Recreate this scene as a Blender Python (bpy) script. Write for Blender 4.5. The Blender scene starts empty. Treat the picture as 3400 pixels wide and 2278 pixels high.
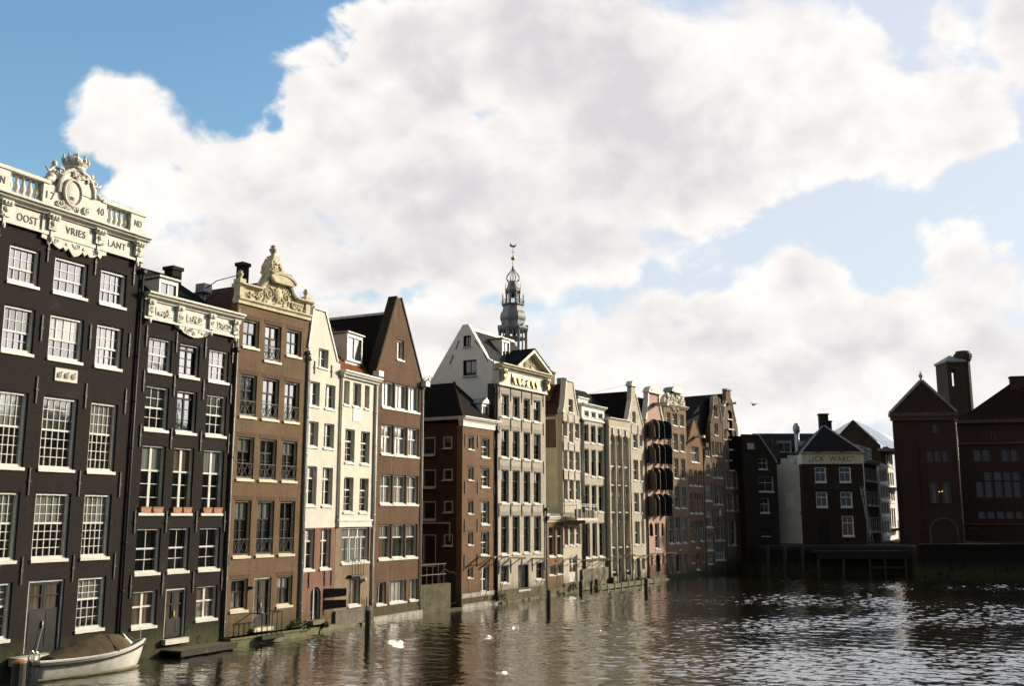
import bpy, bmesh, math, random
import numpy as np
from mathutils import Vector, Matrix
from mathutils.geometry import delaunay_2d_cdt
R = math.radians
random.seed(7)
SC = bpy.context.scene
COL = SC.collection
# ------------------------------------------------------------------ camera
cam = bpy.data.cameras.new('camera')
cam.lens = 35.0; cam.sensor_width = 36.0; cam.clip_start = .1; cam.clip_end = 6000
cam_ob = bpy.data.objects.new('camera', cam); COL.objects.link(cam_ob)
cam_ob.location = (0, 0, 6.0); cam_ob.rotation_euler = (R(90 + 9.935), 0, 0)
SC.camera = cam_ob
# ------------------------------------------------------------------ light
SUN_AZ, SUN_EL = 63.5, 18.5
sd = Vector((math.sin(R(SUN_AZ)) * math.cos(R(SUN_EL)), math.cos(R(SUN_AZ)) * math.cos(R(SUN_EL)), math.sin(R(SUN_EL))))
sun = bpy.data.lights.new('sun', 'SUN'); sun.energy = 5.0; sun.angle = R(.53); sun.color = (1.0, .85, .62)
sun_ob = bpy.data.objects.new('sun', sun); COL.objects.link(sun_ob)
sun_ob.rotation_euler = sd.to_track_quat('Z', 'Y').to_euler(); sun_ob.location = sd * 300
SC.view_settings.view_transform = 'Standard'; SC.view_settings.look = 'None'
SC.view_settings.exposure = 0.25; SC.view_settings.gamma = 1.0
SC.render.engine = 'CYCLES'
SC.cycles.max_bounces = 6; SC.cycles.diffuse_bounces = 2; SC.cycles.glossy_bounces = 4
SC.cycles.caustics_reflective = False; SC.cycles.blur_glossy = 0.0
SC.cycles.sample_clamp_indirect = 0.0
SC.cycles.use_denoising = True
SC.cycles.use_adaptive_sampling = False; SC.cycles.use_light_tree = False
# ------------------------------------------------------------------ sky: Nishita air with procedural cumulus
# cumulus masses: azimuth, elevation, half-width, half-height in degrees
CLOUDS = [(-22.07, 22.06, 2.21, 1.44), (-20.66, 20.19, 3.32, 1.7), (-17.92, 20.04, 2.92, 1.85), (-17.77, 17.35, 3.88, 2.11), (-14.67, 18.45, 5.02, 3.07), (-11.78, 21.52, 2.7, 2.81), (-10.06, 23.76, 2.61, 1.39), (-14.51, 15.08, 5.99, 2.05), (-5.77, 18.93, 7.35, 6.22), (-4.55, 24.73, 6.16, 3.46), (2.15, 26.19, 8.76, 4.3), (8.73, 22.9, 10.51, 5.97), (15.92, 23.73, 5.76, 5.12), (20.16, 21.4, 5.2, 2.92), (-0.52, 15.06, 9.79, 2.73), (8.61, 18.58, 8.24, 2.9), (-8.99, 13.89, 6.66, 1.73), (24.85, 19.86, 4.01, 2.64), (28.69, 24.2, 2.24, 3.07), (24.58, 24.87, 0.89, 0.96), (16.32, 12.42, 3.27, 2.65), (19.91, 9.92, 5.66, 2.6), (11.37, 10.09, 5.53, 2.1), (6.61, 9.47, 4.73, 1.75), (25.03, 13.7, 1.47, 1.13), (24.84, 11.19, 3.3, 2.05), (14.4, 7.04, 13.58, 2.19), (25.03, 7.96, 5.19, 2.96), (4.05, 7.0, 6.23, 2.51), (-12.33, 25.56, 1.16, 0.5), (-9.4, 27.5, 1.06, 0.67), (-17.29, 12.96, 2.87, 0.96)]
CLOUDS += [(-19, 12.5, 7, 2.3), (-8.5, 10.5, 7, 2.0), (-2.5, 9.5, 6, 2.2), (-24, 8, 7, 3), (-12, 6.5, 9, 2.2), (42, 12, 9, 8), (58, 14, 9, 7), (74, 12, 12, 7), (94, 9, 12, 5)]
world = bpy.data.worlds.new('World'); SC.world = world; world.use_nodes = True
class NT:
    def __init__(s, tree): s.t = tree; s.n = tree.nodes; s.l = tree.links
    def node(s, ty, **k):
        n = s.n.new(ty)
        for a, v in k.items(): setattr(n, a, v)
        return n
    def put(s, n, i, v):
        if isinstance(v, bpy.types.NodeSocket): s.l.new(v, n.inputs[i])
        elif v is not None: n.inputs[i].default_value = v
    def m(s, op, a, b=None, c=None, clamp=False):
        n = s.node('ShaderNodeMath', operation=op, use_clamp=clamp)
        for i, v in enumerate((a, b, c)): s.put(n, i, v)
        return n.outputs[0]
    def vm(s, op, a, b=None, c=None):
        n = s.node('ShaderNodeVectorMath', operation=op)
        for i, v in enumerate((a, b, c)): s.put(n, i, v)
        return n.outputs['Value'] if op in ('DOT_PRODUCT', 'LENGTH') else n.outputs[0]
    def ramp(s, x, lo, hi, a=0.0, b=1.0, smooth=True):
        n = s.node('ShaderNodeMapRange', interpolation_type='SMOOTHSTEP' if smooth else 'LINEAR', clamp=True)
        for i, v in enumerate((x, lo, hi, a, b)): s.put(n, i, v)
        return n.outputs[0]
    def mix(s, f, a, b, blend='MIX'):
        n = s.node('ShaderNodeMix', data_type='RGBA', blend_type=blend)
        s.put(n, 0, f); s.put(n, 6, a); s.put(n, 7, b)
        return n.outputs[2]
    def noise(s, v, scale, detail=4, rough=.55, dist=0.0, out=0, kind='FBM'):
        n = s.node('ShaderNodeTexNoise', noise_type=kind)
        s.put(n, 'Vector', v); n.inputs['Scale'].default_value = scale; n.inputs['Detail'].default_value = detail
        n.inputs['Roughness'].default_value = rough; n.inputs['Distortion'].default_value = dist
        return n.outputs[out]
def build_sky():
    w = NT(world.node_tree); w.n.clear()
    out = w.node('ShaderNodeOutputWorld')
    d = w.vm('NORMALIZE', w.node('ShaderNodeTexCoord').outputs['Generated'])
    sx = w.node('ShaderNodeSeparateXYZ'); w.l.new(d, sx.inputs[0])
    az = w.m('MULTIPLY', w.m('ARCTAN2', sx.outputs[0], sx.outputs[1]), 57.2958)
    el = w.m('MULTIPLY', w.m('ARCSINE', sx.outputs[2]), 57.2958)
    cb = w.node('ShaderNodeCombineXYZ'); w.l.new(az, cb.inputs[0]); w.l.new(el, cb.inputs[1])
    warp = lambda sc, de, amp: w.vm('MULTIPLY', w.vm('SUBTRACT', w.noise(d, sc, de, .6, 0, 1), (.5, .5, .5)), (amp, amp * .8, 0))
    uv = w.vm('ADD', w.vm('ADD', cb.outputs[0], warp(7.0, 3, 6.5)), warp(24.0, 4, 2.2))
    acc = None
    for a, e, ra, re in CLOUDS:
        q = w.vm('MULTIPLY_ADD', uv, (1 / ra, 1 / re, 0), (-a / ra, -e / re, 0))
        k = min(1.0, (ra * re) ** .5 / 4.0)                 # small puffs fall off as gently as the large masses
        d2 = w.m('MULTIPLY', w.m('SUBTRACT', w.m('SQRT', w.vm('DOT_PRODUCT', q, q)), 1.0), k)
        acc = d2 if acc is None else w.m('SMOOTH_MIN', acc, d2, .25)
    field = w.m('MINIMUM', w.m('MULTIPLY', acc, -1.0), .75)
    def dens(off, det=9):
        v = w.vm('ADD', d, off) if off else d
        v = w.vm('MULTIPLY', v, (1.0, 1.0, 1.35))
        n = w.noise(v, 9.0, det, .60, .35)
        vo = w.node('ShaderNodeTexVoronoi', feature='F1', normalize=True)
        w.put(vo, 'Vector', w.vm('ADD', v, w.vm('SCALE', w.noise(v, 30.0, 3, .5, 0, 1)))); vo.inputs['Scale'].default_value = 15; vo.inputs['Detail'].default_value = 2; vo.inputs['Roughness'].default_value = .6
        vo.inputs['Vector'].links[0].from_node.inputs[1].links[0].from_node.inputs['Scale'].default_value = .03
        return w.m('ADD', w.m('MULTIPLY', w.m('SUBTRACT', n, .5), 1.35), w.m('MULTIPLY', w.m('SUBTRACT', .45, vo.outputs['Distance']), .8))
    n0 = dens(None)
    up = Vector((sd.x * .5, sd.y * .15, .8)).normalized() * .034
    def low(off):
        v = w.vm('MULTIPLY', w.vm('ADD', d, off), (1.0, 1.0, 1.35))
        vo = w.node('ShaderNodeTexVoronoi', feature='F1', normalize=True); w.put(vo, 'Vector', v); vo.inputs['Scale'].default_value = 17; vo.inputs['Detail'].default_value = 1.5; vo.inputs['Roughness'].default_value = .55
        return w.m('ADD', w.noise(v, 9.0, 5, .55, .35), w.m('MULTIPLY', vo.outputs['Distance'], -.45))
    n1 = low(tuple(up)); nl = low((0, 0, 0))
    rho = w.m('ADD', field, n0)
    soft = w.ramp(w.noise(d, 5.0, 3, .5), .35, .65, .10, .42)   # crisp heads in places, frayed veils in others
    alpha = w.ramp(rho, -.10, soft)
    relief = w.m('SUBTRACT', nl, n1)
    lit = w.ramp(relief, -.14, .14, 0, 1, False)
    thick = w.ramp(rho, .10, .80)
    big = w.noise(d, 3.6, 5, .58, .3)
    shade = w.m('MULTIPLY', thick, w.ramp(big, .34, .58, .15, 1.0))
    shade = w.m('MULTIPLY', shade, w.ramp(el, 5.0, 12.0, .35, 1.0))
    shade = w.m('MULTIPLY', shade, w.ramp(az, 4.0, 30.0, 1.0, .85))
    shade = w.m('ADD', w.m('MULTIPLY', shade, .60), w.m('MULTIPLY', w.m('SUBTRACT', 1.0, lit), .50), clamp=True)
    ccol = w.mix(shade, (.90, .87, .83, 1), (.605, .585, .61, 1))
    glow = w.ramp(az, 0, 26, 1.0, 1.03)
    aureole = w.ramp(w.vm('DOT_PRODUCT', d, tuple(sd)), .895, .995, 1.0, 6.0)
    dim = w.m('MULTIPLY', w.ramp(az, -75, -35, .35, 1.0), w.ramp(az, 100, 125, 1.0, .4))
    ccol = w.vm('SCALE', ccol); w.put(ccol.node, 'Scale', w.m('MULTIPLY', glow, dim))
    sky = w.node('ShaderNodeTexSky', sky_type='NISHITA'); sky.sun_disc = False
    sky.sun_elevation = R(SUN_EL); sky.sun_rotation = R(SUN_AZ); sky.air_density = 1.3; sky.dust_density = .8; sky.ozone_density = 2.0
    SKY = .10
    cs = w.vm('SCALE', ccol); w.put(cs.node, 'Scale', 1 / SKY)
    tint = w.vm('MULTIPLY', sky.outputs[0], (1.30, 1.60, 1.74))
    tint = w.mix(w.ramp(el, 30, 48), tint, (.06 / SKY, .09 / SKY, .15 / SKY, 1))
    tint = w.mix(w.ramp(az, 100, 125), tint, (.05 / SKY, .065 / SKY, .085 / SKY, 1))
    tint = w.mix(w.ramp(az, -75, -40), (.50 / SKY, .50 / SKY, .49 / SKY, 1), tint)  # out-of-view sky at back left raised to grey to brighten the shaded side gable
    tint = w.mix(w.ramp(az, -179, -150), (.05 / SKY, .065 / SKY, .085 / SKY, 1), tint)
    veil = w.m('MAXIMUM', w.ramp(el, 3, 19, .95, 0.0), w.ramp(w.m('ADD', az, w.m('MULTIPLY', el, -.6)), -22, 2, 0, .84))  # whitish air low down and towards the sun
    veil = w.m('MULTIPLY', w.m('MULTIPLY', veil, w.ramp(az, -70, -25, .06, 1)), w.m('MULTIPLY', w.ramp(el, 28, 50, 1, 0), w.ramp(az, 85, 130, 1, .06)))
    base = w.mix(veil, tint, tuple(c / SKY for c in (.64, .665, .725)) + (1,))
    col = w.mix(alpha, base, cs)
    col = w.vm('SCALE', col); w.put(col.node, 'Scale', aureole)
    bg = w.node('ShaderNodeBackground'); w.put(bg, 'Color', col); bg.inputs['Strength'].default_value = SKY
    w.l.new(bg.outputs[0], out.inputs['Surface'])
build_sky()
world.cycles.sampling_method = 'MANUAL'; world.cycles.sample_map_resolution = 1024
# ------------------------------------------------------------------ materials
MAT = {}
def mat(name, col, rough=.7, metal=0.0, spec=.5, vary=.25, scale=3.0, bump=0.0, bscale=30.0, col2=None, streak=0.0, ior=1.5, coat=0.0):
    if name in MAT: return MAT[name]
    m = bpy.data.materials.new(name); m.use_nodes = True; t = NT(m.node_tree); b = t.n['Principled BSDF']
    tc = t.node('ShaderNodeTexCoord').outputs['Object']
    n = t.noise(tc, scale, 6, .62)
    dark = tuple(c * (1 - vary) for c in col) + (1,) if col2 is None else tuple(col2) + (1,)
    c = t.mix(t.ramp(n, .32, .68), dark, tuple(min(1, c * (1 + vary * .5)) for c in col) + (1,))
    if streak:
        v = t.vm('MULTIPLY', tc, (5.0, 5.0, .35))
        s = t.ramp(t.noise(v, 1.0, 5, .6), .48, .72, 0, streak)
        c = t.mix(s, c, tuple(x * .45 for x in col) + (1,))
    t.l.new(c, b.inputs['Base Color'])
    b.inputs['Roughness'].default_value = rough; b.inputs['Metallic'].default_value = metal
    b.inputs['Specular IOR Level'].default_value = spec; b.inputs['IOR'].default_value = ior; b.inputs['Coat Weight'].default_value = coat
    if bump:
        bp = t.node('ShaderNodeBump'); bp.inputs['Strength'].default_value = bump; bp.inputs['Distance'].default_value = .02
        t.l.new(t.noise(tc, bscale, 5, .6), bp.inputs['Height']); t.l.new(bp.outputs[0], b.inputs['Normal'])
    MAT[name] = m; return m
def brick(name, c1, c2, mortar, stain=.35, bw=.21, bh=.062, moss=0.0, pale=0.0, msize=.011):
    if name in MAT: return MAT[name]
    m = bpy.data.materials.new(name); m.use_nodes = True; t = NT(m.node_tree); b = t.n['Principled BSDF']
    tc = t.node('ShaderNodeTexCoord').outputs['Object']
    s = t.node('ShaderNodeSeparateXYZ'); t.l.new(tc, s.inputs[0])
    cb = t.node('ShaderNodeCombineXYZ'); t.l.new(t.m('ADD', s.outputs[0], s.outputs[1]), cb.inputs[0]); t.l.new(s.outputs[2], cb.inputs[1])
    br = t.node('ShaderNodeTexBrick'); t.l.new(cb.outputs[0], br.inputs['Vector'])
    br.inputs['Scale'].default_value = 1.0; br.inputs['Brick Width'].default_value = bw; br.inputs['Row Height'].default_value = bh
    br.inputs['Mortar Size'].default_value = msize; br.inputs['Color1'].default_value = tuple(c1) + (1,); br.inputs['Color2'].default_value = tuple(c2) + (1,)
    br.inputs['Mortar'].default_value = tuple(mortar) + (1,); br.inputs['Bias'].default_value = -.1
    big = t.noise(tc, .55, 6, .65); fine = t.noise(tc, 6.0, 4, .6)
    c = t.mix(t.ramp(big, .30, .70, stain, 0), br.outputs[0], tuple(x * .38 for x in c1) + (1,))
    c = t.mix(t.ramp(fine, .40, .75, 0, .5), c, tuple(min(1, x * 1.5) for x in c2) + (1,))
    v = t.vm('MULTIPLY', tc, (4.0, 4.0, .28))
    c = t.mix(t.ramp(t.noise(v, 1.0, 5, .6), .50, .72, 0, .5), c, tuple(x * .4 for x in c1) + (1,))
    if pale: c = t.mix(t.ramp(t.noise(t.vm('ADD', v, (9, 4, 2)), 1.3, 5, .65), .60, .76, 0, pale), c, (.42, .38, .32, 1))
    wet = t.ramp(s.outputs[2], .3, 1.7, .95, 0)
    wet = t.m('MULTIPLY', wet, t.ramp(t.noise(tc, 2.2, 4, .6), .30, .52))
    c = t.mix(wet, c, (.055, .06, .025, 1))
    t.l.new(c, b.inputs['Base Color']); b.inputs['Roughness'].default_value = .85; b.inputs['Specular IOR Level'].default_value = .25
    bp = t.node('ShaderNodeBump'); bp.inputs['Strength'].default_value = .6; bp.inputs['Distance'].default_value = .012
    t.l.new(t.m('ADD', br.outputs['Fac'], t.m('MULTIPLY', fine, -.8)), bp.inputs['Height']); bp.invert = True
    t.l.new(bp.outputs[0], b.inputs['Normal'])
    MAT[name] = m; return m
def tiles(name, c1, c2, tw=.26, th=.30):
    if name in MAT: return MAT[name]
    m = bpy.data.materials.new(name); m.use_nodes = True; t = NT(m.node_tree); b = t.n['Principled BSDF']
    uvn = t.node('ShaderNodeTexCoord').outputs['UV']
    br = t.node('ShaderNodeTexBrick'); t.l.new(uvn, br.inputs['Vector']); br.offset = 0.0
    br.inputs['Scale'].default_value = 1.0; br.inputs['Brick Width'].default_value = tw; br.inputs['Row Height'].default_value = th
    br.inputs['Mortar Size'].default_value = .03; br.inputs['Mortar Smooth'].default_value = .6
    br.inputs['Color1'].default_value = tuple(c1) + (1,); br.inputs['Color2'].default_value = tuple(c2) + (1,); br.inputs['Mortar'].default_value = tuple(x * .3 for x in c1) + (1,)
    tc = t.node('ShaderNodeTexCoord').outputs['Object']
    c = t.mix(t.ramp(t.noise(tc, 1.2, 5, .65), .35, .68, .55, 0), br.outputs[0], tuple(x * .4 for x in c1) + (1,))
    t.l.new(c, b.inputs['Base Color']); b.inputs['Roughness'].default_value = .9; b.inputs['Specular IOR Level'].default_value = .12
    bp = t.node('ShaderNodeBump'); bp.inputs['Strength'].default_value = .6; bp.inputs['Distance'].default_value = .04; bp.invert = True
    t.l.new(br.outputs['Fac'], bp.inputs['Height']); t.l.new(bp.outputs[0], b.inputs['Normal'])
    MAT[name] = m; return m
def glass(name, col, top=None, rough=.05, ior=2.2, wave=.05, curt=None):
    # window glass over a dark room; some rooms have net curtains, lighter folds hanging behind the pane
    if name in MAT: return MAT[name]
    m = bpy.data.materials.new(name); m.use_nodes = True; t = NT(m.node_tree); b = t.n['Principled BSDF']
    tc = t.node('ShaderNodeTexCoord').outputs['Object']
    c = tuple(col) + (1,)
    if curt:
        v = t.vm('MULTIPLY', tc, (9.0, 9.0, .25))
        f = t.ramp(t.noise(v, 1.0, 3, .5), .35, .65)
        c = t.mix(f, tuple(curt) + (1,), tuple(x * .55 for x in curt) + (1,))
    else:
        c = t.mix(t.ramp(t.noise(tc, .9, 3, .5), .45, .7), c, tuple(x * 2.2 + .004 for x in col) + (1,))
    t.put(b, 'Base Color', c)
    b.inputs['Roughness'].default_value = rough; b.inputs['IOR'].default_value = ior; b.inputs['Specular IOR Level'].default_value = .5
    bp = t.node('ShaderNodeBump'); bp.inputs['Strength'].default_value = wave; bp.inputs['Distance'].default_value = .05
    t.l.new(t.noise(tc, 2.0, 2, .5), bp.inputs['Height']); t.l.new(bp.outputs[0], b.inputs['Normal'])
    MAT[name] = m; return m
WHITE = mat('white paint', (.60, .59, .54), .45, vary=.10, scale=2.0, streak=.16)
CREAM = mat('cream paint', (.62, .56, .40), .5, vary=.14, scale=2.5, streak=.25)
GREYW = mat('greyish white paint', (.46, .46, .43), .5, vary=.12, scale=2.5, streak=.2)
DARKP = mat('black green paint', (.009, .011, .009), .6, spec=.25, vary=.3)
BROWNP = mat('dark brown paint', (.03, .02, .014), .45, vary=.3)
IRON = mat('black iron', (.012, .012, .012), .55, vary=.3)
ZINC = mat('zinc sheet', (.36, .38, .40), .45, metal=.6, vary=.25)
LEAD = mat('lead sheet', (.29, .31, .305), .5, metal=.1, vary=.35, scale=1.2, streak=.4)
GILT = mat('gilded metal', (.75, .50, .14), .32, metal=.9, vary=.15)
STONE = mat('grey stone', (.36, .34, .29), .85, vary=.4, scale=3, bump=.5, streak=.35)
CSTONE = mat('carved cream stone', (.58, .52, .345), .75, vary=.22, scale=3.5, bump=.4, streak=.35)
WSTONE = mat('white painted stone', (.60, .575, .50), .6, vary=.12, scale=3, bump=.25, streak=.22)
MOSSY = mat('mossy stone', (.10, .105, .04), .95, vary=.5, scale=2.2, bump=.8, col2=(.20, .18, .13))
MOSSW = mat('mossy concrete wall', (.115, .10, .055), .95, vary=.5, scale=1.3, bump=.6, col2=(.065, .06, .03), streak=.5)
WOOD = mat('wet dark timber', (.035, .034, .022), .85, vary=.5, scale=5, bump=.7, streak=.5)
LETTER = mat('black lettering', (.02, .018, .015), .6)
G_DARK = glass('dark room glass', (.006, .007, .007))
G_CURT = glass('net curtain glass', (.1, .1, .1), curt=(.20, .22, .20))
G_PALE = glass('pale curtain glass', (.1, .1, .1), curt=(.42, .42, .38))
G_WARM = glass('warm curtain glass', (.1, .1, .1), curt=(.13, .10, .07))
G_GREY = glass('grey blind glass', (.03, .034, .034), wave=.05)
BLACKB = brick('black tarred brick', (.0095, .0064, .0045), (.0155, .0105, .0072), (.007, .0055, .004), .5)
BROWNB = brick('brown brick', (.185, .112, .056), (.125, .072, .036), (.22, .165, .105), .45)
RUSTB = brick('rust brown brick', (.165, .083, .036), (.095, .046, .022), (.17, .12, .075), .55, pale=.35)
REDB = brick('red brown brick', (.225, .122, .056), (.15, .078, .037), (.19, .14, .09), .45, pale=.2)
REDSHADEB = brick('shade-darkened red brick', (.075, .030, .018), (.055, .024, .016), (.05, .04, .03), .4)  # corner house brick again, with the shade of its flank put into the colour
GREYB = brick('grey washed brick', (.56, .50, .405), (.46, .405, .325), (.50, .46, .38), .3)
LGREYB = brick('light grey brick', (.62, .56, .44), (.53, .475, .37), (.56, .51, .41), .25)
PINKP = brick('pink painted brick', (.58, .38, .31), (.52, .335, .27), (.5, .33, .27), .15)
PINKB = brick('pinkish brick base', (.27, .125, .082), (.20, .095, .065), (.22, .15, .11), .4)
TANB = brick('tan brick', (.28, .18, .096), (.20, .13, .07), (.27, .21, .14), .45)
ORNB = brick('orange brick', (.27, .135, .058), (.19, .095, .043), (.22, .16, .1), .45)
DTANB = brick('dull brown brick', (.21, .142, .082), (.15, .10, .06), (.15, .115, .08), .35)
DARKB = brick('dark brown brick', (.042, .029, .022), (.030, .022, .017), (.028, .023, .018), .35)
SHADEB = brick('shade-darkened tan brick', (.075, .058, .038), (.055, .042, .03), (.06, .05, .04), .35)  # dull brown brick darkened: shade of the tower and end gables in the colour
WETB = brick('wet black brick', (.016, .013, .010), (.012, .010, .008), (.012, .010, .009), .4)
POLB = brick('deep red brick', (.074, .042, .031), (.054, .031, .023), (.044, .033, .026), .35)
CREAMP = mat('cream plaster', (.62, .595, .50), .8, vary=.10, scale=1.2, bump=.2, streak=.22)
YELP = mat('pale yellow plaster', (.74, .71, .48), .85, vary=.14, scale=.8, streak=.2)
WHITEP = mat('white plaster', (.86, .83, .76), .8, vary=.06, scale=1.5, bump=.15, streak=.08)
GREYP = mat('grey stucco', (.24, .225, .19), .85, vary=.18, scale=1.2, streak=.25)
BPLAST = mat('brown plaster base', (.22, .155, .095), .9, vary=.25, scale=1.5, streak=.3)
LINT = brick('brick lintel', (.12, .062, .034), (.09, .048, .027), (.15, .11, .075), .2, bw=.065, bh=.24)
GLINT = brick('grey brick lintel', (.38, .34, .28), (.30, .265, .215), (.4, .36, .3), .2, bw=.065, bh=.24)
RTILE = tiles('red pantiles', (.30, .095, .038), (.20, .065, .03))
BTILE = tiles('black glazed pantiles', (.012, .010, .009), (.018, .015, .013))
RBTILE = tiles('weathered brown pantiles', (.115, .055, .034), (.075, .04, .028))
SLATE = tiles('grey slate', (.075, .075, .085), (.055, .056, .065), .2, .25)
DSLATE = tiles('dark slate', (.030, .031, .034), (.022, .023, .026), .2, .25)
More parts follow.
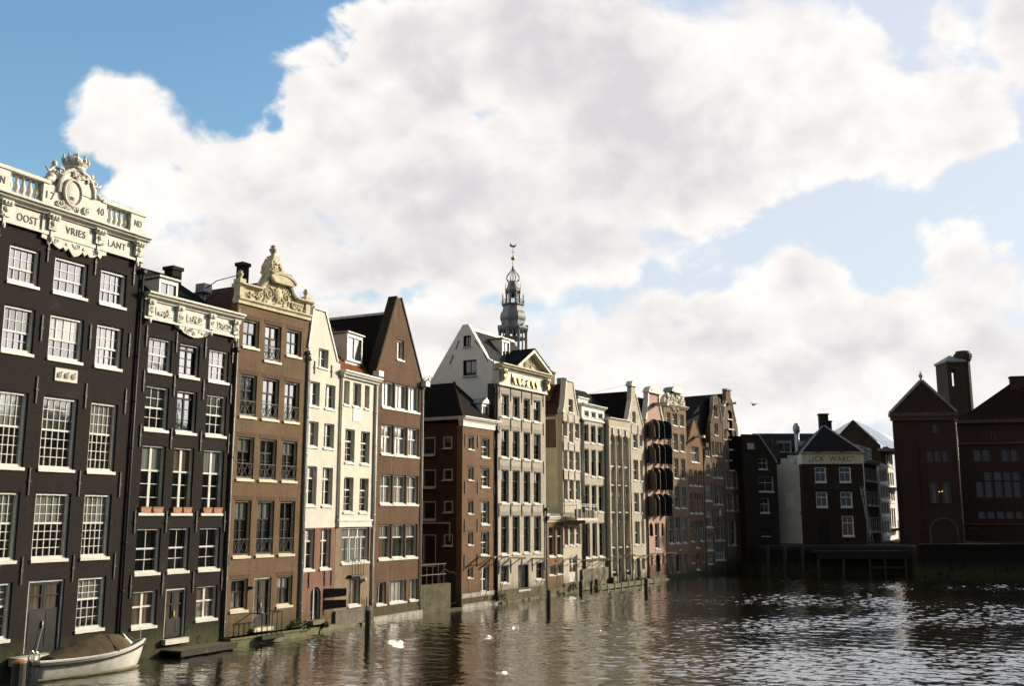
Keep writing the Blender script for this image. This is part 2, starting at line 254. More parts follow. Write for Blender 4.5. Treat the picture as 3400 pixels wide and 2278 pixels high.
# every house: plan origin (x, y), heading, width, openings (u0, u1, z0, z1, kind) and profile points in metres on its own facade
HOUSE = {
 'h1': dict(o=(-19.753, 36.023), rz=1.11687, W=7.889,
  wins=[(1.1, 2.47, 14.81, 16.38, 'a'), (3.16, 4.8, 14.81, 16.38, 'a'), (5.46, 6.85, 14.81, 16.38, 'a'), (1.1, 2.47, 12.12, 14.01, 'b'), (3.16, 4.8, 12.12, 14.01, 'b'), (5.46, 6.85, 12.12, 14.01, 'b'), (1.1, 2.47, 7.75, 10.72, 'c'), (3.16, 4.8, 7.75, 10.72, 'c'), (5.46, 6.85, 7.75, 10.72, 'c'), (1.1, 2.47, 4.27, 6.94, 'c'), (3.16, 4.8, 4.27, 6.94, 'c'), (5.46, 6.85, 4.27, 6.94, 'c'), (1.1, 2.47, 1.42, 3.6, 'd'), (5.46, 6.85, 1.42, 3.6, 'd'), (3.16, 4.8, 0.92, 3.6, 'door1')],
  frieze_bot=[(0.91, 17.14), (7.18, 17.25)],
  frieze_top=[(0.95, 17.76), (6.64, 18.03)],
  ledge=[(0.49, 18.06), (7.62, 18.29)],
  ledge_b=[(0.51, 17.88), (7.55, 18.06)],
  rail=[(0.41, 19.17), (7.4, 19.4)],
  rail_b=[(0.43, 19.02), (7.41, 19.22)],
  blk=[(2.26, 19.22), (4.63, 19.29), (5.36, 19.23), (6.75, 19.22), (7.38, 19.32), (0.83, 18.99), (0.38, 19.16)],
  crest=[(2.22, 19.24), (2.55, 19.6), (2.52, 19.92), (2.93, 20.25), (3.09, 20.07), (3.02, 20.48), (3.63, 20.86), (3.94, 20.85), (4.3, 20.57), (4.15, 20.25), (4.54, 20.27), (4.88, 20.11), (4.71, 19.75), (5.05, 19.55), (5.43, 19.39), (4.63, 19.32)],
  oval=[(3.58, 19.11), (3.27, 19.01), (3.93, 19.21), (3.53, 19.6), (3.63, 18.61)],
  apron=[(2.39, 16.94), (2.74, 16.84), (3.1, 16.8), (3.29, 16.8), (3.55, 16.8), (3.97, 16.74), (4.35, 16.8), (4.74, 16.8), (5.13, 16.86), (5.48, 16.99)],
  text=[(1.21, 17.44), (2.07, 17.45), (3.43, 17.5), (4.34, 17.51), (5.62, 17.52), (6.55, 17.6), (2.4, 18.66), (2.81, 18.78), (4.84, 18.71), (5.26, 18.83), (6.9, 18.77), (7.31, 18.88), (0.43, 18.65), (0.77, 18.76)],
  brk=[(0.55, 17.77), (0.97, 17.83), (2.57, 17.84), (3.19, 17.89), (4.88, 17.88), (5.51, 17.98), (6.99, 17.92), (7.56, 17.99)],
  plaque=[(3.57, 11.88), (4.61, 11.34)],
  wallR=[(7.47, 17.0)],
 ),
 'h2': dict(o=(-16.294, 43.113), rz=1.08501, W=5.822,
  wins=[(0.43, 1.77, 12.29, 13.92, 'e'), (2.25, 3.47, 12.29, 13.92, 'f'), (4.08, 5.4, 12.29, 13.92, 'e'), (0.43, 1.77, 9.7, 11.74, 'e'), (2.25, 3.47, 9.7, 11.74, 'f'), (4.08, 5.4, 9.7, 11.74, 'e'), (0.43, 1.77, 6.06, 9.13, 'g'), (2.25, 3.47, 6.06, 9.13, 'g'), (4.08, 5.4, 6.06, 9.13, 'g'), (0.43, 1.77, 3.5, 5.52, 'h'), (2.25, 3.47, 3.5, 5.52, 'h'), (4.08, 5.4, 3.5, 5.52, 'h'), (0.43, 1.77, 1.26, 2.87, 'i'), (4.08, 5.4, 1.26, 2.87, 'i'), (2.25, 3.47, 0.64, 2.87, 'door2')],
  top=[(-0.01, 15.84), (6.06, 15.89)],
  bot=[(-0.05, 14.65), (5.89, 14.76)],
  ledge=[(0.09, 15.58), (5.99, 15.64)],
  apron=[(1.83, 14.55), (4.09, 14.56)],
  aprontop=[(1.96, 14.64)],
  dormer=[(1.66, 17.0), (2.78, 17.05), (2.75, 16.22), (1.72, 16.2)],
  ridge=[(2.7, 18.02), (4.95, 18.13), (6.98, 17.09)],
  chim=[(4.58, 18.34), (5.24, 18.13)],
  vent=[(5.63, 17.82), (6.31, 17.19)],
 ),
 'h3': dict(o=(-13.575, 48.261), rz=1.05481, W=5.524,
  wins=[(0.44, 1.56, 10.79, 12.99, 'j'), (1.98, 3.17, 10.79, 12.99, 'j'), (3.59, 4.72, 10.79, 12.99, 'j'), (0.44, 1.56, 7.72, 9.89, 'k'), (1.98, 3.17, 7.72, 9.89, 'k'), (3.59, 4.72, 7.72, 9.89, 'k'), (0.44, 1.56, 4.02, 6.8, 'k'), (1.98, 3.17, 4.02, 6.8, 'k'), (3.59, 4.72, 4.02, 6.8, 'k'), (0.44, 1.56, 1.47, 3.06, 'l'), (3.59, 4.72, 1.47, 3.06, 'l'), (0.44, 1.56, 14.27, 15.77, 'm'), (3.59, 4.72, 14.27, 15.77, 'm'), (1.98, 3.17, 13.77, 15.77, 'j'), (1.98, 3.17, 0.74, 3.06, 'door3')],
  base=[(0.02, 16.52), (5.23, 16.55)],
  gab=[(-0.12, 16.59), (-0.21, 17.22), (0.23, 17.45), (1.46, 17.51), (1.97, 17.84), (2.28, 18.48), (2.02, 18.64), (2.25, 19.01), (2.75, 19.12), (2.72, 18.65), (3.4, 18.5), (3.88, 18.31), (3.69, 17.98), (4.08, 17.5), (4.66, 17.47), (5.37, 17.45), (5.2, 16.53)],
  urnL=[(-0.22, 17.97), (0.48, 17.47)],
  urnR=[(4.58, 18.0), (5.26, 17.55)],
  urnC=[(1.97, 19.59), (2.92, 19.09)],
  bas2=[(0.05, 16.69), (5.3, 16.7)],
  anchors=[(4.89, 17.25)],
 ),
 'h4': dict(o=(-10.850, 53.066), rz=1.16455, W=3.358,
  wins=[(0.71, 1.67, 14.0, 15.15, 'n'), (-0.14, 0.94, 11.81, 13.24, 'n'), (1.47, 2.47, 11.81, 13.24, 'n'), (-0.14, 0.94, 9.63, 11.08, 'n'), (1.47, 2.47, 9.63, 11.08, 'n'), (-0.14, 0.94, 6.5, 8.68, 'o'), (1.47, 2.47, 6.5, 8.68, 'o'), (-0.14, 0.94, 3.16, 5.39, 'o'), (1.47, 2.47, 3.16, 5.39, 'o'), (0.71, 1.67, 0.68, 2.36, 'archdoor')],
  gab=[(-0.35, 14.69), (0.15, 17.19), (1.19, 17.24), (2.52, 14.58)],
  split=[(-0.09, 5.42), (2.9, 5.46)],
  hatch=[(1.85, 2.29), (3.17, 2.0), (3.2, 1.36), (1.98, 1.25)],
 ),
 'h5': dict(o=(-9.523, 56.151), rz=1.18688, W=3.928,
  wins=[(-0.03, 0.58, 12.21, 13.69, 'p'), (0.97, 1.87, 12.21, 13.69, 'p'), (2.29, 2.84, 12.21, 13.69, 'p'), (0.26, 1.29, 8.95, 10.95, 'q'), (1.98, 3.0, 8.95, 10.95, 'q'), (0.26, 1.29, 6.17, 8.23, 'q'), (1.98, 3.0, 6.17, 8.23, 'q'), (0.21, 3.22, 3.36, 5.42, 'r'), (1.06, 2.34, 0.99, 2.59, 's')],
  corn=[(-0.53, 14.22), (3.74, 14.17), (-0.51, 13.9), (3.51, 13.94)],
  band=[(-0.3, 5.82), (3.53, 5.43)],
  panel=[(1.0, 12.22), (1.87, 11.56)],
  eave=[(-0.81, 14.16), (3.74, 14.21)],
  dorm=[(1.39, 16.68), (3.16, 16.77), (3.13, 15.12), (1.47, 15.09)],
  ridge=[(3.14, 17.69), (6.09, 17.73)],
  base=[(-0.21, 0.82), (2.32, 0.82)],
  bal=[(1.07, 4.66), (2.39, 2.84)],
 ),
 'h6': dict(o=(-8.052, 59.793), rz=1.10311, W=5.314,
  wins=[(1.89, 2.69, 15.65, 17.01, 't'), (0.37, 1.69, 12.5, 14.21, 't'), (1.83, 3.2, 12.5, 14.21, 't'), (3.32, 4.63, 12.5, 14.21, 't'), (0.37, 1.69, 9.66, 11.56, 'u'), (1.83, 3.2, 9.66, 11.56, 'u'), (3.32, 4.63, 9.66, 11.56, 'u'), (0.37, 1.69, 6.67, 8.55, 'u'), (1.83, 3.2, 6.67, 8.55, 'u'), (3.32, 4.63, 6.67, 8.55, 'u'), (0.37, 1.69, 3.42, 5.57, 'v'), (1.83, 3.2, 3.42, 5.57, 'v'), (3.32, 4.63, 3.42, 5.57, 'v'), (0.27, 1.24, 0.82, 2.2, 's'), (3.84, 4.74, 0.82, 2.2, 's'), (1.61, 3.43, 0.82, 2.2, 's3')],
  gab=[(-0.39, 14.43), (-0.4, 14.74), (1.2, 18.61), (1.67, 19.55), (2.23, 19.68), (4.81, 14.65)],
  ridge_back=[(1.28, 18.63)],
  base=[(-0.05, 0.33), (5.17, 0.28)],
  eaveR=[(4.9, 14.76)],
 ),
 'h7': dict(o=(-3.305, 68.074), rz=1.05412, W=4.550,
  wins=[(0.66, 1.33, 10.53, 11.48, 'w1'), (2.34, 3.44, 10.07, 11.48, 'w2'), (0.66, 1.33, 8.43, 9.37, 'w1'), (0.66, 1.33, 6.15, 7.08, 'w1'), (0.66, 1.33, 4.06, 4.97, 'w1'), (0.66, 1.33, 1.88, 2.63, 'w1'), (2.34, 3.44, 7.99, 9.37, 'w2'), (2.34, 3.44, 5.4, 7.08, 'w2'), (2.34, 3.44, 3.27, 4.97, 'w2'), (2.34, 3.44, 0.78, 2.63, 'w3')],
  corn=[(-0.19, 12.82), (4.75, 12.83), (-0.18, 12.11), (4.34, 12.24)],
  dorm=[(2.98, 14.18), (3.94, 14.11), (3.87, 13.1), (3.0, 13.06)],
  ridge=[(-1.08, 15.36), (-1.08, 15.36)],
  plinth=[(-0.02, 0.83), (4.17, 0.67)],
  side=[(3.27, 2.24, 10.15, 11.48), (3.26, 2.17, 7.92, 9.24), (3.22, 2.12, 5.73, 7.07), (3.16, 2.08, 2.68, 4.83), (1.57, 0.85, 10.59, 11.47), (1.54, 0.8, 8.43, 9.25), (1.48, 0.75, 6.25, 7.08), (1.45, 0.71, 4.02, 4.86)],
  scorn=[(3.36, 12.74), (0.1, 12.8)],
  graf=[(1.47, 2.44), (0.12, 1.16)],
  ridge_s=[(4.94, 16.04), (2.17, 15.91)],
  pipe=[(3.22, 5.49), (1.89, 5.53), (1.87, 4.49)],
 ),
 'h8': dict(o=(-1.058, 72.030), rz=1.02982, W=7.187,
  wins=[(0.54, 1.61, 13.15, 14.94, 'x'), (2.14, 3.17, 13.15, 14.94, 'x'), (3.76, 4.74, 13.15, 14.94, 'x'), (5.29, 6.39, 13.15, 14.94, 'x'), (0.54, 1.61, 10.17, 12.35, 'x'), (2.14, 3.17, 10.17, 12.35, 'x'), (3.76, 4.74, 10.17, 12.35, 'x'), (5.29, 6.39, 10.17, 12.35, 'x'), (0.54, 1.61, 6.88, 9.41, 'y'), (2.14, 3.17, 6.88, 9.41, 'y'), (3.76, 4.74, 6.88, 9.41, 'y'), (5.29, 6.39, 6.88, 9.41, 'y'), (0.54, 1.61, 3.25, 6.11, 'y'), (2.14, 3.17, 3.25, 6.11, 'y'), (3.76, 4.74, 3.25, 6.11, 'y'), (5.29, 6.39, 3.25, 6.11, 'y'), (0.54, 1.61, 1.25, 2.61, 'x'), (5.6, 6.79, 1.25, 2.61, 'x'), (2.92, 4.47, 0.76, 2.61, 'opendoor')],
  corn=[(0.1, 16.26), (7.86, 16.1), (0.18, 15.59), (7.09, 15.65)],
  ped=[(2.06, 17.1), (4.84, 18.72), (8.06, 17.19)],
  cornline=[(0.98, 17.32), (8.06, 17.14)],
  garl=[(1.89, 16.05), (5.26, 15.86)],
  gable=[(0.06, 15.62), (0.44, 17.48), (2.55, 20.28), (3.07, 20.33), (5.77, 16.94)],
  sidew=[(3.04, 1.86, 16.28, 17.56), (3.04, 2.37, 18.51, 19.43)],
  dorm=[(2.8, 19.56), (3.91, 19.6), (3.74, 18.12), (2.81, 18.17)],
  base=[(0.01, 0.96), (7.2, 0.96)],
  anch=[(3.42, 19.13), (3.73, 18.5), (2.02, 19.0), (1.59, 18.44), (3.93, 18.07), (4.24, 17.39), (1.22, 17.98), (0.84, 17.3)],
 ),
 'h9': dict(o=(2.643, 78.191), rz=1.08376, W=3.780,
  wins=[(0.47, 1.63, 2.87, 5.28, 'z1'), (1.96, 3.13, 2.87, 5.28, 'z1'), (0.47, 1.63, 1.48, 2.35, 'z2'), (1.96, 3.13, 1.48, 2.35, 'z2')],
  corn=[(-0.04, 6.07), (3.67, 6.15), (-0.04, 5.6), (3.39, 5.7)],
  top=[(0.31, 6.37), (3.5, 6.42)],
 ),
 'h10': dict(o=(4.093, 80.903), rz=1.10554, W=4.012,
  wins=[(1.32, 2.25, 14.5, 15.69, 'n2'), (0.14, 0.98, 12.41, 13.77, 'aa'), (2.63, 3.56, 12.41, 13.77, 'aa'), (0.14, 0.98, 9.69, 11.4, 'aa'), (1.32, 2.25, 9.69, 11.4, 'aa'), (2.63, 3.56, 9.69, 11.4, 'aa'), (0.14, 0.98, 7.25, 9.03, 'aa'), (1.32, 2.25, 7.25, 9.03, 'aa'), (2.63, 3.56, 7.25, 9.03, 'aa'), (1.32, 2.25, 11.93, 13.77, 'ab'), (0.14, 0.98, 3.62, 5.32, 'ac'), (1.32, 2.25, 3.62, 5.32, 'ac'), (2.63, 3.56, 3.62, 5.32, 'ac'), (1.16, 2.82, 0.84, 2.96, 'wdoor')],
  gab=[(-0.37, 14.44), (0.12, 14.59), (0.46, 15.35), (0.76, 17.1), (2.23, 17.14), (2.45, 16.29), (3.22, 14.48)],
  side=[(-3.36, 13.6), (-3.39, 11.42), (-3.54, 6.91)],
  sidewall=[(1.6, 11.68), (0.19, 11.63), (1.55, 13.01), (1.16, 13.94), (1.53, 17.02)],
  chim=[(3.4, 17.87), (5.56, 17.97)],
  bal=[(-0.71, 7.2), (3.25, 5.88)],
 ),
 'h11': dict(o=(5.892, 84.488), rz=1.05395, W=4.512,
  wins=[(0.49, 1.42, 12.2, 13.87, 'ad'), (1.88, 2.84, 12.2, 13.87, 'ad'), (3.28, 4.32, 12.2, 13.87, 'ad'), (0.49, 1.42, 9.48, 11.78, 'ad'), (1.88, 2.84, 9.32, 11.78, 'ad'), (3.28, 4.32, 9.32, 11.78, 'ad'), (0.49, 1.42, 6.52, 8.72, 'ad'), (1.88, 2.84, 6.34, 8.72, 'ad'), (3.28, 4.32, 6.34, 8.72, 'ad'), (0.49, 1.42, 2.52, 5.54, 'ae'), (1.88, 2.84, 2.52, 5.54, 'ae'), (3.28, 4.32, 2.52, 5.54, 'ae'), (0.49, 1.42, 14.48, 15.04, 'af'), (1.88, 2.84, 14.48, 15.04, 'af'), (3.28, 4.32, 14.48, 15.04, 'af')],
  attic=[(-0.02, 15.55), (5.13, 15.54), (0.23, 14.34), (4.77, 14.3)],
  base=[(-0.67, 1.84), (5.09, 1.67)],
 ),
 'h12': dict(o=(8.122, 88.410), rz=0.98844, W=4.184,
  wins=[],
  bays=[(0.52, 1.51, 13.29), (1.75, 2.89, 13.36), (3.08, 4.28, 13.38)],
  rows=[(2.37, 12.46), (2.32, 11.25), (2.28, 10.21), (2.22, 8.71), (2.57, 8.08), (2.51, 6.72)],
  rows2=[(2.29, 8.08), (2.28, 7.87), (2.22, 6.34), (2.38, 5.75), (2.37, 5.49), (2.28, 3.23), (2.54, 2.63), (2.44, 0.35)],
  corn=[(0.33, 14.78), (4.66, 14.73)],
 ),
 'h13': dict(o=(10.423, 91.905), rz=1.01487, W=4.457,
  wins=[(1.64, 2.43, 14.63, 15.84, 'ag'), (0.62, 1.21, 12.5, 13.71, 'ah'), (3.17, 3.81, 12.5, 13.71, 'ah'), (0.62, 1.21, 9.26, 11.3, 'ah'), (3.17, 3.81, 9.26, 11.3, 'ah'), (1.66, 2.78, 12.27, 13.71, 'ai'), (1.66, 2.78, 9.26, 11.3, 'ai'), (0.62, 1.21, 6.28, 8.24, 'ah'), (3.17, 3.81, 6.28, 8.24, 'ah'), (0.62, 1.21, 3.36, 5.61, 'ah'), (3.17, 3.81, 3.36, 5.61, 'ah'), (1.66, 2.78, 6.28, 8.24, 'ai'), (1.66, 2.78, 3.36, 5.61, 'ai'), (1.66, 2.78, 0.52, 2.3, 'archdoor'), (0.92, 1.43, 1.24, 2.3, 'arch'), (3.17, 3.81, 1.24, 2.3, 'arch')],
  gab=[(0.5, 14.6), (0.95, 15.4), (1.5, 16.72), (1.66, 18.17), (1.19, 18.18), (1.25, 18.46), (1.95, 18.64), (2.8, 18.41), (2.38, 18.25), (2.39, 17.54), (3.02, 16.31), (4.13, 14.52)],
  oval=[(1.31, 15.34), (2.89, 15.38), (2.11, 16.59)],
 ),
 'h14': dict(o=(12.775, 95.690), rz=0.98326, W=4.373,
  wins=[(1.67, 2.66, 13.53, 15.46, 'hatch'), (0.44, 1.26, 13.53, 15.04, 'blindarch'), (3.1, 3.99, 13.68, 15.46, 'blindarch'), (1.67, 2.66, 11.16, 13.13, 'hatch'), (0.44, 1.26, 11.16, 12.76, 'blindarch'), (3.1, 3.99, 11.16, 13.13, 'blindarch'), (1.67, 2.66, 8.61, 10.78, 'hatch'), (0.44, 1.26, 8.61, 10.45, 'blindarch'), (3.1, 3.99, 8.61, 10.78, 'blindarch'), (1.43, 2.4, 6.1, 8.25, 'hatch'), (0.19, 1.06, 6.1, 7.96, 'blindarch'), (2.81, 3.68, 6.1, 8.25, 'blindarch'), (0.44, 1.26, 4.21, 5.44, 'blindarch'), (3.09, 3.65, 4.21, 5.44, 'blindarch'), (1.67, 2.66, 2.9, 5.44, 'tallw'), (1.67, 2.66, 0.83, 2.53, 'archdoor2'), (0.58, 1.1, 1.52, 2.53, 'arch'), (3.09, 3.65, 1.52, 2.53, 'arch')],
  gab=[(-0.09, 14.77), (0.14, 15.16), (0.74, 16.61), (0.91, 17.84), (0.6, 17.91), (0.66, 18.34), (1.27, 18.56), (2.57, 18.68), (3.39, 18.39), (3.3, 18.04), (3.08, 17.97), (3.25, 17.22), (4.13, 15.28)],
  base=[(-0.06, 1.56), (4.16, 1.53)],
  beam=[(1.82, 16.99), (4.18, 16.87)],
 ),
 'h15': dict(o=(15.199, 99.330), rz=0.95175, W=4.827,
  wins=[(0.41, 1.43, 15.1, 16.44, 'aj'), (1.87, 2.94, 15.1, 16.44, 'aj'), (3.43, 4.48, 15.1, 16.44, 'aj'), (0.41, 1.43, 12.53, 14.39, 'aj'), (1.87, 2.94, 12.53, 14.39, 'aj'), (3.43, 4.48, 12.53, 14.39, 'aj'), (0.41, 1.43, 9.74, 11.89, 'aj'), (1.87, 2.94, 9.74, 11.89, 'aj'), (3.43, 4.48, 9.74, 11.89, 'aj'), (0.41, 1.43, 7.14, 9.08, 'aj'), (1.87, 2.94, 6.78, 9.08, 'aj'), (3.43, 4.48, 6.78, 9.08, 'aj'), (0.41, 1.43, 3.33, 6.06, 'aj'), (1.87, 2.94, 3.33, 6.06, 'aj'), (3.43, 4.48, 3.33, 6.06, 'aj'), (0.39, 1.05, 0.57, 2.39, 'ak'), (1.87, 2.94, 0.57, 2.39, 'ak'), (3.7, 4.33, 0.57, 2.39, 'ak')],
  corn=[(0.09, 17.14), (5.22, 17.16), (0.12, 17.76), (5.88, 17.76)],
  crest=[(0.19, 17.24), (0.13, 17.84), (0.82, 18.31), (1.41, 18.41), (1.57, 18.82), (2.32, 18.99), (3.52, 19.12), (4.32, 18.93), (4.49, 18.45), (5.88, 18.4), (5.76, 17.57), (5.12, 17.24)],
 ),
 'h16': dict(o=(18.000, 103.261), rz=0.95175, W=3.881,
  wins=[(1.15, 2.98, 11.56, 13.32, 'al'), (0.54, 1.29, 9.11, 10.89, 'am'), (1.63, 2.46, 9.11, 10.89, 'am'), (2.72, 3.59, 9.11, 10.89, 'am'), (0.54, 1.29, 6.27, 8.53, 'am'), (1.63, 2.46, 6.27, 8.53, 'am'), (2.72, 3.59, 6.27, 8.53, 'am'), (0.54, 1.29, 3.43, 5.66, 'am'), (2.72, 3.59, 3.43, 5.66, 'am'), (1.63, 2.46, 2.76, 5.66, 'am'), (0.54, 1.29, 1.29, 2.2, 'an'), (3.09, 3.51, 1.29, 2.2, 'an'), (1.63, 2.46, 0.56, 2.36, 'an')],
  gab=[(0.29, 13.37), (1.19, 14.42), (2.01, 15.97), (2.35, 16.03), (3.25, 14.64), (4.07, 13.36)],
  beam=[(2.17, 14.48), (4.63, 14.37)],
 ),
 'h17': dict(o=(20.252, 106.423), rz=0.93908, W=2.051,
  wins=[(0.9, 1.7, 10.35, 11.62, 'ao'), (0.9, 1.7, 12.36, 13.48, 'ao'), (0.41, 2.11, 7.59, 9.6, 'ap'), (0.41, 2.11, 4.84, 6.74, 'ap'), (0.41, 2.11, 2.41, 4.28, 'ap'), (0.54, 1.89, 1.03, 2.05, 'ap')],
  gab=[(0.35, 10.85), (1.11, 13.83), (1.54, 13.86), (2.32, 11.38)],
 ),
 'h18': dict(o=(21.368, 108.078), rz=0.81656, W=2.343,
  wins=[(1.17, 1.86, 16.74, 17.98, 'ao'), (1.17, 1.86, 14.75, 16.17, 'ao'), (0.48, 0.91, 12.49, 14.15, 'ao'), (1.17, 1.86, 12.49, 14.15, 'ao'), (2.04, 2.45, 12.49, 14.15, 'ao'), (0.48, 0.91, 10.11, 11.81, 'ao'), (1.17, 1.86, 10.11, 11.81, 'ao'), (2.04, 2.45, 10.11, 11.81, 'ao'), (0.48, 0.91, 7.25, 9.41, 'ao'), (1.17, 1.86, 7.25, 9.41, 'ao'), (2.04, 2.45, 7.25, 9.41, 'ao'), (0.48, 0.91, 3.42, 6.14, 'ao'), (1.17, 1.86, 3.42, 6.14, 'ao'), (2.04, 2.45, 3.42, 6.14, 'ao'), (0.39, 2.47, 1.36, 2.65, 'ap')],
  gab=[(0.3, 13.99), (0.52, 16.17), (0.81, 16.57), (1.19, 19.17), (2.23, 19.36), (2.4, 17.83), (2.56, 16.31), (3.06, 15.77)],
  beam=[(1.45, 18.28), (2.96, 18.12)],
 ),
 'h19': dict(o=(22.875, 109.785), rz=0.90035, W=3.792,
  wins=[(2.07, 3.22, 15.79, 17.89, 'hatch2'), (2.07, 3.22, 13.5, 15.64, 'hatch2'), (2.07, 3.22, 11.16, 13.3, 'hatch2'), (1.05, 1.63, 14.45, 15.64, 'ao'), (3.5, 4.07, 14.45, 15.64, 'ao'), (1.05, 1.63, 12.09, 13.3, 'ao'), (3.5, 4.07, 12.09, 13.3, 'ao'), (1.05, 1.63, 9.1, 11.07, 'ao'), (2.02, 2.96, 9.1, 11.07, 'ao'), (3.5, 4.07, 9.1, 11.07, 'ao'), (1.05, 1.63, 6.59, 8.54, 'ao'), (2.02, 2.96, 6.59, 8.54, 'ao'), (3.5, 4.07, 6.59, 8.54, 'ao'), (1.05, 1.63, 2.84, 5.63, 'ao'), (2.07, 3.22, 2.84, 5.63, 'ao')],
  gab=[(0.75, 15.97), (0.95, 16.56), (1.82, 18.76), (1.86, 20.05), (3.08, 20.17), (3.23, 18.89), (4.08, 16.59), (4.51, 16.43), (4.54, 15.84)],
  beam=[(2.41, 18.62), (4.25, 18.48)],
 ),
 'h20': dict(o=(25.231, 112.756), rz=0.68076, W=1.961,
  wins=[(1.02, 1.78, 11.86, 13.11, 'n'), (1.02, 1.78, 9.1, 11.06, 'ao'), (0.7, 1.87, 6.87, 8.96, 'ao'), (0.7, 1.87, 4.59, 6.6, 'ao')],
  gab=[(0.69, 11.11), (1.04, 13.09), (1.39, 13.95), (2.0, 13.98), (2.38, 11.16)],
  shut=[(1.92, 11.07), (2.4, 4.59)],
 ),
 'h21': dict(o=(26.065, 112.000), rz=0.27108, W=3.735,
  wins=[(1.67, 2.82, 11.19, 12.48, 'bo'), (1.55, 3.47, 8.7, 10.49, 'bo'), (1.67, 2.82, 6.36, 8.1, 'bo'), (1.67, 2.82, 3.84, 4.74, 'bo2')],
  top=[(-0.29, 15.16), (1.66, 15.2), (3.51, 12.71), (3.87, 12.08), (0.2, 13.98)],
  win2=[(0.41, 14.15), (1.16, 13.58)],
  bot=[(-0.21, -0.23)],
 ),
 'h22': dict(o=(29.782, 113.000), rz=-0.35750, W=2.858,
  wins=[],
  top=[(-0.08, 11.87), (2.75, 11.89)],
  bot=[(0.08, 3.24), (2.71, 3.66)],
  rect=[(0.86, 8.59), (1.87, 6.93)],
  duct=[(2.0, 16.58), (2.69, 15.62), (2.06, 15.56), (2.47, 15.55), (2.05, 13.2), (2.35, 13.04)],
 ),
 'h23': dict(o=(31.860, 110.500), rz=-0.07609, W=6.577,
  wins=[(1.46, 2.69, 9.66, 11.44, 'bp'), (4.08, 5.35, 9.66, 11.44, 'bp'), (1.46, 2.69, 6.96, 8.74, 'bp'), (4.08, 5.35, 6.96, 8.74, 'bp'), (4.08, 5.35, 3.84, 6.14, 'bp')],
  band=[(0.03, 12.91), (6.95, 13.01), (0.05, 11.74), (6.81, 11.81)],
  roof=[(0.48, 13.11), (3.0, 15.99), (3.88, 15.99), (6.55, 13.15)],
  chim=[(2.92, 17.59), (4.01, 17.51), (3.01, 16.06), (3.86, 15.99)],
  text=[(0.91, 12.08), (2.39, 12.14), (3.0, 12.14), (5.63, 12.2), (0.93, 12.63)],
  neon=[(1.16, 9.08), (5.47, 9.54)],
  bot=[(0.17, 2.9), (5.75, 2.91)],
  door=[(1.66, 5.84), (2.62, 3.83)],
  chim2=[(3.9, 16.82), (4.29, 15.92)],
 ),
 'h24': dict(o=(39.928, 114.000), rz=1.04094, W=8.112,
  wins=[],
  top=[(1.45, 12.35), (9.26, 12.26)],
  d=[(5.5, 13.72), (13.12, 12.9)],
 ),
 'h25': dict(o=(45.868, 126.000), rz=1.09470, W=9.001,
  wins=[(2.19, 3.87, 10.4, 11.95, 'lit'), (4.73, 6.47, 10.47, 12.06, 'lit'), (7.35, 9.16, 10.55, 12.17, 'lit'), (2.11, 3.78, 8.27, 9.87, 'lit'), (4.63, 6.37, 8.31, 9.94, 'lit'), (7.25, 9.05, 8.35, 10.01, 'lit'), (2.05, 3.72, 6.28, 7.8, 'lit'), (4.57, 6.3, 6.29, 7.83, 'lit'), (7.18, 8.97, 6.29, 7.86, 'lit'), (1.57, 3.22, 3.9, 5.5, 'lit'), (4.06, 5.77, 3.86, 5.49, 'lit'), (6.64, 8.41, 3.82, 5.49, 'lit')],
  top=[(1.25, 12.41), (10.52, 12.89)],
  bot=[(0.27, 3.69)],
 ),
 'h26': dict(o=(50.843, 136.000), rz=1.11977, W=13.333,
  wins=[(1.06, 3.22, 13.06, 14.69, 'lit'), (4.05, 6.3, 13.2, 14.87, 'lit'), (7.16, 9.49, 13.34, 15.05, 'lit'), (0.85, 3.0, 10.18, 12.05, 'lit'), (3.82, 6.05, 10.26, 12.17, 'lit'), (6.91, 9.23, 10.35, 12.29, 'lit'), (0.72, 2.86, 8.11, 9.68, 'lit'), (3.68, 5.9, 8.15, 9.76, 'lit'), (6.75, 9.06, 8.19, 9.83, 'lit'), (-0.21, 1.89, 4.52, 7.21, 'lit'), (2.69, 4.88, 4.49, 7.23, 'lit'), (5.71, 7.99, 4.46, 7.26, 'lit')],
  top=[(0.2, 14.88), (12.25, 15.52)],
  bot=[(-0.86, 4.28)],
 ),
 'h27': dict(o=(43.824, 132.000), rz=0.00000, W=5.531,
  wins=[],
  gab=[(-0.16, 17.14), (1.41, 18.58), (4.94, 15.4), (-1.58, 15.4)],
  end=[(11.52, 16.95)],
 ),
 'h28': dict(o=(31.895, 128.000), rz=0.00000, W=7.379,
  wins=[],
  top=[(0.08, 16.43), (7.3, 16.59)],
  dorm=[(1.09, 15.37), (2.36, 14.12), (4.25, 15.37), (5.49, 14.12)],
 ),
 'h29': dict(o=(39.450, 104.000), rz=-0.12787, W=6.274,
  wins=[(3.53, 4.11, 11.65, 12.78, 'bq'), (4.31, 4.84, 11.65, 12.78, 'bq'), (5.08, 5.66, 11.65, 12.78, 'bq'), (4.31, 4.84, 14.65, 15.57, 'bq')],
  corn=[(0.2, 16.61), (6.74, 16.78), (0.48, 15.84), (6.67, 15.93)],
  apex=[(3.55, 20.09), (0.36, 16.61), (6.45, 16.87)],
  fin=[(3.6, 20.83)],
  arch=[(3.23, 6.0), (6.14, 3.23), (3.64, 9.57), (4.29, 7.49), (4.84, 9.56), (5.65, 7.49)],
  left=[(0.4, 15.07), (0.25, 3.37)],
  bot=[(2.72, 3.21)],
  rec=[(0.65, 8.33), (3.16, 14.36), (1.88, 14.71)],
 ),
 'h30': dict(o=(45.849, 103.600), rz=-0.23059, W=9.188,
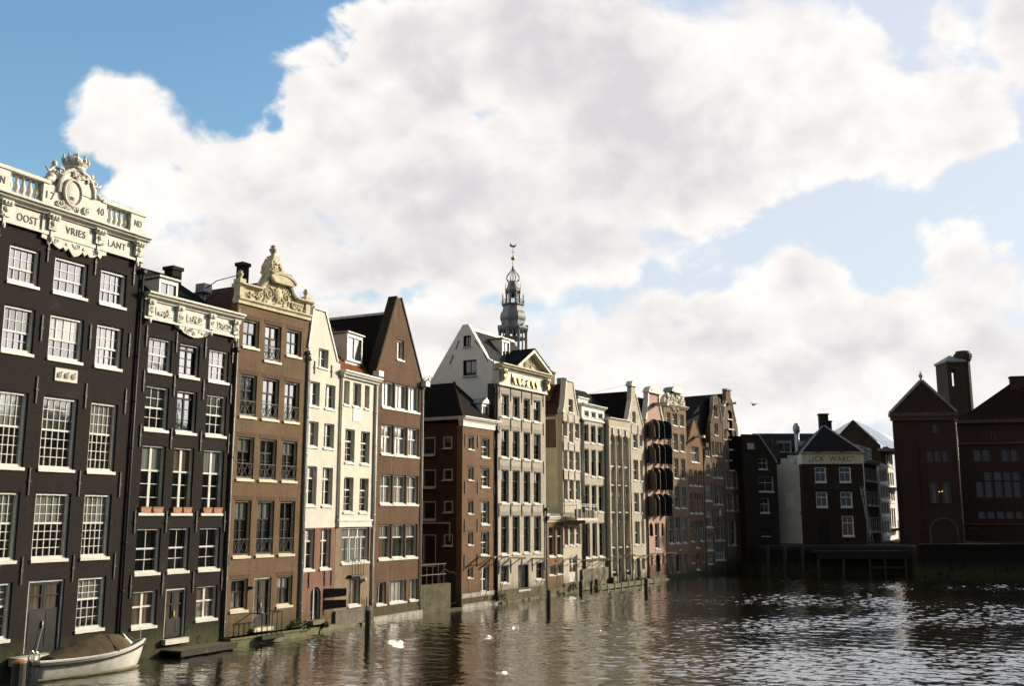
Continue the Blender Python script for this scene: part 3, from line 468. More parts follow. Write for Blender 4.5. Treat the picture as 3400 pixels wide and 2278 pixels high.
  wins=[(1.82, 2.56, 11.66, 12.89, 'bq'), (2.68, 3.42, 11.66, 12.89, 'bq'), (4.49, 5.23, 11.66, 12.89, 'bq'), (5.35, 6.08, 11.66, 12.89, 'bq'), (1.82, 2.56, 7.97, 9.62, 'bq'), (2.68, 3.42, 7.97, 9.62, 'bq'), (3.59, 4.35, 7.97, 9.62, 'bq'), (4.49, 5.23, 7.97, 9.62, 'bq'), (5.35, 6.08, 7.97, 9.62, 'bq'), (6.28, 7.03, 7.97, 9.62, 'bq'), (1.82, 2.56, 5.84, 6.58, 'bq'), (2.68, 3.42, 5.84, 6.58, 'bq'), (3.59, 4.35, 5.84, 6.58, 'bq'), (4.49, 5.23, 5.84, 6.58, 'bq'), (5.35, 6.08, 5.84, 6.58, 'bq'), (6.28, 7.03, 5.84, 6.58, 'bq'), (2.68, 3.42, 9.7, 10.61, 'bq'), (3.59, 4.35, 9.7, 10.61, 'bq'), (4.49, 5.23, 9.7, 10.61, 'bq'), (5.35, 6.08, 9.7, 10.61, 'bq')],
  eave=[(0.39, 15.92), (6.89, 15.91)],
  roofpt=[(3.38, 17.68), (7.45, 20.04), (7.57, 20.56), (8.25, 20.6)],
  ledge=[(0.21, 13.51), (6.7, 13.57)],
  dorm=[(3.83, 14.79), (2.47, 14.31), (5.11, 14.27)],
  gold=[(0.75, 4.77), (1.62, 4.94)],
  lows=[(0.88, 3.38)],
 ),
 'h31': dict(o=(47.645, 110.000), rz=0.00000, W=3.957,
  wins=[],
  tow=[(-0.11, 23.17), (2.84, 23.54), (3.27, 23.17), (4.02, 23.45), (-0.01, 19.04), (3.95, 18.04), (1.61, 24.19), (2.62, 24.19), (4.32, 23.73), (3.46, 24.41)],
  slot=[(1.41, 22.25), (1.78, 20.51)],
 ),
}
STEEPLE = {'axis': [(-0.02, 59.01), (0.194, 41.697)], 'gold': [(0.03, 61.427), (0.03, 58.752)], 'onion': [(0.03, 56.432), (-1.219, 54.464), (1.278, 54.464), (-0.719, 53.866), (0.862, 53.866)], 'l1': [(-0.802, 53.78), (0.912, 53.78), (-1.382, 51.905), (1.442, 51.99)], 'l2': [(-1.794, 49.612), (2.019, 49.612), (-1.842, 48.765), (2.018, 48.68)], 'l3': [(-2.121, 47.412), (2.347, 47.412), (-2.284, 46.062), (2.426, 46.062), (-1.953, 45.304), (2.342, 45.304)], 'l4': [(-2.561, 43.959), (2.835, 44.043), (-2.441, 41.864), (2.874, 39.859)]}
POST = {'p1': (-7.0, 50.07, 1.54, 0.136), 'p2': (2.36, 65.95, 1.39, 0.14), 'p3': (5.43, 80.59, 1.04, 0.122), 'p4': (10.33, 78.78, 1.35, 0.143), 'p5': (7.07, 85.52, 0.88, 0.129), 'p6': (8.69, 88.41, 0.86, 0.134), 'p7': (10.17, 91.1, 0.84, 0.138), 'p0': (-14.34, 30.17, 1.87, 0.2)}
BOAT = {'stern': [(-18.17, 39.5, 0.0), (-16.89, 39.39, 0.0), (-15.39, 42.91, 0.0)], 'tops': [(-17.66, 38.0, 0.75), (-16.3, 37.55, 0.75)], 'bow': (-14.74, 41.48, 1.0), 'plat': [(-16.01, 46.07, 0.35), (-14.61, 45.6, 0.35), (-13.67, 46.87, 0.35), (-14.43, 47.87, 0.35), (-14.37, 44.99, 0.35), (-13.48, 46.23, 0.35)]}
# ------------------------------------------------------------------ mesh builder
class MB:
    def __init__(s): s.v = []; s.f = []; s.mi = []; s.sm = []; s.cur = 0; s.smooth = False
    def add(s, vs, fs):
        b = len(s.v); s.v += [tuple(v) for v in vs]
        for f in fs: s.f.append([b + i for i in f]); s.mi.append(s.cur); s.sm.append(s.smooth)
        return s
    def box(s, x0, x1, y0, y1, z0, z1):
        if x0 > x1: x0, x1 = x1, x0
        if y0 > y1: y0, y1 = y1, y0
        if z0 > z1: z0, z1 = z1, z0
        return s.add([(x0, y0, z0), (x1, y0, z0), (x1, y1, z0), (x0, y1, z0), (x0, y0, z1), (x1, y0, z1), (x1, y1, z1), (x0, y1, z1)],
                     [(0, 3, 2, 1), (4, 5, 6, 7), (0, 1, 5, 4), (1, 2, 6, 5), (2, 3, 7, 6), (3, 0, 4, 7)])
    def quad(s, a, b, c, d): return s.add([a, b, c, d], [(0, 1, 2, 3)])
    def prism(s, pts, y0, y1):              # polygon in (x, z), given thickness along y
        n = len(pts); ar = sum(pts[i][0] * pts[(i + 1) % n][1] - pts[(i + 1) % n][0] * pts[i][1] for i in range(n))
        if ar < 0: pts = pts[::-1]
        if y0 > y1: y0, y1 = y1, y0
        return s.add([(x, y0, z) for x, z in pts] + [(x, y1, z) for x, z in pts],
                     [tuple(range(n)), tuple(range(2 * n - 1, n - 1, -1))] + [(i, i + n, (i + 1) % n + n, (i + 1) % n) for i in range(n)])
    def extx(s, prof, x0, x1):              # profile in (y, z) run along x
        n = len(prof); ar = sum(prof[i][0] * prof[(i + 1) % n][1] - prof[(i + 1) % n][0] * prof[i][1] for i in range(n))
        if ar < 0: prof = prof[::-1]
        return s.add([(x0, y, z) for y, z in prof] + [(x1, y, z) for y, z in prof],
                     [tuple(range(n - 1, -1, -1)), tuple(range(n, 2 * n))] + [(i, (i + 1) % n, (i + 1) % n + n, i + n) for i in range(n)])
    def exty(s, prof, y0, y1): return s.prism(prof, y0, y1)
    def tube(s, pts, r, n=6, r1=None, cap=True):
        pts = [Vector(p) for p in pts]; rings = []; N = len(pts); vs = []
        for i, p in enumerate(pts):
            d = (pts[min(i + 1, N - 1)] - pts[max(i - 1, 0)]).normalized()
            a = d.orthogonal().normalized() if i == 0 else (a - d * a.dot(d)).normalized()
            c = d.cross(a); rr = r if r1 is None else r + (r1 - r) * i / max(1, N - 1)
            vs += [p + (a * math.cos(2 * math.pi * k / n) + c * math.sin(2 * math.pi * k / n)) * rr for k in range(n)]
        fs = [(i * n + k, i * n + (k + 1) % n, (i + 1) * n + (k + 1) % n, (i + 1) * n + k) for i in range(N - 1) for k in range(n)]
        if cap: fs += [tuple(range(n - 1, -1, -1)), tuple(range((N - 1) * n, N * n))]
        return s.add(vs, fs)
    def lathe(s, prof, c, n=10, sx=1.0, sy=1.0, rot=0.0):   # profile (radius, z) about a vertical axis through c
        vs = [(c[0] + r * sx * math.cos(2 * math.pi * k / n + rot), c[1] + r * sy * math.sin(2 * math.pi * k / n + rot), c[2] + z) for r, z in prof for k in range(n)]
        N = len(prof)
        fs = [(i * n + k, i * n + (k + 1) % n, (i + 1) * n + (k + 1) % n, (i + 1) * n + k) for i in range(N - 1) for k in range(n)]
        fs += [tuple(range(n - 1, -1, -1)), tuple(range((N - 1) * n, N * n))]
        return s.add(vs, fs)
    def blob(s, c, rx, ry, rz, n=7, m=4):
        prof = [(max(.02, math.sin(math.pi * i / m)), -math.cos(math.pi * i / m)) for i in range(m + 1)]
        vs = [(c[0] + r * rx * math.cos(2 * math.pi * k / n), c[1] + r * ry * math.sin(2 * math.pi * k / n), c[2] + z * rz) for r, z in prof for k in range(n)]
        fs = [(i * n + k, i * n + (k + 1) % n, (i + 1) * n + (k + 1) % n, (i + 1) * n + k) for i in range(m) for k in range(n)]
        return s.add(vs, fs)
    def scroll(s, cx, cz, r0, y, turns=1.4, r=.035, flip=1, start=0.0, n=16):
        pts = []
        for i in range(n + 1):
            t = i / n; a = start + flip * t * turns * 2 * math.pi; rr = r0 * (1 - .8 * t)
            pts.append((cx + rr * math.cos(a), y, cz + rr * math.sin(a)))
        return s.tube(pts, r, 5, r * .6)
    def carve(s, x0, x1, z0, z1, y, n, r0, r1, rng):
        for _ in range(n):
            r = rng.uniform(r0, r1)
            s.blob((rng.uniform(x0, x1), y, rng.uniform(z0, z1)), r * rng.uniform(.7, 1.5), r * .8, r * rng.uniform(.7, 1.4), 6, 4)
        for _ in range(n // 3):
            s.scroll(rng.uniform(x0, x1), rng.uniform(z0, z1), r1 * 1.7, y - .02, 1.3, r0 * .6, rng.choice((-1, 1)), rng.uniform(0, 6), 10)
        return s
    def build(s, name, mats, parent=None, uv=None):
        me = bpy.data.meshes.new(name); me.from_pydata(s.v, [], s.f)
        for m in (mats if isinstance(mats, (list, tuple)) else [mats]): me.materials.append(m)
        me.polygons.foreach_set('material_index', s.mi); me.polygons.foreach_set('use_smooth', s.sm)
        if uv:                               # metres along the slope: u horizontal, v up the face
            l = me.uv_layers.new(name='UVMap')
            for p in me.polygons:
                n = p.normal; h = Vector((-n.y, n.x, 0)); h = h.normalized() if h.length > 1e-4 else Vector((1, 0, 0)); u = n.cross(h)
                for li in p.loop_indices:
                    co = me.vertices[me.loops[li].vertex_index].co; l.data[li].uv = (co.dot(h), co.dot(u))
        me.update(); o = bpy.data.objects.new(name, me); COL.objects.link(o)
        if parent: o.parent = parent
        return o
def empty(name, loc, rz=0.0, label=None, cat=None, group=None):
    o = bpy.data.objects.new(name, None); o.empty_display_size = .5; COL.objects.link(o); o.location = loc; o.rotation_euler = (0, 0, rz)
    if label: o['label'] = label
    if cat: o['category'] = cat
    if group: o['group'] = group
    return o
def tag(o, label, cat, group=None, kind=None):
    if label: o['label'] = label
    if cat: o['category'] = cat
    if group: o['group'] = group
    if kind: o['kind'] = kind
    return o
def in_poly(x, y, P):
    c = False; n = len(P); j = n - 1
    for i in range(n):
        if (P[i][1] > y) != (P[j][1] > y) and x < (P[j][0] - P[i][0]) * (y - P[i][1]) / (P[j][1] - P[i][1]) + P[i][0]: c = not c
        j = i
    return c
def ccw(P):
    n = len(P); a = sum(P[i][0] * P[(i + 1) % n][1] - P[(i + 1) % n][0] * P[i][1] for i in range(n))
    return list(P) if a > 0 else list(P)[::-1]
def sheet(mb, outline, holes, th=.45, reveal=.11, y=0.0, split=None):
    """front wall in the plane y with real openings: outline and holes are (x, z) polygons"""
    outline = ccw(outline); holes = [ccw(h) for h in holes]
    V = []; Ed = []
    for P in [outline] + holes:
        b = len(V); V += [Vector(p) for p in P]; Ed += [(b + i, b + (i + 1) % len(P)) for i in range(len(P))]
    if split:
        b = len(V); V += [Vector((split[0], split[1])), Vector((split[2], split[3]))]; Ed.append((b, b + 1))
    v, e, f, *_ = delaunay_2d_cdt(V, Ed, [], 0, 1e-5)
    base = mb.cur
    for t in f:
        cx = sum(v[i][0] for i in t) / len(t); cz = sum(v[i][1] for i in t) / len(t)
        if not in_poly(cx, cz, outline) or any(in_poly(cx, cz, h) for h in holes): continue
        if split: mb.cur = 1 if cz < split[1] + (split[3] - split[1]) * (cx - split[0]) / (split[2] - split[0]) else 0
        mb.add([(v[i][0], y, v[i][1]) for i in t], [tuple(range(len(t)))])
    for h in holes:
        n = len(h)
        for i in range(n):
            a, b = h[i], h[(i + 1) % n]
            if split: mb.cur = 1 if (a[1] + b[1]) / 2 < split[1] else 0
            mb.add([(a[0], y, a[1]), (b[0], y, b[1]), (b[0], y + reveal, b[1]), (a[0], y + reveal, a[1])], [(0, 1, 2, 3)])
    mb.cur = base
    n = len(outline)
    for i in range(n):
        a, b = outline[i], outline[(i + 1) % n]
        mb.add([(a[0], y, a[1]), (a[0], y + th, a[1]), (b[0], y + th, b[1]), (b[0], y, b[1])], [(0, 1, 2, 3)])
    mb.add([(p[0], y + th, p[1]) for p in outline], [tuple(range(n - 1, -1, -1))])
def arch_pts(u0, u1, z0, z1, rise=None, n=8):
    r = (u1 - u0) / 2; rise = r if rise is None else rise; c = (u0 + u1) / 2
    return [(u0, z0), (u1, z0)] + [(c + r * math.cos(math.pi * i / n), z1 - rise + rise * math.sin(math.pi * i / n)) for i in range(n + 1)]
def text_mesh(txt, size, mat_, parent, name, loc, ext=.012, width=None, rot=(R(90), 0, 0), serif=True):
    cu = bpy.data.curves.new('letters', 'FONT'); cu.body = txt; cu.size = size; cu.extrude = ext; cu.align_x = 'CENTER'; cu.align_y = 'CENTER'; cu.space_character = 1.12
    o = bpy.data.objects.new('letters', cu); COL.objects.link(o)
    dg = bpy.context.evaluated_depsgraph_get(); me = bpy.data.meshes.new_from_object(o.evaluated_get(dg)); bpy.data.objects.remove(o)
    me.materials.clear(); me.materials.append(mat_)
    r = bpy.data.objects.new(name, me); COL.objects.link(r); r.parent = parent; r.location = loc; r.rotation_euler = rot
    if width:
        xs = [v.co.x for v in me.vertices]; w = max(xs) - min(xs)
        for v in me.vertices: v.co.x *= width / w
    return r
# ------------------------------------------------------------------ windows
# kind: frame, lights across, bars in the upper and lower sash, meeting rail (from the top), upper and lower pane, sill, extras
W = lambda fr, nx, nt, nb, sp, pt, pb, sill=WHITE, **k: dict(fr=fr, nx=nx, nt=nt, nb=nb, sp=sp, pt=pt, pb=pb, sill=sill, **k)
STYLE = {
 'a': W(WHITE, 4, 2, 1, .62, G_GREY, G_GREY, fat=1), 'b': W(WHITE, 4, 2, 2, .56, G_GREY, G_DARK, fat=1), 'c': W(WHITE, 5, 3, 4, .46, G_CURT, G_DARK, fat=1), 'd': W(WHITE, 4, 3, 3, .42, G_CURT, G_DARK, fat=1),
 'e': W(WHITE, 3, 2, 2, .50, G_GREY, G_DARK), 'f': W(WHITE, 2, 1, 3, .16, G_GREY, G_DARK, sash=DARKP, mid=.08), 'g': W(WHITE, 2, 1, 3, .37, G_CURT, G_DARK, mid=.13),
 'h': W(WHITE, 2, 1, 2, .46, G_DARK, G_DARK), 'i': W(WHITE, 2, 1, 1, .45, G_WARM, G_WARM, mid=.12),
 'j': W(CREAM, 2, 1, 3, .36, G_GREY, G_GREY, sill=CREAM, sash=DARKP, mid=.09, rail=1), 'k': W(CREAM, 2, 1, 3, .33, G_CURT, G_GREY, sill=CREAM, sash=DARKP, mid=.09, rail=1), 'l': W(CREAM, 2, 1, 2, .4, G_WARM, G_WARM, sill=CREAM, sash=DARKP, mid=.09), 'm': W(CREAM, 2, 1, 1, .5, G_GREY, G_GREY, sill=CREAM, sash=DARKP),
 'n': W(WHITE, 2, 1, 0, None, G_GREY, G_DARK, mid=.10, thin=1), 'o': W(WHITE, 2, 0, 2, .30, G_CURT, G_DARK, mid=.10, thin=1), 'n2': W(WHITE, 1, 0, 0, .5, G_GREY, G_GREY, thin=1),
 'p': W(WHITE, 2, 0, 0, None, G_GREY, G_GREY, thin=1), 'q': W(WHITE, 2, 1, 3, .36, G_DARK, G_DARK, thin=1), 'r': W(WHITE, 3, 0, 2, .27, G_CURT, G_CURT, mid=.12), 's': W(WHITE, 2, 0, 0, None, G_PALE, G_PALE, thin=1), 's3': W(WHITE, 4, 0, 0, None, G_PALE, G_PALE, thin=1),
 't': W(WHITE, 2, 0, 0, None, G_PALE, G_PALE, mid=.09), 'u': W(WHITE, 2, 0, 1, .40, G_CURT, G_PALE, mid=.08), 'v': W(WHITE, 2, 0, 0, .38, G_CURT, G_GREY, one=1),
 'w1': W(WHITE, 1, 0, 0, None, G_DARK, G_DARK), 'w2': W(WHITE, 2, 1, 2, .45, G_GREY, G_GREY), 'w3': W(WHITE, 2, 1, 1, .5, G_CURT, G_CURT, mid=.13),
 'x': W(WHITE, 2, 0, 3, .40, G_GREY, G_DARK, sash=DARKP), 'y': W(WHITE, 2, 0, 3, .32, G_GREY, G_GREY, sash=DARKP),
 'z1': W(WHITE, 1, 1, 1, .33, G_GREY, G_DARK), 'z2': W(WHITE, 1, 0, 0, None, G_CURT, G_CURT, mid=.1),
 'aa': W(WHITE, 1, 0, 1, .5, G_CURT, G_CURT, thin=1), 'ab': W(WHITE, 2, 1, 1, .5, G_GREY, G_GREY, mid=.1), 'ac': W(WHITE, 1, 0, 2, .4, G_CURT, G_CURT),
 'ad': W(GREYW, 1, 0, 0, .42, G_GREY, G_GREY, sash=DARKP), 'ae': W(WHITE, 2, 0, 3, .27, G_DARK, G_DARK, sash=DARKP), 'af': W(WHITE, 2, 0, 0, None, G_CURT, G_CURT, mid=.1),
 'ag': W(WHITE, 1, 0, 1, .5, G_CURT, G_CURT), 'ah': W(WHITE, 1, 0, 1, .5, G_GREY, G_GREY, thin=1), 'ai': W(WHITE, 2, 1, 2, .5, G_CURT, G_GREY),
 'aj': W(WHITE, 2, 2, 2, .48, G_CURT, G_CURT), 'ak': W(WHITE, 1, 0, 0, None, G_DARK, G_DARK, nosill=1), 'al': W(WHITE, 4, 1, 1, .4, G_CURT, G_CURT), 'am': W(WHITE, 1, 0, 2, .36, G_GREY, G_CURT), 'an': W(WHITE, 1, 0, 1, .5, G_CURT, G_CURT),
 'ao': W(WHITE, 1, 0, 1, .45, G_GREY, G_GREY), 'ap': W(WHITE, 5, 1, 1, .4, G_CURT, G_CURT), 'tallw': W(WHITE, 1, 1, 2, .5, G_DARK, G_DARK),
 'bo': W(GREYW, 2, 0, 1, .4, G_DARK, G_DARK), 'bo2': W(DARKP, 2, 0, 0, None, G_GREY, G_GREY), 'bp': W(mat('bright white paint', (.85, .85, .83), .4, vary=.06), 2, 1, 1, .34, G_DARK, G_DARK, fat=1), 'bq': W(mat('dim stone frame', (.13, .13, .12), .7), 1, 0, 0, None, G_DARK, G_DARK, thin=1, nosill=1), 'lit': W(WHITE, 1, 0, 1, .3, G_GREY, G_GREY, thin=1),
 'sidew': W(GREYW, 1, 0, 0, None, G_DARK, G_DARK, frame_out=1),
}
rw = random.Random(3)
def window(par, u0, u1, z0, z1, st, yy=0.0, name='window'):
    """one window: frame and glazing bars, its panes and its sill as sub-parts"""
    S = STYLE[st]; f = MB(); h = z1 - z0; w = u1 - u0
    sh = 0 if S.get('nosill') else min(.15, h * .09)
    fw = (.055 if S.get('thin') else .10 if S.get('fat') else .075) * min(1.0, w / .9 + .25)
    yf, yb = yy + .10, yy + .33; zb = z0 + sh
    f.box(u0, u0 + fw, yf, yb, zb, z1); f.box(u1 - fw, u1, yf, yb, zb, z1)
    f.box(u0 + fw, u1 - fw, yf + .002, yb, z1 - fw, z1); f.box(u0 + fw, u1 - fw, yf + .002, yb, zb, zb + fw * .9)
    a0, a1, b0, b1 = u0 + fw, u1 - fw, zb + fw * .9, z1 - fw
    sm = MB(); sf = f if not S.get('sash') else sm
    bar = .024 if S.get('thin') or w < .8 else .027; mid = S.get('mid', bar)
    ys, ye = yy + .205, yy + .262
    cut = b1 - (b1 - b0) * S['sp'] if S['sp'] else None
    if S.get('sash'):
        e = .055
        sf.box(a0, a0 + e, ys - .01, ye, b0, b1); sf.box(a1 - e, a1, ys - .01, ye, b0, b1); sf.box(a0 + e, a1 - e, ys - .008, ye, b0, b0 + e); sf.box(a0 + e, a1 - e, ys - .008, ye, b1 - e, b1)
    parts = [(b0, b1, S['nt'])] if cut is None else [(cut, b1, S['nt']), (b0, cut, S['nb'])]
    for i, (c0, c1, nn) in enumerate(parts):
        for k in range(1, S['nx']):
            if S.get('one') and i == 1: continue
            x = a0 + (a1 - a0) * k / S['nx']; m_ = mid if (S['nx'] % 2 == 0 and k == S['nx'] // 2 or S['nx'] == 3 and mid > bar) else bar
            sf.box(x - m_ / 2, x + m_ / 2, ys, ye, c0, c1)
        for k in range(1, nn + (1 if cut is None else 0) if cut is None else nn):
            z = c0 + (c1 - c0) * k / (nn + (1 if cut is None else 0) if cut is None else nn)
            sf.box(a0, a1, ys + .003, ye, z - bar / 2, z + bar / 2)
    if cut is not None: sf.box(a0, a1, ys - .025, ye, cut - .04, cut + .035)
    o = f.build(name, S['fr'], par)
    if S.get('sash'): sm.build('sash', S['sash'], o)
    g = MB(); yg = yy + .252
    j = [k_ * w for k_ in (lambda a, b, c: (a + c, c - a, b + c, c - b))(rw.gauss(-.004, .010), rw.gauss(-.004, .010), 0)]; e_ = rw.gauss(0, .004); j = [max(-.03, min(.03, q_)) for q_ in j]
    pt, pb = S['pt'], S['pb']
    if pt not in (G_DARK,) and rw.random() < .35: pt = rw.choice((G_CURT, G_GREY, G_PALE, G_WARM, G_DARK))
    if pb in (G_CURT, G_GREY) and rw.random() < .4: pb = rw.choice((G_DARK, G_WARM, G_GREY, G_DARK))
    if cut is None:
        g.quad((a0, yg + j[0], b0), (a1, yg + j[1], b0), (a1, yg + j[1] + e_, b1), (a0, yg + j[0] + e_, b1))
    else:
        g.quad((a0, yg - .012 + j[0], cut), (a1, yg - .012 + j[1], cut), (a1, yg - .012 + j[1] + e_, b1), (a0, yg - .012 + j[0] + e_, b1)); g.cur = 1
        g.quad((a0, yg + j[2], b0), (a1, yg + j[3], b0), (a1, yg + j[3] - e_, cut), (a0, yg + j[2] - e_, cut))
    g.cur = 2; g.quad((u0, yy + .325, z0), (u1, yy + .325, z0), (u1, yy + .325, z1), (u0, yy + .325, z1))
    g.build('pane', [pt, pb, IRON], o)
    if sh:
        q = MB(); q.box(u0 - .04, u1 + .04, yy - .07, yy + .09, z0, z0 + sh * .8); q.box(u0 + .002, u1 - .002, yy + .05, yy + .20, z0 + sh * .8, zb + .004)
        q.build('sill', S['sill'], o)
    if S.get('rail'):
        q = MB(); zr = z0 + sh + min(.75, h * .33); zl = z0 + sh + .06
        q.box(u0 + .01, u1 - .01, yy + .02, yy + .05, zr, zr + .035); q.box(u0 + .01, u1 - .01, yy + .02, yy + .05, zl, zl + .03)
        for k in range(3):
            x0 = u0 + w * k / 3; x1 = x0 + w / 3
            q.tube([(x0, yy + .035, zl), (x1, yy + .035, zr)], .013, 4); q.tube([(x1, yy + .035, zl), (x0, yy + .035, zr)], .013, 4)
        q.build('window_railing', IRON, o)
    return o
def arched_fill(par, u0, u1, z0, z1, st, yy=0.0, name='door'):
    P = arch_pts(u0, u1, z0, z1, min((u1 - u0) / 2, .45)); f = MB(); inner = arch_pts(u0 + .07, u1 - .07, z0, z1 - .07, min((u1 - u0) / 2 - .07, .38))
    if st in ('arch', 'archdoor', 'archdoor2'):
        n = len(P)
        for i in range(1, n):
            a, b, c, d = P[i], P[(i + 1) % n], inner[(i + 1) % n], inner[i]
            f.add([(a[0], yy + .10, a[1]), (b[0], yy + .10, b[1]), (c[0], yy + .10, c[1]), (d[0], yy + .10, d[1])], [(0, 1, 2, 3)])
            f.add([(d[0], yy + .10, d[1]), (c[0], yy + .10, c[1]), (c[0], yy + .19, c[1]), (d[0], yy + .19, d[1])], [(0, 1, 2, 3)])
        if st != 'arch': f.box((u0 + u1) / 2 - .04, (u0 + u1) / 2 + .04, yy + .13, yy + .18, z0, z1 - .1)
        else: f.box(u0 + .05, u1 - .05, yy + .13, yy + .18, (z0 + z1) / 2 - .03, (z0 + z1) / 2 + .03)
        o = f.build(name, DARKP if st == 'archdoor2' else (GREYW if st == 'archdoor' else WHITE), par)
        g = MB(); g.add([(p[0], yy + .18, p[1]) for p in ccw(P)], [tuple(range(len(P)))]); g.build('pane' if st == 'arch' else 'door_panel', G_DARK, o)
    else:
        f.add([(p[0], yy + .19, p[1]) for p in ccw(P)], [tuple(range(len(P)))]); o = f.build(name, {'blindarch': BROWNP, 'hatch': DARKP, 'hatch2': DARKP}[st], par)
    return o
ARCH = ('arch', 'archdoor', 'archdoor2', 'blindarch', 'hatch', 'hatch2')
def door(par, u0, u1, z0, z1, fr, leaf, glazed=.55, yy=0.0, mid=True, frw=.08):
    f = MB(); f.box(u0, u0 + frw, yy + .06, yy + .19, z0, z1); f.box(u1 - frw, u1, yy + .06, yy + .19, z0, z1); f.box(u0 + frw, u1 - frw, yy + .062, yy + .19, z1 - frw, z1)
    o = f.build('door', fr, par); l = MB(); a0, a1, b1 = u0 + frw, u1 - frw, z1 - frw; c = (a0 + a1) / 2; zg = z0 + (b1 - z0) * (1 - glazed)
    l.box(a0, a1, yy + .13, yy + .19, z0, zg)
    for x0, x1 in ((a0, c - .03), (c + .03, a1)):
        l.box(x0, x0 + .09, yy + .13, yy + .185, zg, b1); l.box(x1 - .09, x1, yy + .13, yy + .185, zg, b1); l.box(x0 + .09, x1 - .09, yy + .131, yy + .185, b1 - .1, b1)
        l.box(x0 + .09, x1 - .09, yy + .133, yy + .185, (zg + b1) / 2 - .03, (zg + b1) / 2 + .03)
        l.box(x0 + .12, x1 - .12, yy + .115, yy + .13, z0 + .2, zg - .12)
    l.box(c - .03, c + .03, yy + .12, yy + .19, zg, b1); l.build('door_leaf', leaf, o)
    g = MB(); g.quad((a0, yy + .18, zg), (a1, yy + .18, zg), (a1, yy + .18, b1), (a0, yy + .18, b1)); g.build('pane', G_WARM, o)
    k = MB(); k.box(c - .02, c + .03, yy + .07, yy + .12, z0 + .9, z0 + 1.15); k.build('handle', mat('brass', (.8, .6, .3), .3, metal=.8), o)
    return o
def anchors(par, us, zs, ln=.9, mat_=IRON):
    for u in us:
        for z in zs:
            q = MB(); q.box(u - .03, u + .03, -.05, 0.0, z - ln / 2, z + ln / 2); q.box(u - .06, u + .06, -.065, -.045, z - .04, z + .04); q.build('wall_anchor', mat_, par)
def pipe(par, u, z0, z1, r=.05, m=IRON, name='downpipe', y=-.08, hopper=True):
    q = MB(); q.smooth = True; q.tube([(u, y, z0), (u, y, z1)], r, 8)
    if hopper: q.box(u - r * 2, u + r * 2, y - r * 2, y + .06, z1, z1 + .22)
    z = z0 + .6
    while z < z1 - .3: q.tube([(u, y, z), (u, y, z + .07)], r * 1.35, 8); z += 2.0
    return q.build(name, m, par)
def house(key, label, wall_m, outline, eave, depth=11.0, u0=None, u1=None, split=None, skip=(), th=.45, side_m=None, group='canal houses in the row along the water', cat='house', body=True, zb=-1.2, base_m=None):
    h = HOUSE[key]; root = empty('canal_house', (h['o'][0], h['o'][1], 0), h['rz'], label, cat, group)
    u0 = 0.0 if u0 is None else u0; u1 = h['W'] if u1 is None else u1
    out = [(u0, zb), (u1, zb)] + outline
    holes = []
    for i, (a, b, c, d, k) in enumerate(h['wins']):
        if k in skip: continue
        holes.append(arch_pts(a, b, c, d, min((b - a) / 2, .45)) if k in ARCH else [(a, c), (b, c), (b, d), (a, d)])
    mb = MB(); sheet(mb, out, holes, th, split=split)
    mats = [wall_m, base_m or wall_m]
    if body:
        if side_m: mats.append(side_m); mb.cur = 2
        x0, x1 = u0 + .02, u1 - .02; y0, y1 = th, depth
        mb.add([(x0, y0, zb), (x1, y0, zb), (x1, y1, zb), (x0, y1, zb), (x0, y0, eave), (x1, y0, eave), (x1, y1, eave), (x0, y1, eave)], [(4, 5, 6, 7), (1, 2, 6, 5), (2, 3, 7, 6), (3, 0, 4, 7)])
    wall = mb.build('wall', mats, root)
    for (a, b, c, d, k) in h['wins']:
        if k in skip or k not in STYLE and k not in ARCH: continue
        if k in ARCH: arched_fill(root, a, b, c, d, k, name='window' if k == 'arch' else 'loading_hatch' if k.startswith('hatch') else 'niche' if k == 'blindarch' else 'door')
        else: window(root, a, b, c, d, k)
    return root, h
def lintels(root, h, m, kinds=None, hh=.22):
    for a, b, c, d, k in h['wins']:
        if k in ARCH or k.startswith('door') or kinds and k not in kinds: continue
        q = MB(); q.prism([(a - .06, d), (b + .06, d), (b + .13, d + hh), (a - .13, d + hh)], -.012, .02); q.build('brick_lintel', m, root)
def cornice(root, u0, u1, z0, z1, proj, m, name='cornice', y0=0.0, ret=.3):
    hgt = z1 - z0; q = MB()
    q.extx([(y0 + ret, z0), (y0 - proj * .35, z0), (y0 - proj * .4, z0 + hgt * .3), (y0 - proj * .75, z0 + hgt * .42), (y0 - proj * .8, z0 + hgt * .68), (y0 - proj, z0 + hgt * .75), (y0 - proj, z1), (y0 + ret, z1)], u0, u1)
    return q.build(name, m, root)
def gable_roof(root, u0, u1, ze, zr, y0, y1, m, over=.06, name='roof', ua=None, hip=0.0):
    c = (u0 + u1) / 2 if ua is None else ua; q = MB()
    A = [(u0 - over, y0, ze), (u1 + over, y0, ze), (u1 + over, y1, ze), (u0 - over, y1, ze), (c, y0 + hip, zr), (c, y1, zr)]
    q.add(A, [(0, 4, 5, 3), (1, 2, 5, 4), (0, 1, 4), (2, 3, 5), (0, 3, 2, 1)])
    return q.build(name, m, root, uv=1)
def cross_roof(root, u0, u1, ze, zr, y0, yr, y1, m, hl=0.0, hr=0.0, name='roof'):     # ridge parallel to the front
    q = MB(); A = [(u0, y0, ze), (u1, y0, ze), (u1, y1, ze), (u0, y1, ze), (u0 + hl, yr, zr), (u1 - hr, yr, zr)]
    q.add(A, [(0, 1, 5, 4), (2, 3, 4, 5), (3, 0, 4), (1, 2, 5), (0, 3, 2, 1)])
    return q.build(name, m, root, uv=1)
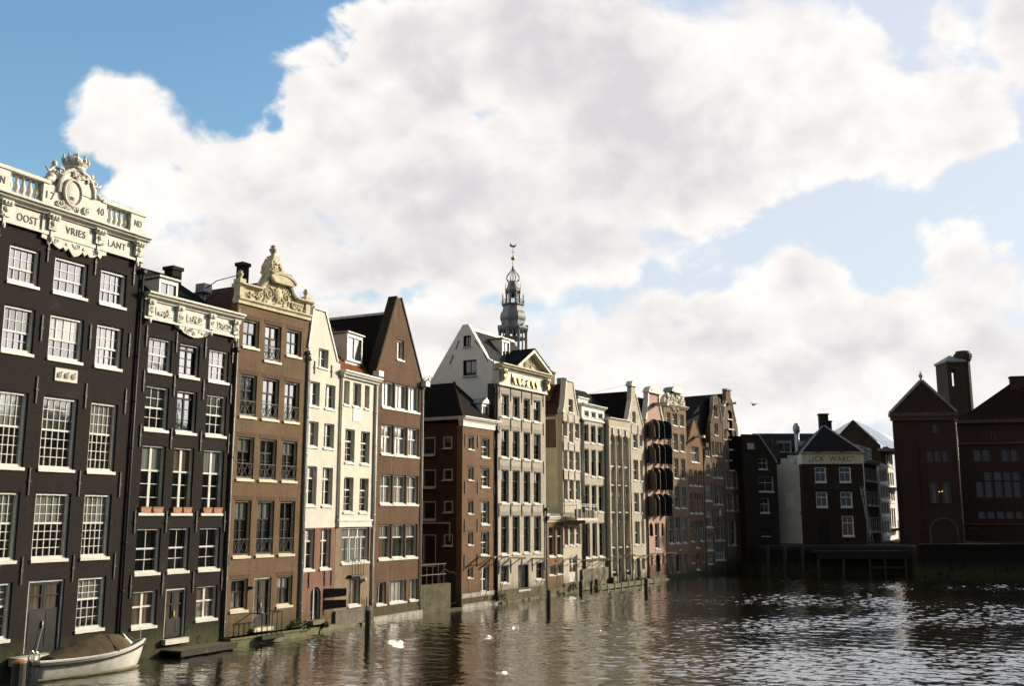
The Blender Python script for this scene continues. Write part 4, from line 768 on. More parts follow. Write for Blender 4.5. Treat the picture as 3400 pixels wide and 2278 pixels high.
def chimney(root, u, y, z0, z1, w=.6, d=.6, m=None, pots=2, name='chimney'):
    q = MB(); q.box(u - w / 2, u + w / 2, y - d / 2, y + d / 2, z0, z1 - .18); q.box(u - w / 2 - .07, u + w / 2 + .07, y - d / 2 - .07, y + d / 2 + .07, z1 - .18, z1)
    o = q.build(name, m or DARKB, root)
    if pots:
        p = MB(); p.smooth = True
        for i in range(pots):
            x = u + (i - (pots - 1) / 2) * .3; p.lathe([(.10, 0), (.12, .1), (.09, .35), (.12, .42)], (x, y, z1), 8)
        p.build('chimney_pot', mat('terracotta', (.26, .10, .05), .8), o)
    return o
def dormer(root, u0, u1, z0, z1, yf, depth, frame_m, roof_m, st='p', pediment=False):
    q = MB(); q.box(u0, u0 + .1, yf, yf + .12, z0, z1); q.box(u1 - .1, u1, yf, yf + .12, z0, z1); q.box(u0 + .1, u1 - .1, yf + .002, yf + .12, z1 - .22, z1); q.box(u0 + .1, u1 - .1, yf + .002, yf + .12, z0, z0 + .12)
    o = q.build('dormer', frame_m, root)
    c = MB(); c.box(u0 + .02, u1 - .02, yf + .12, yf + depth, z0 - .3, z1 - .05); c.build('dormer_cheek', frame_m, o)
    g = MB(); g.quad((u0 + .1, yf + .09, z0 + .12), (u1 - .1, yf + .09, z0 + .12), (u1 - .1, yf + .09, z1 - .22), (u0 + .1, yf + .09, z1 - .22)); g.build('pane', G_GREY, o)
    b = MB(); x = (u0 + u1) / 2; b.box(x - .03, x + .03, yf + .04, yf + .1, z0 + .1, z1 - .2); b.box(u0 + .1, x - .03, yf + .06, yf + .1, z0 + .12, z0 + .18); b.build('glazing_bar', frame_m, o)
    r = MB()
    if pediment: r.prism([(u0 - .12, z1), (u1 + .12, z1), ((u0 + u1) / 2, z1 + (u1 - u0) * .42)], yf - .12, yf + depth)
    else: r.box(u0 - .1, u1 + .1, yf - .12, yf + depth, z1, z1 + .09)
    r.build('dormer_roof', roof_m, o)
    return o
def coping(root, pts, w=.16, y0=-.06, y1=.42, m=None, name='coping'):
    """a band of stone laid along the slopes of a gable"""
    q = MB()
    for a, b in zip(pts[:-1], pts[1:]):
        A = Vector((a[0], a[1])); B = Vector((b[0], b[1])); d = (B - A).normalized(); n = Vector((-d.y, d.x)) * w
        if n.y < 0 or (abs(n.y) < 1e-6 and False): n = -n
        q.prism([tuple(A), tuple(B), tuple(B + n), tuple(A + n)], y0, y1)
    return q.build(name, m or STONE, root)
# ================================================================== the setting
def structure(name, mb, m, kind='structure', label=None):
    o = mb.build(name, m); o['kind'] = kind
    if label: o['label'] = label
    return o
def water_mat():
    m = bpy.data.materials.new('canal water'); m.use_nodes = True; t = NT(m.node_tree); b = t.n['Principled BSDF']
    b.inputs['Coat Weight'].default_value = 1.0; b.inputs['Coat IOR'].default_value = 1.5; b.inputs['Coat Roughness'].default_value = .06; b.inputs['Base Color'].default_value = (.020, .019, .008, 1); b.inputs['Roughness'].default_value = .05; b.inputs['IOR'].default_value = 2.0
    p = t.node('ShaderNodeNewGeometry').outputs['Position']
    h = t.m('ADD', t.m('MULTIPLY', t.noise(p, 5.0, 3, .55), .02), t.m('MULTIPLY', t.noise(p, 14.0, 2, .5), .006))
    bp = t.node('ShaderNodeBump'); bp.inputs['Distance'].default_value = 1.0; bp.inputs['Strength'].default_value = .40
    t.l.new(h, bp.inputs['Height']); t.l.new(bp.outputs[0], b.inputs['Normal']); t.l.new(bp.outputs[0], b.inputs['Coat Normal'])
    return m
def waves():
    """wind ripples as real geometry, rougher out in the basin and flatter in the lee of the houses"""
    rg = np.random.default_rng(11); X0, X1, Y0, Y1, st = -32.0, 62.0, 33.0, 103.9, .09
    nx = int((X1 - X0) / st) + 1; ny = int((Y1 - Y0) / st) + 1
    x, y = np.meshgrid(np.linspace(X0, X1, nx), np.linspace(Y0, Y1, ny))
    z = np.zeros_like(x); slope2 = 0.0
    for i in range(72):
        lam = .25 * (1.7 / .25) ** (rg.random() ** 1.7); k = 2 * np.pi / lam; th = np.radians(78 + rg.normal() * 38); s = .6 + .8 * rg.random()
        s *= (lam / .8) ** -.10
        ph = rg.random() * 6.28; kx, ky = k * np.cos(th), k * np.sin(th)
        z += s / k * np.sin(kx * x + ky * y + ph + .6 * np.sin(.11 * x * np.sin(i) + .13 * y + i)); slope2 += s * s / 2
    z *= WAVE / math.sqrt(slope2)
    g = np.zeros_like(x)
    for i in range(9):
        lam = 9 + 22 * rg.random(); th = np.radians(90 + rg.normal() * 35); g += np.sin(2 * np.pi / lam * (np.cos(th) * x + np.sin(th) * y) + rg.random() * 6.28)
    gust = .68 + .32 * np.tanh(g / 1.6)
    row = np.clip(((x - (y - 68) * .545 + 3.3) * .87) / 16.0, 0, 1)      # metres out from the fronts
    edge = np.clip(np.minimum(np.minimum(x - X0, X1 - x), y - Y0) / 2.0, 0, 1)
    z *= gust * (.70 + .30 * row ** 1.2) * edge
    me = bpy.data.meshes.new('water'); me.vertices.add(nx * ny); me.vertices.foreach_set('co', np.stack([x, y, z], -1).astype(np.float32).ravel())
    a = (np.arange(ny - 1)[:, None] * nx + np.arange(nx - 1)[None, :]).ravel()
    q = np.stack([a, a + 1, a + nx + 1, a + nx], -1).astype(np.int32); nf = len(q)
    me.loops.add(nf * 4); me.loops.foreach_set('vertex_index', q.ravel()); me.polygons.add(nf); me.polygons.foreach_set('loop_start', np.arange(0, nf * 4, 4, dtype=np.int32)); me.polygons.foreach_set('use_smooth', np.ones(nf, dtype=bool))
    me.materials.append(water_mat()); me.update(calc_edges=True); o = bpy.data.objects.new('water', me); COL.objects.link(o); o['kind'] = 'structure'
WAVE = .155
waves()
q = MB(); q.quad((-90, -60, 0), (140, -60, 0), (140, 33, 0), (-90, 33, 0)); q.quad((62, 33, 0), (140, 33, 0), (140, 103.9, 0), (62, 103.9, 0)); q.quad((-90, 33, 0), (-32, 33, 0), (-32, 103.9, 0), (-90, 103.9, 0))
q.quad((-90, 103.9, 0.0), (24.5, 103.9, 0.0), (24.5, 118, 0.0), (-90, 118, 0.0)); q.quad((24.5, 103.9, 0), (42, 103.9, 0), (42, 108.5, 0), (24.5, 108.5, 0)); structure('water', q, bpy.data.materials['canal water'])
q = MB(); q.quad((-3000, -3000, -2.5), (3000, -3000, -2.5), (3000, 3000, -2.5), (-3000, 3000, -2.5)); structure('ground', q, mat('dark soil', (.06, .055, .045), .95, vary=.3))
PAVE = brick('street paving', (.045, .039, .034), (.034, .03, .027), (.025, .022, .02), .3)
q = MB(); q.box(41.8, 260, 104.2, 420, -2, 2.95); q.box(26.5, 41.8, 108.5, 420, -2, 2.95); q.box(80, 260, -40, 104.1, -2, 2.93); structure('street', q, PAVE)
q = MB(); q.box(41.5, 160, 103.4, 104.2, -2, 3.05); q.box(41.48, 160, 103.3, 104.25, 3.05, 3.3); tag(q.build('quay_wall', WETB), 'dark brick quay wall with stone edge below the red brick police building', 'quay wall')
q = MB(); q.box(26.5, 41.5, 108.2, 108.5, -2, 2.6); tag(q.build('quay_wall', WETB), 'dark quay wall behind the timber jetty under the white lettered house', 'quay wall')

# ================================================================== house 1: black brick, white carved parapet, 1740
def build_1():
    rng = random.Random(5)
    H = HOUSE['h1']; Wd = 7.56; dr = [w for w in H['wins'] if w[4] == 'door1'][0]
    root, h = house('h1', 'tall black brick canal house with white carved parapet reading OOST VRIES LANT', BLACKB, [(Wd, 17.25), (0, 17.25)], 17.2, u1=Wd)
    door(root, dr[0], dr[1], .9, dr[3], mat('blue grey paint', (.42, .46, .48), .5), DARKP, .38)
    q = MB(); q.box(dr[0] - .6, dr[1] + .5, -.5, 0, .55, .86); q.build('doorstep', WSTONE, root)
    anchors(root, (.55, 2.78, 5.12, 7.2), (16.55, 13.35, 10.9, 7.35, 4.0), 1.05)
    pipe(root, Wd + .1, .3, 16.6, .055)
    c = 3.94
    f = MB(); f.box(.0, Wd, -.10, .5, 17.15, 17.85); f.box(-.05, Wd + .05, -.16, .48, 17.10, 17.2)
    f.box(2.3, 5.55, -.16, .4, 17.2, 17.86)
    fr = f.build('frieze', WSTONE, root)
    for u in (.62, 2.75, 5.05, Wd - .35):
        b = MB(); b.box(u - .25, u + .25, -.34, -.05, 17.74, 17.94); b.box(u - .2, u + .2, -.26, -.05, 17.3, 17.72)
        for k in (-1, 0, 1): b.blob((u + k * .14, -.35, 17.83), .08, .06, .08)
        b.blob((u, -.27, 17.58), .13, .08, .13); b.carve(u - .16, u + .16, 17.3, 17.6, -.25, 5, .03, .05, rng); b.box(u - .06, u + .06, -.2, -.02, 17.0, 17.3); b.blob((u, -.16, 16.95), .09, .08, .12)
        b.build('bracket', WSTONE, fr)
    cornice(root, -.08, Wd + .12, 17.92, 18.22, .5, WSTONE)
    a = MB(); top = [(2.35, 17.12)]
    pts = [(2.35, 16.93), (2.6, 16.9), (2.72, 16.72), (2.86, 16.84), (3.05, 16.72), (3.25, 16.66), (3.4, 16.78), (3.52, 16.64), (3.64, 16.8), (3.8, 16.62), (c, 16.5), (4.2, 16.62), (4.34, 16.8), (4.46, 16.64), (4.58, 16.78), (4.72, 16.66), (4.95, 16.72), (5.1, 16.84), (5.25, 16.72), (5.35, 16.9), (5.55, 16.93), (5.55, 17.12)]
    a.prism(top + pts, -.12, -.02); a.carve(2.6, 5.3, 16.78, 17.0, -.12, 14, .03, .06, rng); a.build('carved_apron', WSTONE, root)
    zb, zt = 18.22, 19.2
    p = MB(); blocks = [(0.0, .82), (2.3, 5.45), (6.8, Wd)]
    for x0, x1 in blocks: p.box(x0, x1, -.06, .42, zb, zt)
    for x0, x1 in ((.82, 2.3), (5.45, 6.8)): p.box(x0, x1, .0, .36, zb, zb + .2)
    p.box(-.05, 2.6, -.12, .48, zt, zt + .14); p.box(5.2, Wd + .06, -.12, .48, zt, zt + .14)
    par = p.build('parapet', WSTONE, root)
    for x0, x1 in ((.82, 2.3), (5.45, 6.8)):
        for k in range(5):
            b = MB(); b.smooth = True; x = x0 + (x1 - x0) * (k + .5) / 5
            b.lathe([(.10, 0), (.10, .07), (.06, .1), (.13, .26), (.11, .38), (.055, .55), (.06, .68), (.10, .72), (.10, .79)], (x, .18, zb + .2), 10); b.build('baluster', WSTONE, par)
    # crest: shell-shaped field, oval shield, crown, two figures
    k = MB(); k.prism([(2.95, 19.2), (3.0, 19.6), (3.2, 19.95), (3.5, 20.15), (3.9, 20.2), (4.3, 20.12), (4.6, 19.9), (4.8, 19.55), (4.85, 19.2)], -.1, .38)
    k.tube([(3.0, -.12, 19.0), (3.02, -.12, 19.5), (3.2, -.12, 19.9), (3.55, -.12, 20.12), (3.9, -.12, 20.18), (4.3, -.12, 20.08), (4.55, -.12, 19.85), (4.7, -.12, 19.5), (4.74, -.12, 19.2)], .08, 6)
    cr = k.build('crest', WSTONE, root)
    o = MB(); o.smooth = True; n = 26; ring = [(3.62 + .42 * math.cos(2 * math.pi * i / n), -.17, 19.12 + .55 * math.sin(2 * math.pi * i / n)) for i in range(n + 1)]
    o.tube(ring, .06, 6); o.blob((3.62, -.1, 19.12), .40, .10, .53, 16, 8)
    o.box(3.5, 3.74, -.24, -.18, 18.9, 18.93); o.box(3.54, 3.70, -.24, -.18, 18.84, 18.87); o.build('oval_shield', WSTONE, cr)
    s = MB(); s.carve(3.25, 4.05, 18.36, 18.62, -.12, 12, .05, .09, rng); s.carve(3.3, 4.5, 19.75, 20.05, -.14, 10, .06, .11, rng)
    for f_ in (-1, 1): s.scroll(c + f_ * .66 - .2, 18.55, .18, -.12, 1.3, .05, f_, 1); s.scroll(c + f_ * .85 - .1, 19.85, .16, -.14, 1.3, .05, f_, 2)
    for x0, x1, z in ((2.35, 3.0, 19.3), (4.85, 5.5, 19.3)): s.carve(x0, x1, z, z + .12, .1, 9, .07, .12, rng)
    s.build('scrollwork', WSTONE, cr)
    w = MB(); cx = 3.85; w.lathe([(.36, 0), (.42, .08), (.40, .16), (.50, .30), (.46, .34)], (cx, .12, 20.15), 16)
    for i in range(9):
        a_ = 2 * math.pi * i / 9; w.blob((cx + .5 * math.cos(a_), .12 + .45 * math.sin(a_), 20.58), .10, .09, .13); w.blob((cx + .5 * math.cos(a_), .12 + .45 * math.sin(a_), 20.75), .05, .05, .07)
    w.blob((cx, .12, 20.62), .36, .32, .2, 10, 5); w.blob((cx, .12, 20.86), .12, .12, .12); w.build('crown', WSTONE, cr)
    for x, fl in ((2.72, 1), (4.72, -1)):
        g = MB(); g.smooth = True                      # seated figure leaning on the shield
        g.blob((x, .1, 19.55), .24, .2, .26, 9, 6); g.blob((x + fl * .06, .08, 19.85), .17, .15, .24, 9, 6); g.blob((x + fl * .08, .06, 20.16), .12, .12, .14, 9, 6)
        g.tube([(x, 0, 19.5), (x - fl * .25, -.06, 19.42), (x - fl * .4, -.05, 19.3)], .10, 7, .06); g.tube([(x + fl * .1, 0, 19.98), (x + fl * .3, -.05, 19.95), (x + fl * .45, -.05, 20.05)], .07, 6, .05)
        g.tube([(x, 0, 19.95), (x - fl * .22, -.02, 19.75), (x - fl * .38, -.02, 19.9)], .06, 6, .04); g.build('seated_figure', WSTONE, cr)
    for txt, x, z, wd, sz in (('OOST', 1.66, 17.46, .92, .44), ('VRIES', 3.9, 17.5, .98, .42), ('LANT', 6.08, 17.52, .95, .42), ('17', 2.60, 18.72, .40, .46), ('40', 5.13, 18.76, .38, .44), ('AN', .38, 18.72, .42, .42), ('ND', 7.2, 18.78, .40, .42)):
        y = -.175 if 2.3 < x < 5.55 and z < 18 else -.112 if z < 18 else -.072
        text_mesh(txt, sz, LETTER, root, 'lettering', (x, y, z), .008, wd)
    q = MB(); q.box(3.55, 4.62, -.05, .0, 11.36, 11.88); pl = q.build('plaque', WSTONE, root)
    q = MB(); r2 = random.Random(8)
    for i in range(3): x = 3.75 + i * .33; q.blob((x, -.06, 11.6), .13, .04, .13); q.tube([(x - .1, -.06, 11.5), (x + .05, -.07, 11.68), (x + .1, -.06, 11.74)], .03, 5)
    q.build('plaque_relief', mat('worn grey relief', (.28, .26, .22), .8), pl)
    rf = MB(); rf.box(.1, Wd - .1, .5, 10.5, 17.2, 17.6); rf.build('roof', LEAD, root)
build_1()

# ================================================================== house 2
def build_2():
    rng = random.Random(6); H = HOUSE['h2']; Wd = H['W']
    root, h = house('h2', 'lower black brick canal house with white carved cornice and terracotta boxes on its sills', BLACKB, [(Wd, 14.8), (-.3, 14.8)], 14.8, u0=-.3)
    d = [w for w in h['wins'] if w[4] == 'door2'][0]
    door(root, d[0], d[1], .75, d[3], WHITE, DARKP, .6); q = MB(); q.box(d[0] - .1, d[1] + .05, -.25, 0, .5, .72); q.build('doorstep', WSTONE, root)
    anchors(root, (.25, 2.0, 3.8, 5.6), (13.9, 11.9, 9.5, 5.8, 3.1), .95)
    pipe(root, Wd - .02, .2, 14.0, .05)
    f = MB(); f.box(-.02, Wd + .02, -.1, .4, 14.72, 15.55); f.box(-.04, Wd + .04, -.15, .38, 14.66, 14.78)
    fr = f.build('frieze', WSTONE, root); cornice(root, -.1, Wd + .12, 15.5, 15.86, .48, WSTONE)
    for u in (.25, 1.95, 3.95, Wd - .25):
        b = MB(); b.box(u - .18, u + .18, -.3, -.08, 15.34, 15.54); b.blob((u, -.28, 15.42), .13, .08, .09); b.box(u - .15, u + .15, -.22, -.08, 14.8, 15.32); b.carve(u - .12, u + .12, 14.8, 15.3, -.22, 7, .03, .05, rng); b.blob((u, -.16, 14.58), .1, .08, .12); b.build('bracket', WSTONE, fr)
    for u in (1.1, 2.95, 4.9):
        b = MB(); b.box(u - .5, u + .5, -.13, -.1, 14.92, 15.28); b.carve(u - .35, u + .35, 15.0, 15.2, -.14, 8, .04, .08, rng); b.build('carved_panel', mat('mottled carved stone', (.66, .64, .58), .7, vary=.3, scale=9), fr)  # panel stone colour mottled at random
    a = MB(); a.prism([(1.8, 14.72), (1.82, 14.55), (2.1, 14.52), (2.3, 14.38), (2.6, 14.3), (2.95, 14.24), (3.3, 14.3), (3.6, 14.38), (3.8, 14.52), (4.1, 14.55), (4.12, 14.72)], -.12, -.02); a.carve(2.2, 3.7, 14.4, 14.6, -.12, 12, .035, .07, rng); a.build('carved_apron', WSTONE, root)
    cross_roof(root, -.3, Wd + .6, 15.6, 18.05, .5, 3.6, 10.5, BTILE, 0.0, 2.0)
    dormer(root, 1.66, 2.8, 15.7, 17.0, .95, 2.2, WHITE, LEAD, 'p')
    chimney(root, 4.9, 3.6, 16.8, 18.5, .6, .6, BLACKB, 0)
    q = MB(); q.smooth = True; q.tube([(6.05, 2.6, 15.8), (6.05, 2.6, 17.3)], .12, 8); q.smooth = False; q.box(5.78, 6.32, 2.3, 2.9, 17.3, 17.75); q.build('roof_vent', ZINC, root)
build_2()
def flower_boxes():
    H = HOUSE['h2']; M_ = Matrix.Translation((H['o'][0], H['o'][1], 0)) @ Matrix.Rotation(H['rz'], 4, 'Z'); n = 0
    terra = mat('terracotta box', (.42, .20, .12), .8, vary=.2)
    side = ('left', 'right'); wn = ('left', 'middle', 'right')
    for w in H['wins']:
        if w[4] != 'g': continue
        for j in (0, 1):
            q = MB(); L_ = (w[1] - w[0]) * .42
            q.prism([(-L_ / 2 + .03, 0), (L_ / 2 - .03, 0), (L_ / 2, .2), (-L_ / 2, .2)], -.08, .08); q.box(-L_ / 2 - .01, L_ / 2 + .01, -.1, .1, .2, .24)
            o = q.build('flower_box', terra); o.location = M_ @ Vector((w[0] + (w[1] - w[0]) * (.25 + .5 * j), -.02, w[2] + .14)); o.rotation_euler = (0, 0, H['rz'])
            s = MB(); s.box(-L_ / 2 + .02, L_ / 2 - .02, -.07, .07, .22, .245); s.build('soil', mat('potting soil', (.03, .02, .012), .95), o)
            tag(o, f'terracotta flower box on the {side[j]} half of the {wn[n]} sill of the low black house', 'flower box', 'terracotta boxes on the sills of the lower black house')
        n += 1
flower_boxes()

# ================================================================== house 3: brown brick, cream gable
def urn(root, u, y, z, s=1.0, m=None):
    q = MB(); q.smooth = True; q.lathe([(.22 * s, 0), (.22 * s, .06 * s), (.12 * s, .12 * s), (.2 * s, .28 * s), (.27 * s, .42 * s), (.24 * s, .5 * s), (.13 * s, .56 * s), (.2 * s, .64 * s), (.06 * s, .74 * s)], (u, y, z), 10); return q.build('urn', m or CSTONE, root)
def build_3():
    rng = random.Random(9); H = HOUSE['h3']; U0, U1 = 0.0, 5.25
    prof = [(U1, 16.6), (5.2, 17.3), (4.1, 17.42), (3.72, 17.7), (3.5, 18.05), (3.35, 18.3), (2.75, 18.62), (2.62, 18.75), (2.05, 18.75), (1.95, 18.3), (1.72, 17.9), (1.42, 17.55), (.2, 17.3), (0, 16.6)]
    root, h = house('h3', 'brown brick canal house crowned by a cream carved gable with urns', BROWNB, [(U1, 16.6), (U0, 16.6)], 16.2, u1=U1, side_m=DARKB)
    d = [w for w in h['wins'] if w[4] == 'door3'][0]; door(root, d[0], d[1], .7, d[3], CREAM, DARKP, .75)
    q = MB(); q.box(d[0] - .05, d[1] + .05, -.2, 0, .5, .68); q.build('doorstep', CREAM, root)
    g = MB(); g.prism(prof, -.04, .42); gb = g.build('gable', CSTONE, root)
    b = MB(); b.extx([(.3, 16.48), (-.1, 16.48), (-.1, 16.62), (-.2, 16.7), (-.2, 16.78), (.3, 16.78)], U0 - .06, U1 + .06); b.build('cornice_band', CSTONE, gb)
    m_ = MB()
    m_.extx([(.45, 17.3), (-.1, 17.3), (-.3, 17.42), (-.3, 17.5), (.45, 17.5)], -.05, 1.45); m_.extx([(.45, 17.3), (-.1, 17.3), (-.3, 17.42), (-.3, 17.5), (.45, 17.5)], 4.05, U1 + .08)
    for s in ([(1.42, 17.5), (1.75, 17.85), (1.98, 18.3), (2.1, 18.5)], [(4.08, 17.45), (3.78, 17.7), (3.55, 18.05)]):
        m_.tube([(x, -.12, z) for x, z in s], .11, 6); m_.tube([(x, .25, z) for x, z in s], .11, 6)
    hood = [(2.05, 18.05)] + [(2.75 + .95 * math.cos(math.pi - math.pi * i / 8), 18.05 + .42 * math.sin(math.pi * i / 8)) for i in range(1, 8)] + [(3.75, 18.08)]
    m_.tube([(x, -.35, z) for x, z in hood], .10, 6); m_.prism(hood + [(3.6, 17.96), (2.2, 17.96)], -.38, -.03)
    m_.build('moulding', CSTONE, gb)
    t = MB(); t.prism([(2.0, 18.6), (3.3, 18.5), (3.05, 18.8), (2.75, 19.15), (2.68, 19.3), (2.25, 19.3), (2.15, 19.1), (2.0, 18.85)], -.12, .5); t.carve(2.2, 2.9, 18.7, 19.1, -.14, 8, .06, .12, rng); t.extx([(.5, 18.45), (-.3, 18.45), (-.36, 18.58), (.5, 18.58)], 1.95, 3.42); t.build('gable_top', CSTONE, gb)
    r = MB(); r.carve(1.7, 3.6, 16.85, 17.75, -.06, 40, .05, .11, rng); r.carve(.4, 1.4, 16.9, 17.2, -.07, 12, .05, .1, rng); r.carve(3.9, 4.8, 16.9, 17.2, -.07, 12, .05, .1, rng)
    for f_ in (-1, 1): r.scroll(2.65 + f_ * .6, 17.35, .34, -.1, 1.5, .06, f_, 1.5); r.scroll(2.65 + f_ * 1.25, 17.1, .22, -.1, 1.4, .05, -f_, .5)
    r.blob((2.65, -.1, 17.4), .3, .14, .36, 10, 6); r.build('scrollwork', CSTONE, gb)
    for u in (.12, 5.0):
        p = MB(); p.box(u - .2, u + .2, -.16, .3, 17.5, 17.72); p.box(u - .17, u + .17, -.14, .28, 16.8, 17.3); p.build('pedestal', CSTONE, gb); urn(gb, u, .06, 17.72, .62)
    p = MB(); p.box(2.25, 2.7, -.1, .4, 19.3, 19.42); p.build('pedestal', CSTONE, gb); urn(gb, 2.47, .15, 19.42, .85)
    lintels(root, h, LINT); gable_roof(root, .25, U1 - .25, 16.2, 18.2, .45, 11, RBTILE)
    chimney(root, 1.5, 1.3, 17.2, 19.0, .45, .45, DARKB, 0)
    rod = MB()
    for z0, z1, y1 in ((16.4, 17.9, 5.0), (16.5, 17.2, 3.0)): rod.tube([(.05, .3, z1), (.05, 1.6, z1 - .1), (.05, y1, z0)], .025, 5)
    rod.build('stay_rod', IRON, root)
    anchors(root, (.2,), (8.9, 4.0), .5)
    q = MB(); q.box(U0 - .03, U1 + .1, -.55, 0, -.5, .42); q.box(U0 - .05, U1 + .12, -.62, 0, .32, .42); q.build('stone_plinth', MOSSY, root)
    rl = MB()
    for k in range(5): rl.tube([(1.85 + k * .34, -.75, .35), (1.85 + k * .34, -.75, 1.4)], .025, 6)
    rl.tube([(1.8, -.75, 1.4), (3.25, -.75, 1.4)], .03, 6); rl.tube([(1.8, -.75, .8), (3.25, -.75, .8)], .02, 6); rl.tube([(3.21, -.75, 1.4), (3.21, 0, 1.4)], .03, 6); rl.tube([(1.85, -.75, 1.4), (1.85, 0, 1.4)], .03, 6)
    rl.build('step_railing', IRON, root)
    q = MB(); q.box(1.75, 3.3, -.9, -.62, .2, .36); q.build('step', WOOD, root)
    pipe(root, .03, .5, 16.2, .04, GREYW, hopper=False); pipe(root, U1 + .03, 1.0, 14.6, .05, GREYW)
    q = MB(); q.box(1.6, 1.78, -.25, 0, 2.55, 2.68); q.build('wall_lamp', IRON, root)
build_3()

# ================================================================== house 4: cream spout gable on a pink brick base
def build_4():
    H = HOUSE['h4']; U0, U1 = -.26, 2.88
    g = [(U1, 14.55), (2.55, 14.6), (1.2, 17.22), (.15, 17.22), (-.2, 15.1), (U0, 14.6)]
    root, h = house('h4', 'narrow cream plastered house with a pointed flat topped gable and pink brick ground floor', CREAMP, g, 14.4, u0=U0, u1=U1, split=(U0 - .1, 5.43, U1 + .1, 5.45), base_m=PINKB)
    coping(root, [(2.55, 14.6), (1.2, 17.22)], .12, -.05, .75, GREYW); coping(root, [(-.22, 15.0), (.15, 17.22)], .12, -.05, .75, GREYW)
    q = MB(); q.box(.1, 1.25, -.08, .75, 17.22, 17.38); q.build('gable_cap', GREYW, root)
    gable_roof(root, U0 + .05, U1 - .05, 14.4, 16.7, .4, 11, RTILE, ua=.9)
    d = [w for w in h['wins'] if w[4] == 'archdoor'][0]
    anchors(root, (.35, 2.0), (14.0,), .7); anchors(root, (.5, 1.95, 2.6), (2.75,), .8)
    q = MB(); q.box(d[0] - .1, d[1] + .1, -.3, 0, .45, .66); q.build('doorstep', MOSSY, root)
    for z0, z1 in ((1.72, 2.22), (1.12, 1.62)):
        q = MB(); q.prism([(0, 0), (1.25, .08), (1.25, z1 - z0 - .02), (0, z1 - z0)], -.03, .03); o = q.build('hatch_door', DARKP, root); o.location = (1.92, -.03, z0); o.rotation_euler = (0, 0, R(-38))
    q = MB(); q.box(U0, U1, -.25, 0, -.6, .3); q.build('stone_plinth', MOSSY, root)
    pipe(root, U0 + .07, .6, 14.3, .05, GREYW)
build_4()
# ================================================================== house 5: cream, cornice, red roof
def build_5():
    H = HOUSE['h5']; U0, U1 = -.45, 3.62
    root, h = house('h5', 'cream plastered house with white cornice and dormer in a red tiled roof', CREAMP, [(U1, 14.1), (U0, 14.1)], 14.0, u0=U0, u1=U1, split=(U0 - .1, 5.60, U1 + .1, 5.50), base_m=BPLAST)
    cornice(root, U0 - .08, U1 + .12, 13.86, 14.22, .42, WHITE)
    q = MB(); q.box(U0, U1, -.07, 0, 5.45, 5.85); q.box(U0, U1, -.12, 0, 5.78, 5.88); q.build('band', WHITE, root)
    q = MB(); q.box(1.0, 1.86, -.03, 0, 11.45, 12.2); q.build('white_panel', WHITE, root)
    cross_roof(root, U0 + .05, U1 + .3, 14.1, 17.6, .1, 3.3, 10, RTILE, 0, 0)
    dormer(root, 1.4, 3.15, 15.1, 16.75, .75, 2.0, WHITE, LEAD, 'p')
    pipe(root, U1 - .12, 5.5, 13.8, .09, WHITE, hopper=False); pipe(root, U0 + .1, 5.4, 13.8, .06, CREAM); pipe(root, U1 - .1, .5, 5.4, .05, GREYW, hopper=False)
    q = MB(); q.box(U0, U1, -.14, 0, -.8, .95); q.build('base', mat('grey cement base', (.14, .12, .10), .9, vary=.35, scale=1.5, streak=.4), root)
    d = MB(); d.box(1.05, 1.13, .02, .10, 2.85, 4.9); d.box(2.25, 2.33, .02, .10, 2.85, 4.9); d.box(1.65, 1.73, .02, .09, 2.85, 4.9); d.box(1.13, 2.25, .03, .09, 2.85, 3.35); o = d.build('french_door', WHITE, root)
    b = MB()
    for k in range(5): b.tube([(1.05 + k * .32, -.2, 2.78), (1.05 + k * .32, -.2, 3.7)], .015, 5)
    b.tube([(1.0, -.2, 3.7), (2.38, -.2, 3.7)], .02, 5); b.box(.95, 2.42, -.24, 0, 2.70, 2.79); b.build('balcony_railing', IRON, root)
    q = MB(); q.smooth = True; q.blob((2.6, -.12, 2.45), .12, .12, .12, 10, 6); q.build('wall_lamp', WHITE, root)
    q = MB(); q.box(.98, 2.42, -.1, 0, .82, .93); q.build('sill_stone', STONE, root)
    lad = MB()
    for x in (2.75, 3.05): lad.tube([(x, -.2, -.2), (x, -.2, 1.5)], .03, 5)
    for k in range(5): lad.tube([(2.75, -.2, .1 + k * .3), (3.05, -.2, .1 + k * .3)], .02, 5)
    lad.build('ladder', IRON, root)
build_5()
# ================================================================== house 6: rust brick pointed gable
def build_6():
    U0, U1 = -.34, 5.0
    g = [(U1, 14.6), (4.85, 14.6), (2.25, 19.68), (1.75, 19.68), (-.25, 14.75), (U0, 14.75)]
    root, h = house('h6', 'rust brown brick house with a tall sharp gable and three rows of three white windows', RUSTB, g, 14.5, u0=U0, u1=U1)
    coping(root, [(4.95, 14.55), (2.2, 19.72)], .10, -.05, .6, DARKB); coping(root, [(-.35, 14.6), (1.78, 19.72)], .10, -.05, .6, DARKB)
    gable_roof(root, U0 + .02, U1 - .02, 14.4, 18.75, .55, 13.0, BTILE, ua=2.0, over=.1)
    q = MB(); q.box(1.9, 2.12, .6, 13.0, 18.7, 18.86); q.build('ridge_flashing', ZINC, root); lintels(root, h, LINT, None, .16)
    q = MB(); q.box(U0, U1 + .05, -.22, 0, -.8, .28); q.build('stone_plinth', STONE, root)
    for u, s in ((U0, -1), (U1, 1)):
        q = MB(); q.box(u - .25, u + .25, -.4, .05, 14.35, 14.68); q.build('gutter_end', WHITE, root)
    pipe(root, U0 + .08, .6, 14.2, .05, GREYW); pipe(root, U1 - .05, .6, 14.2, .045, GREYW)
build_6()
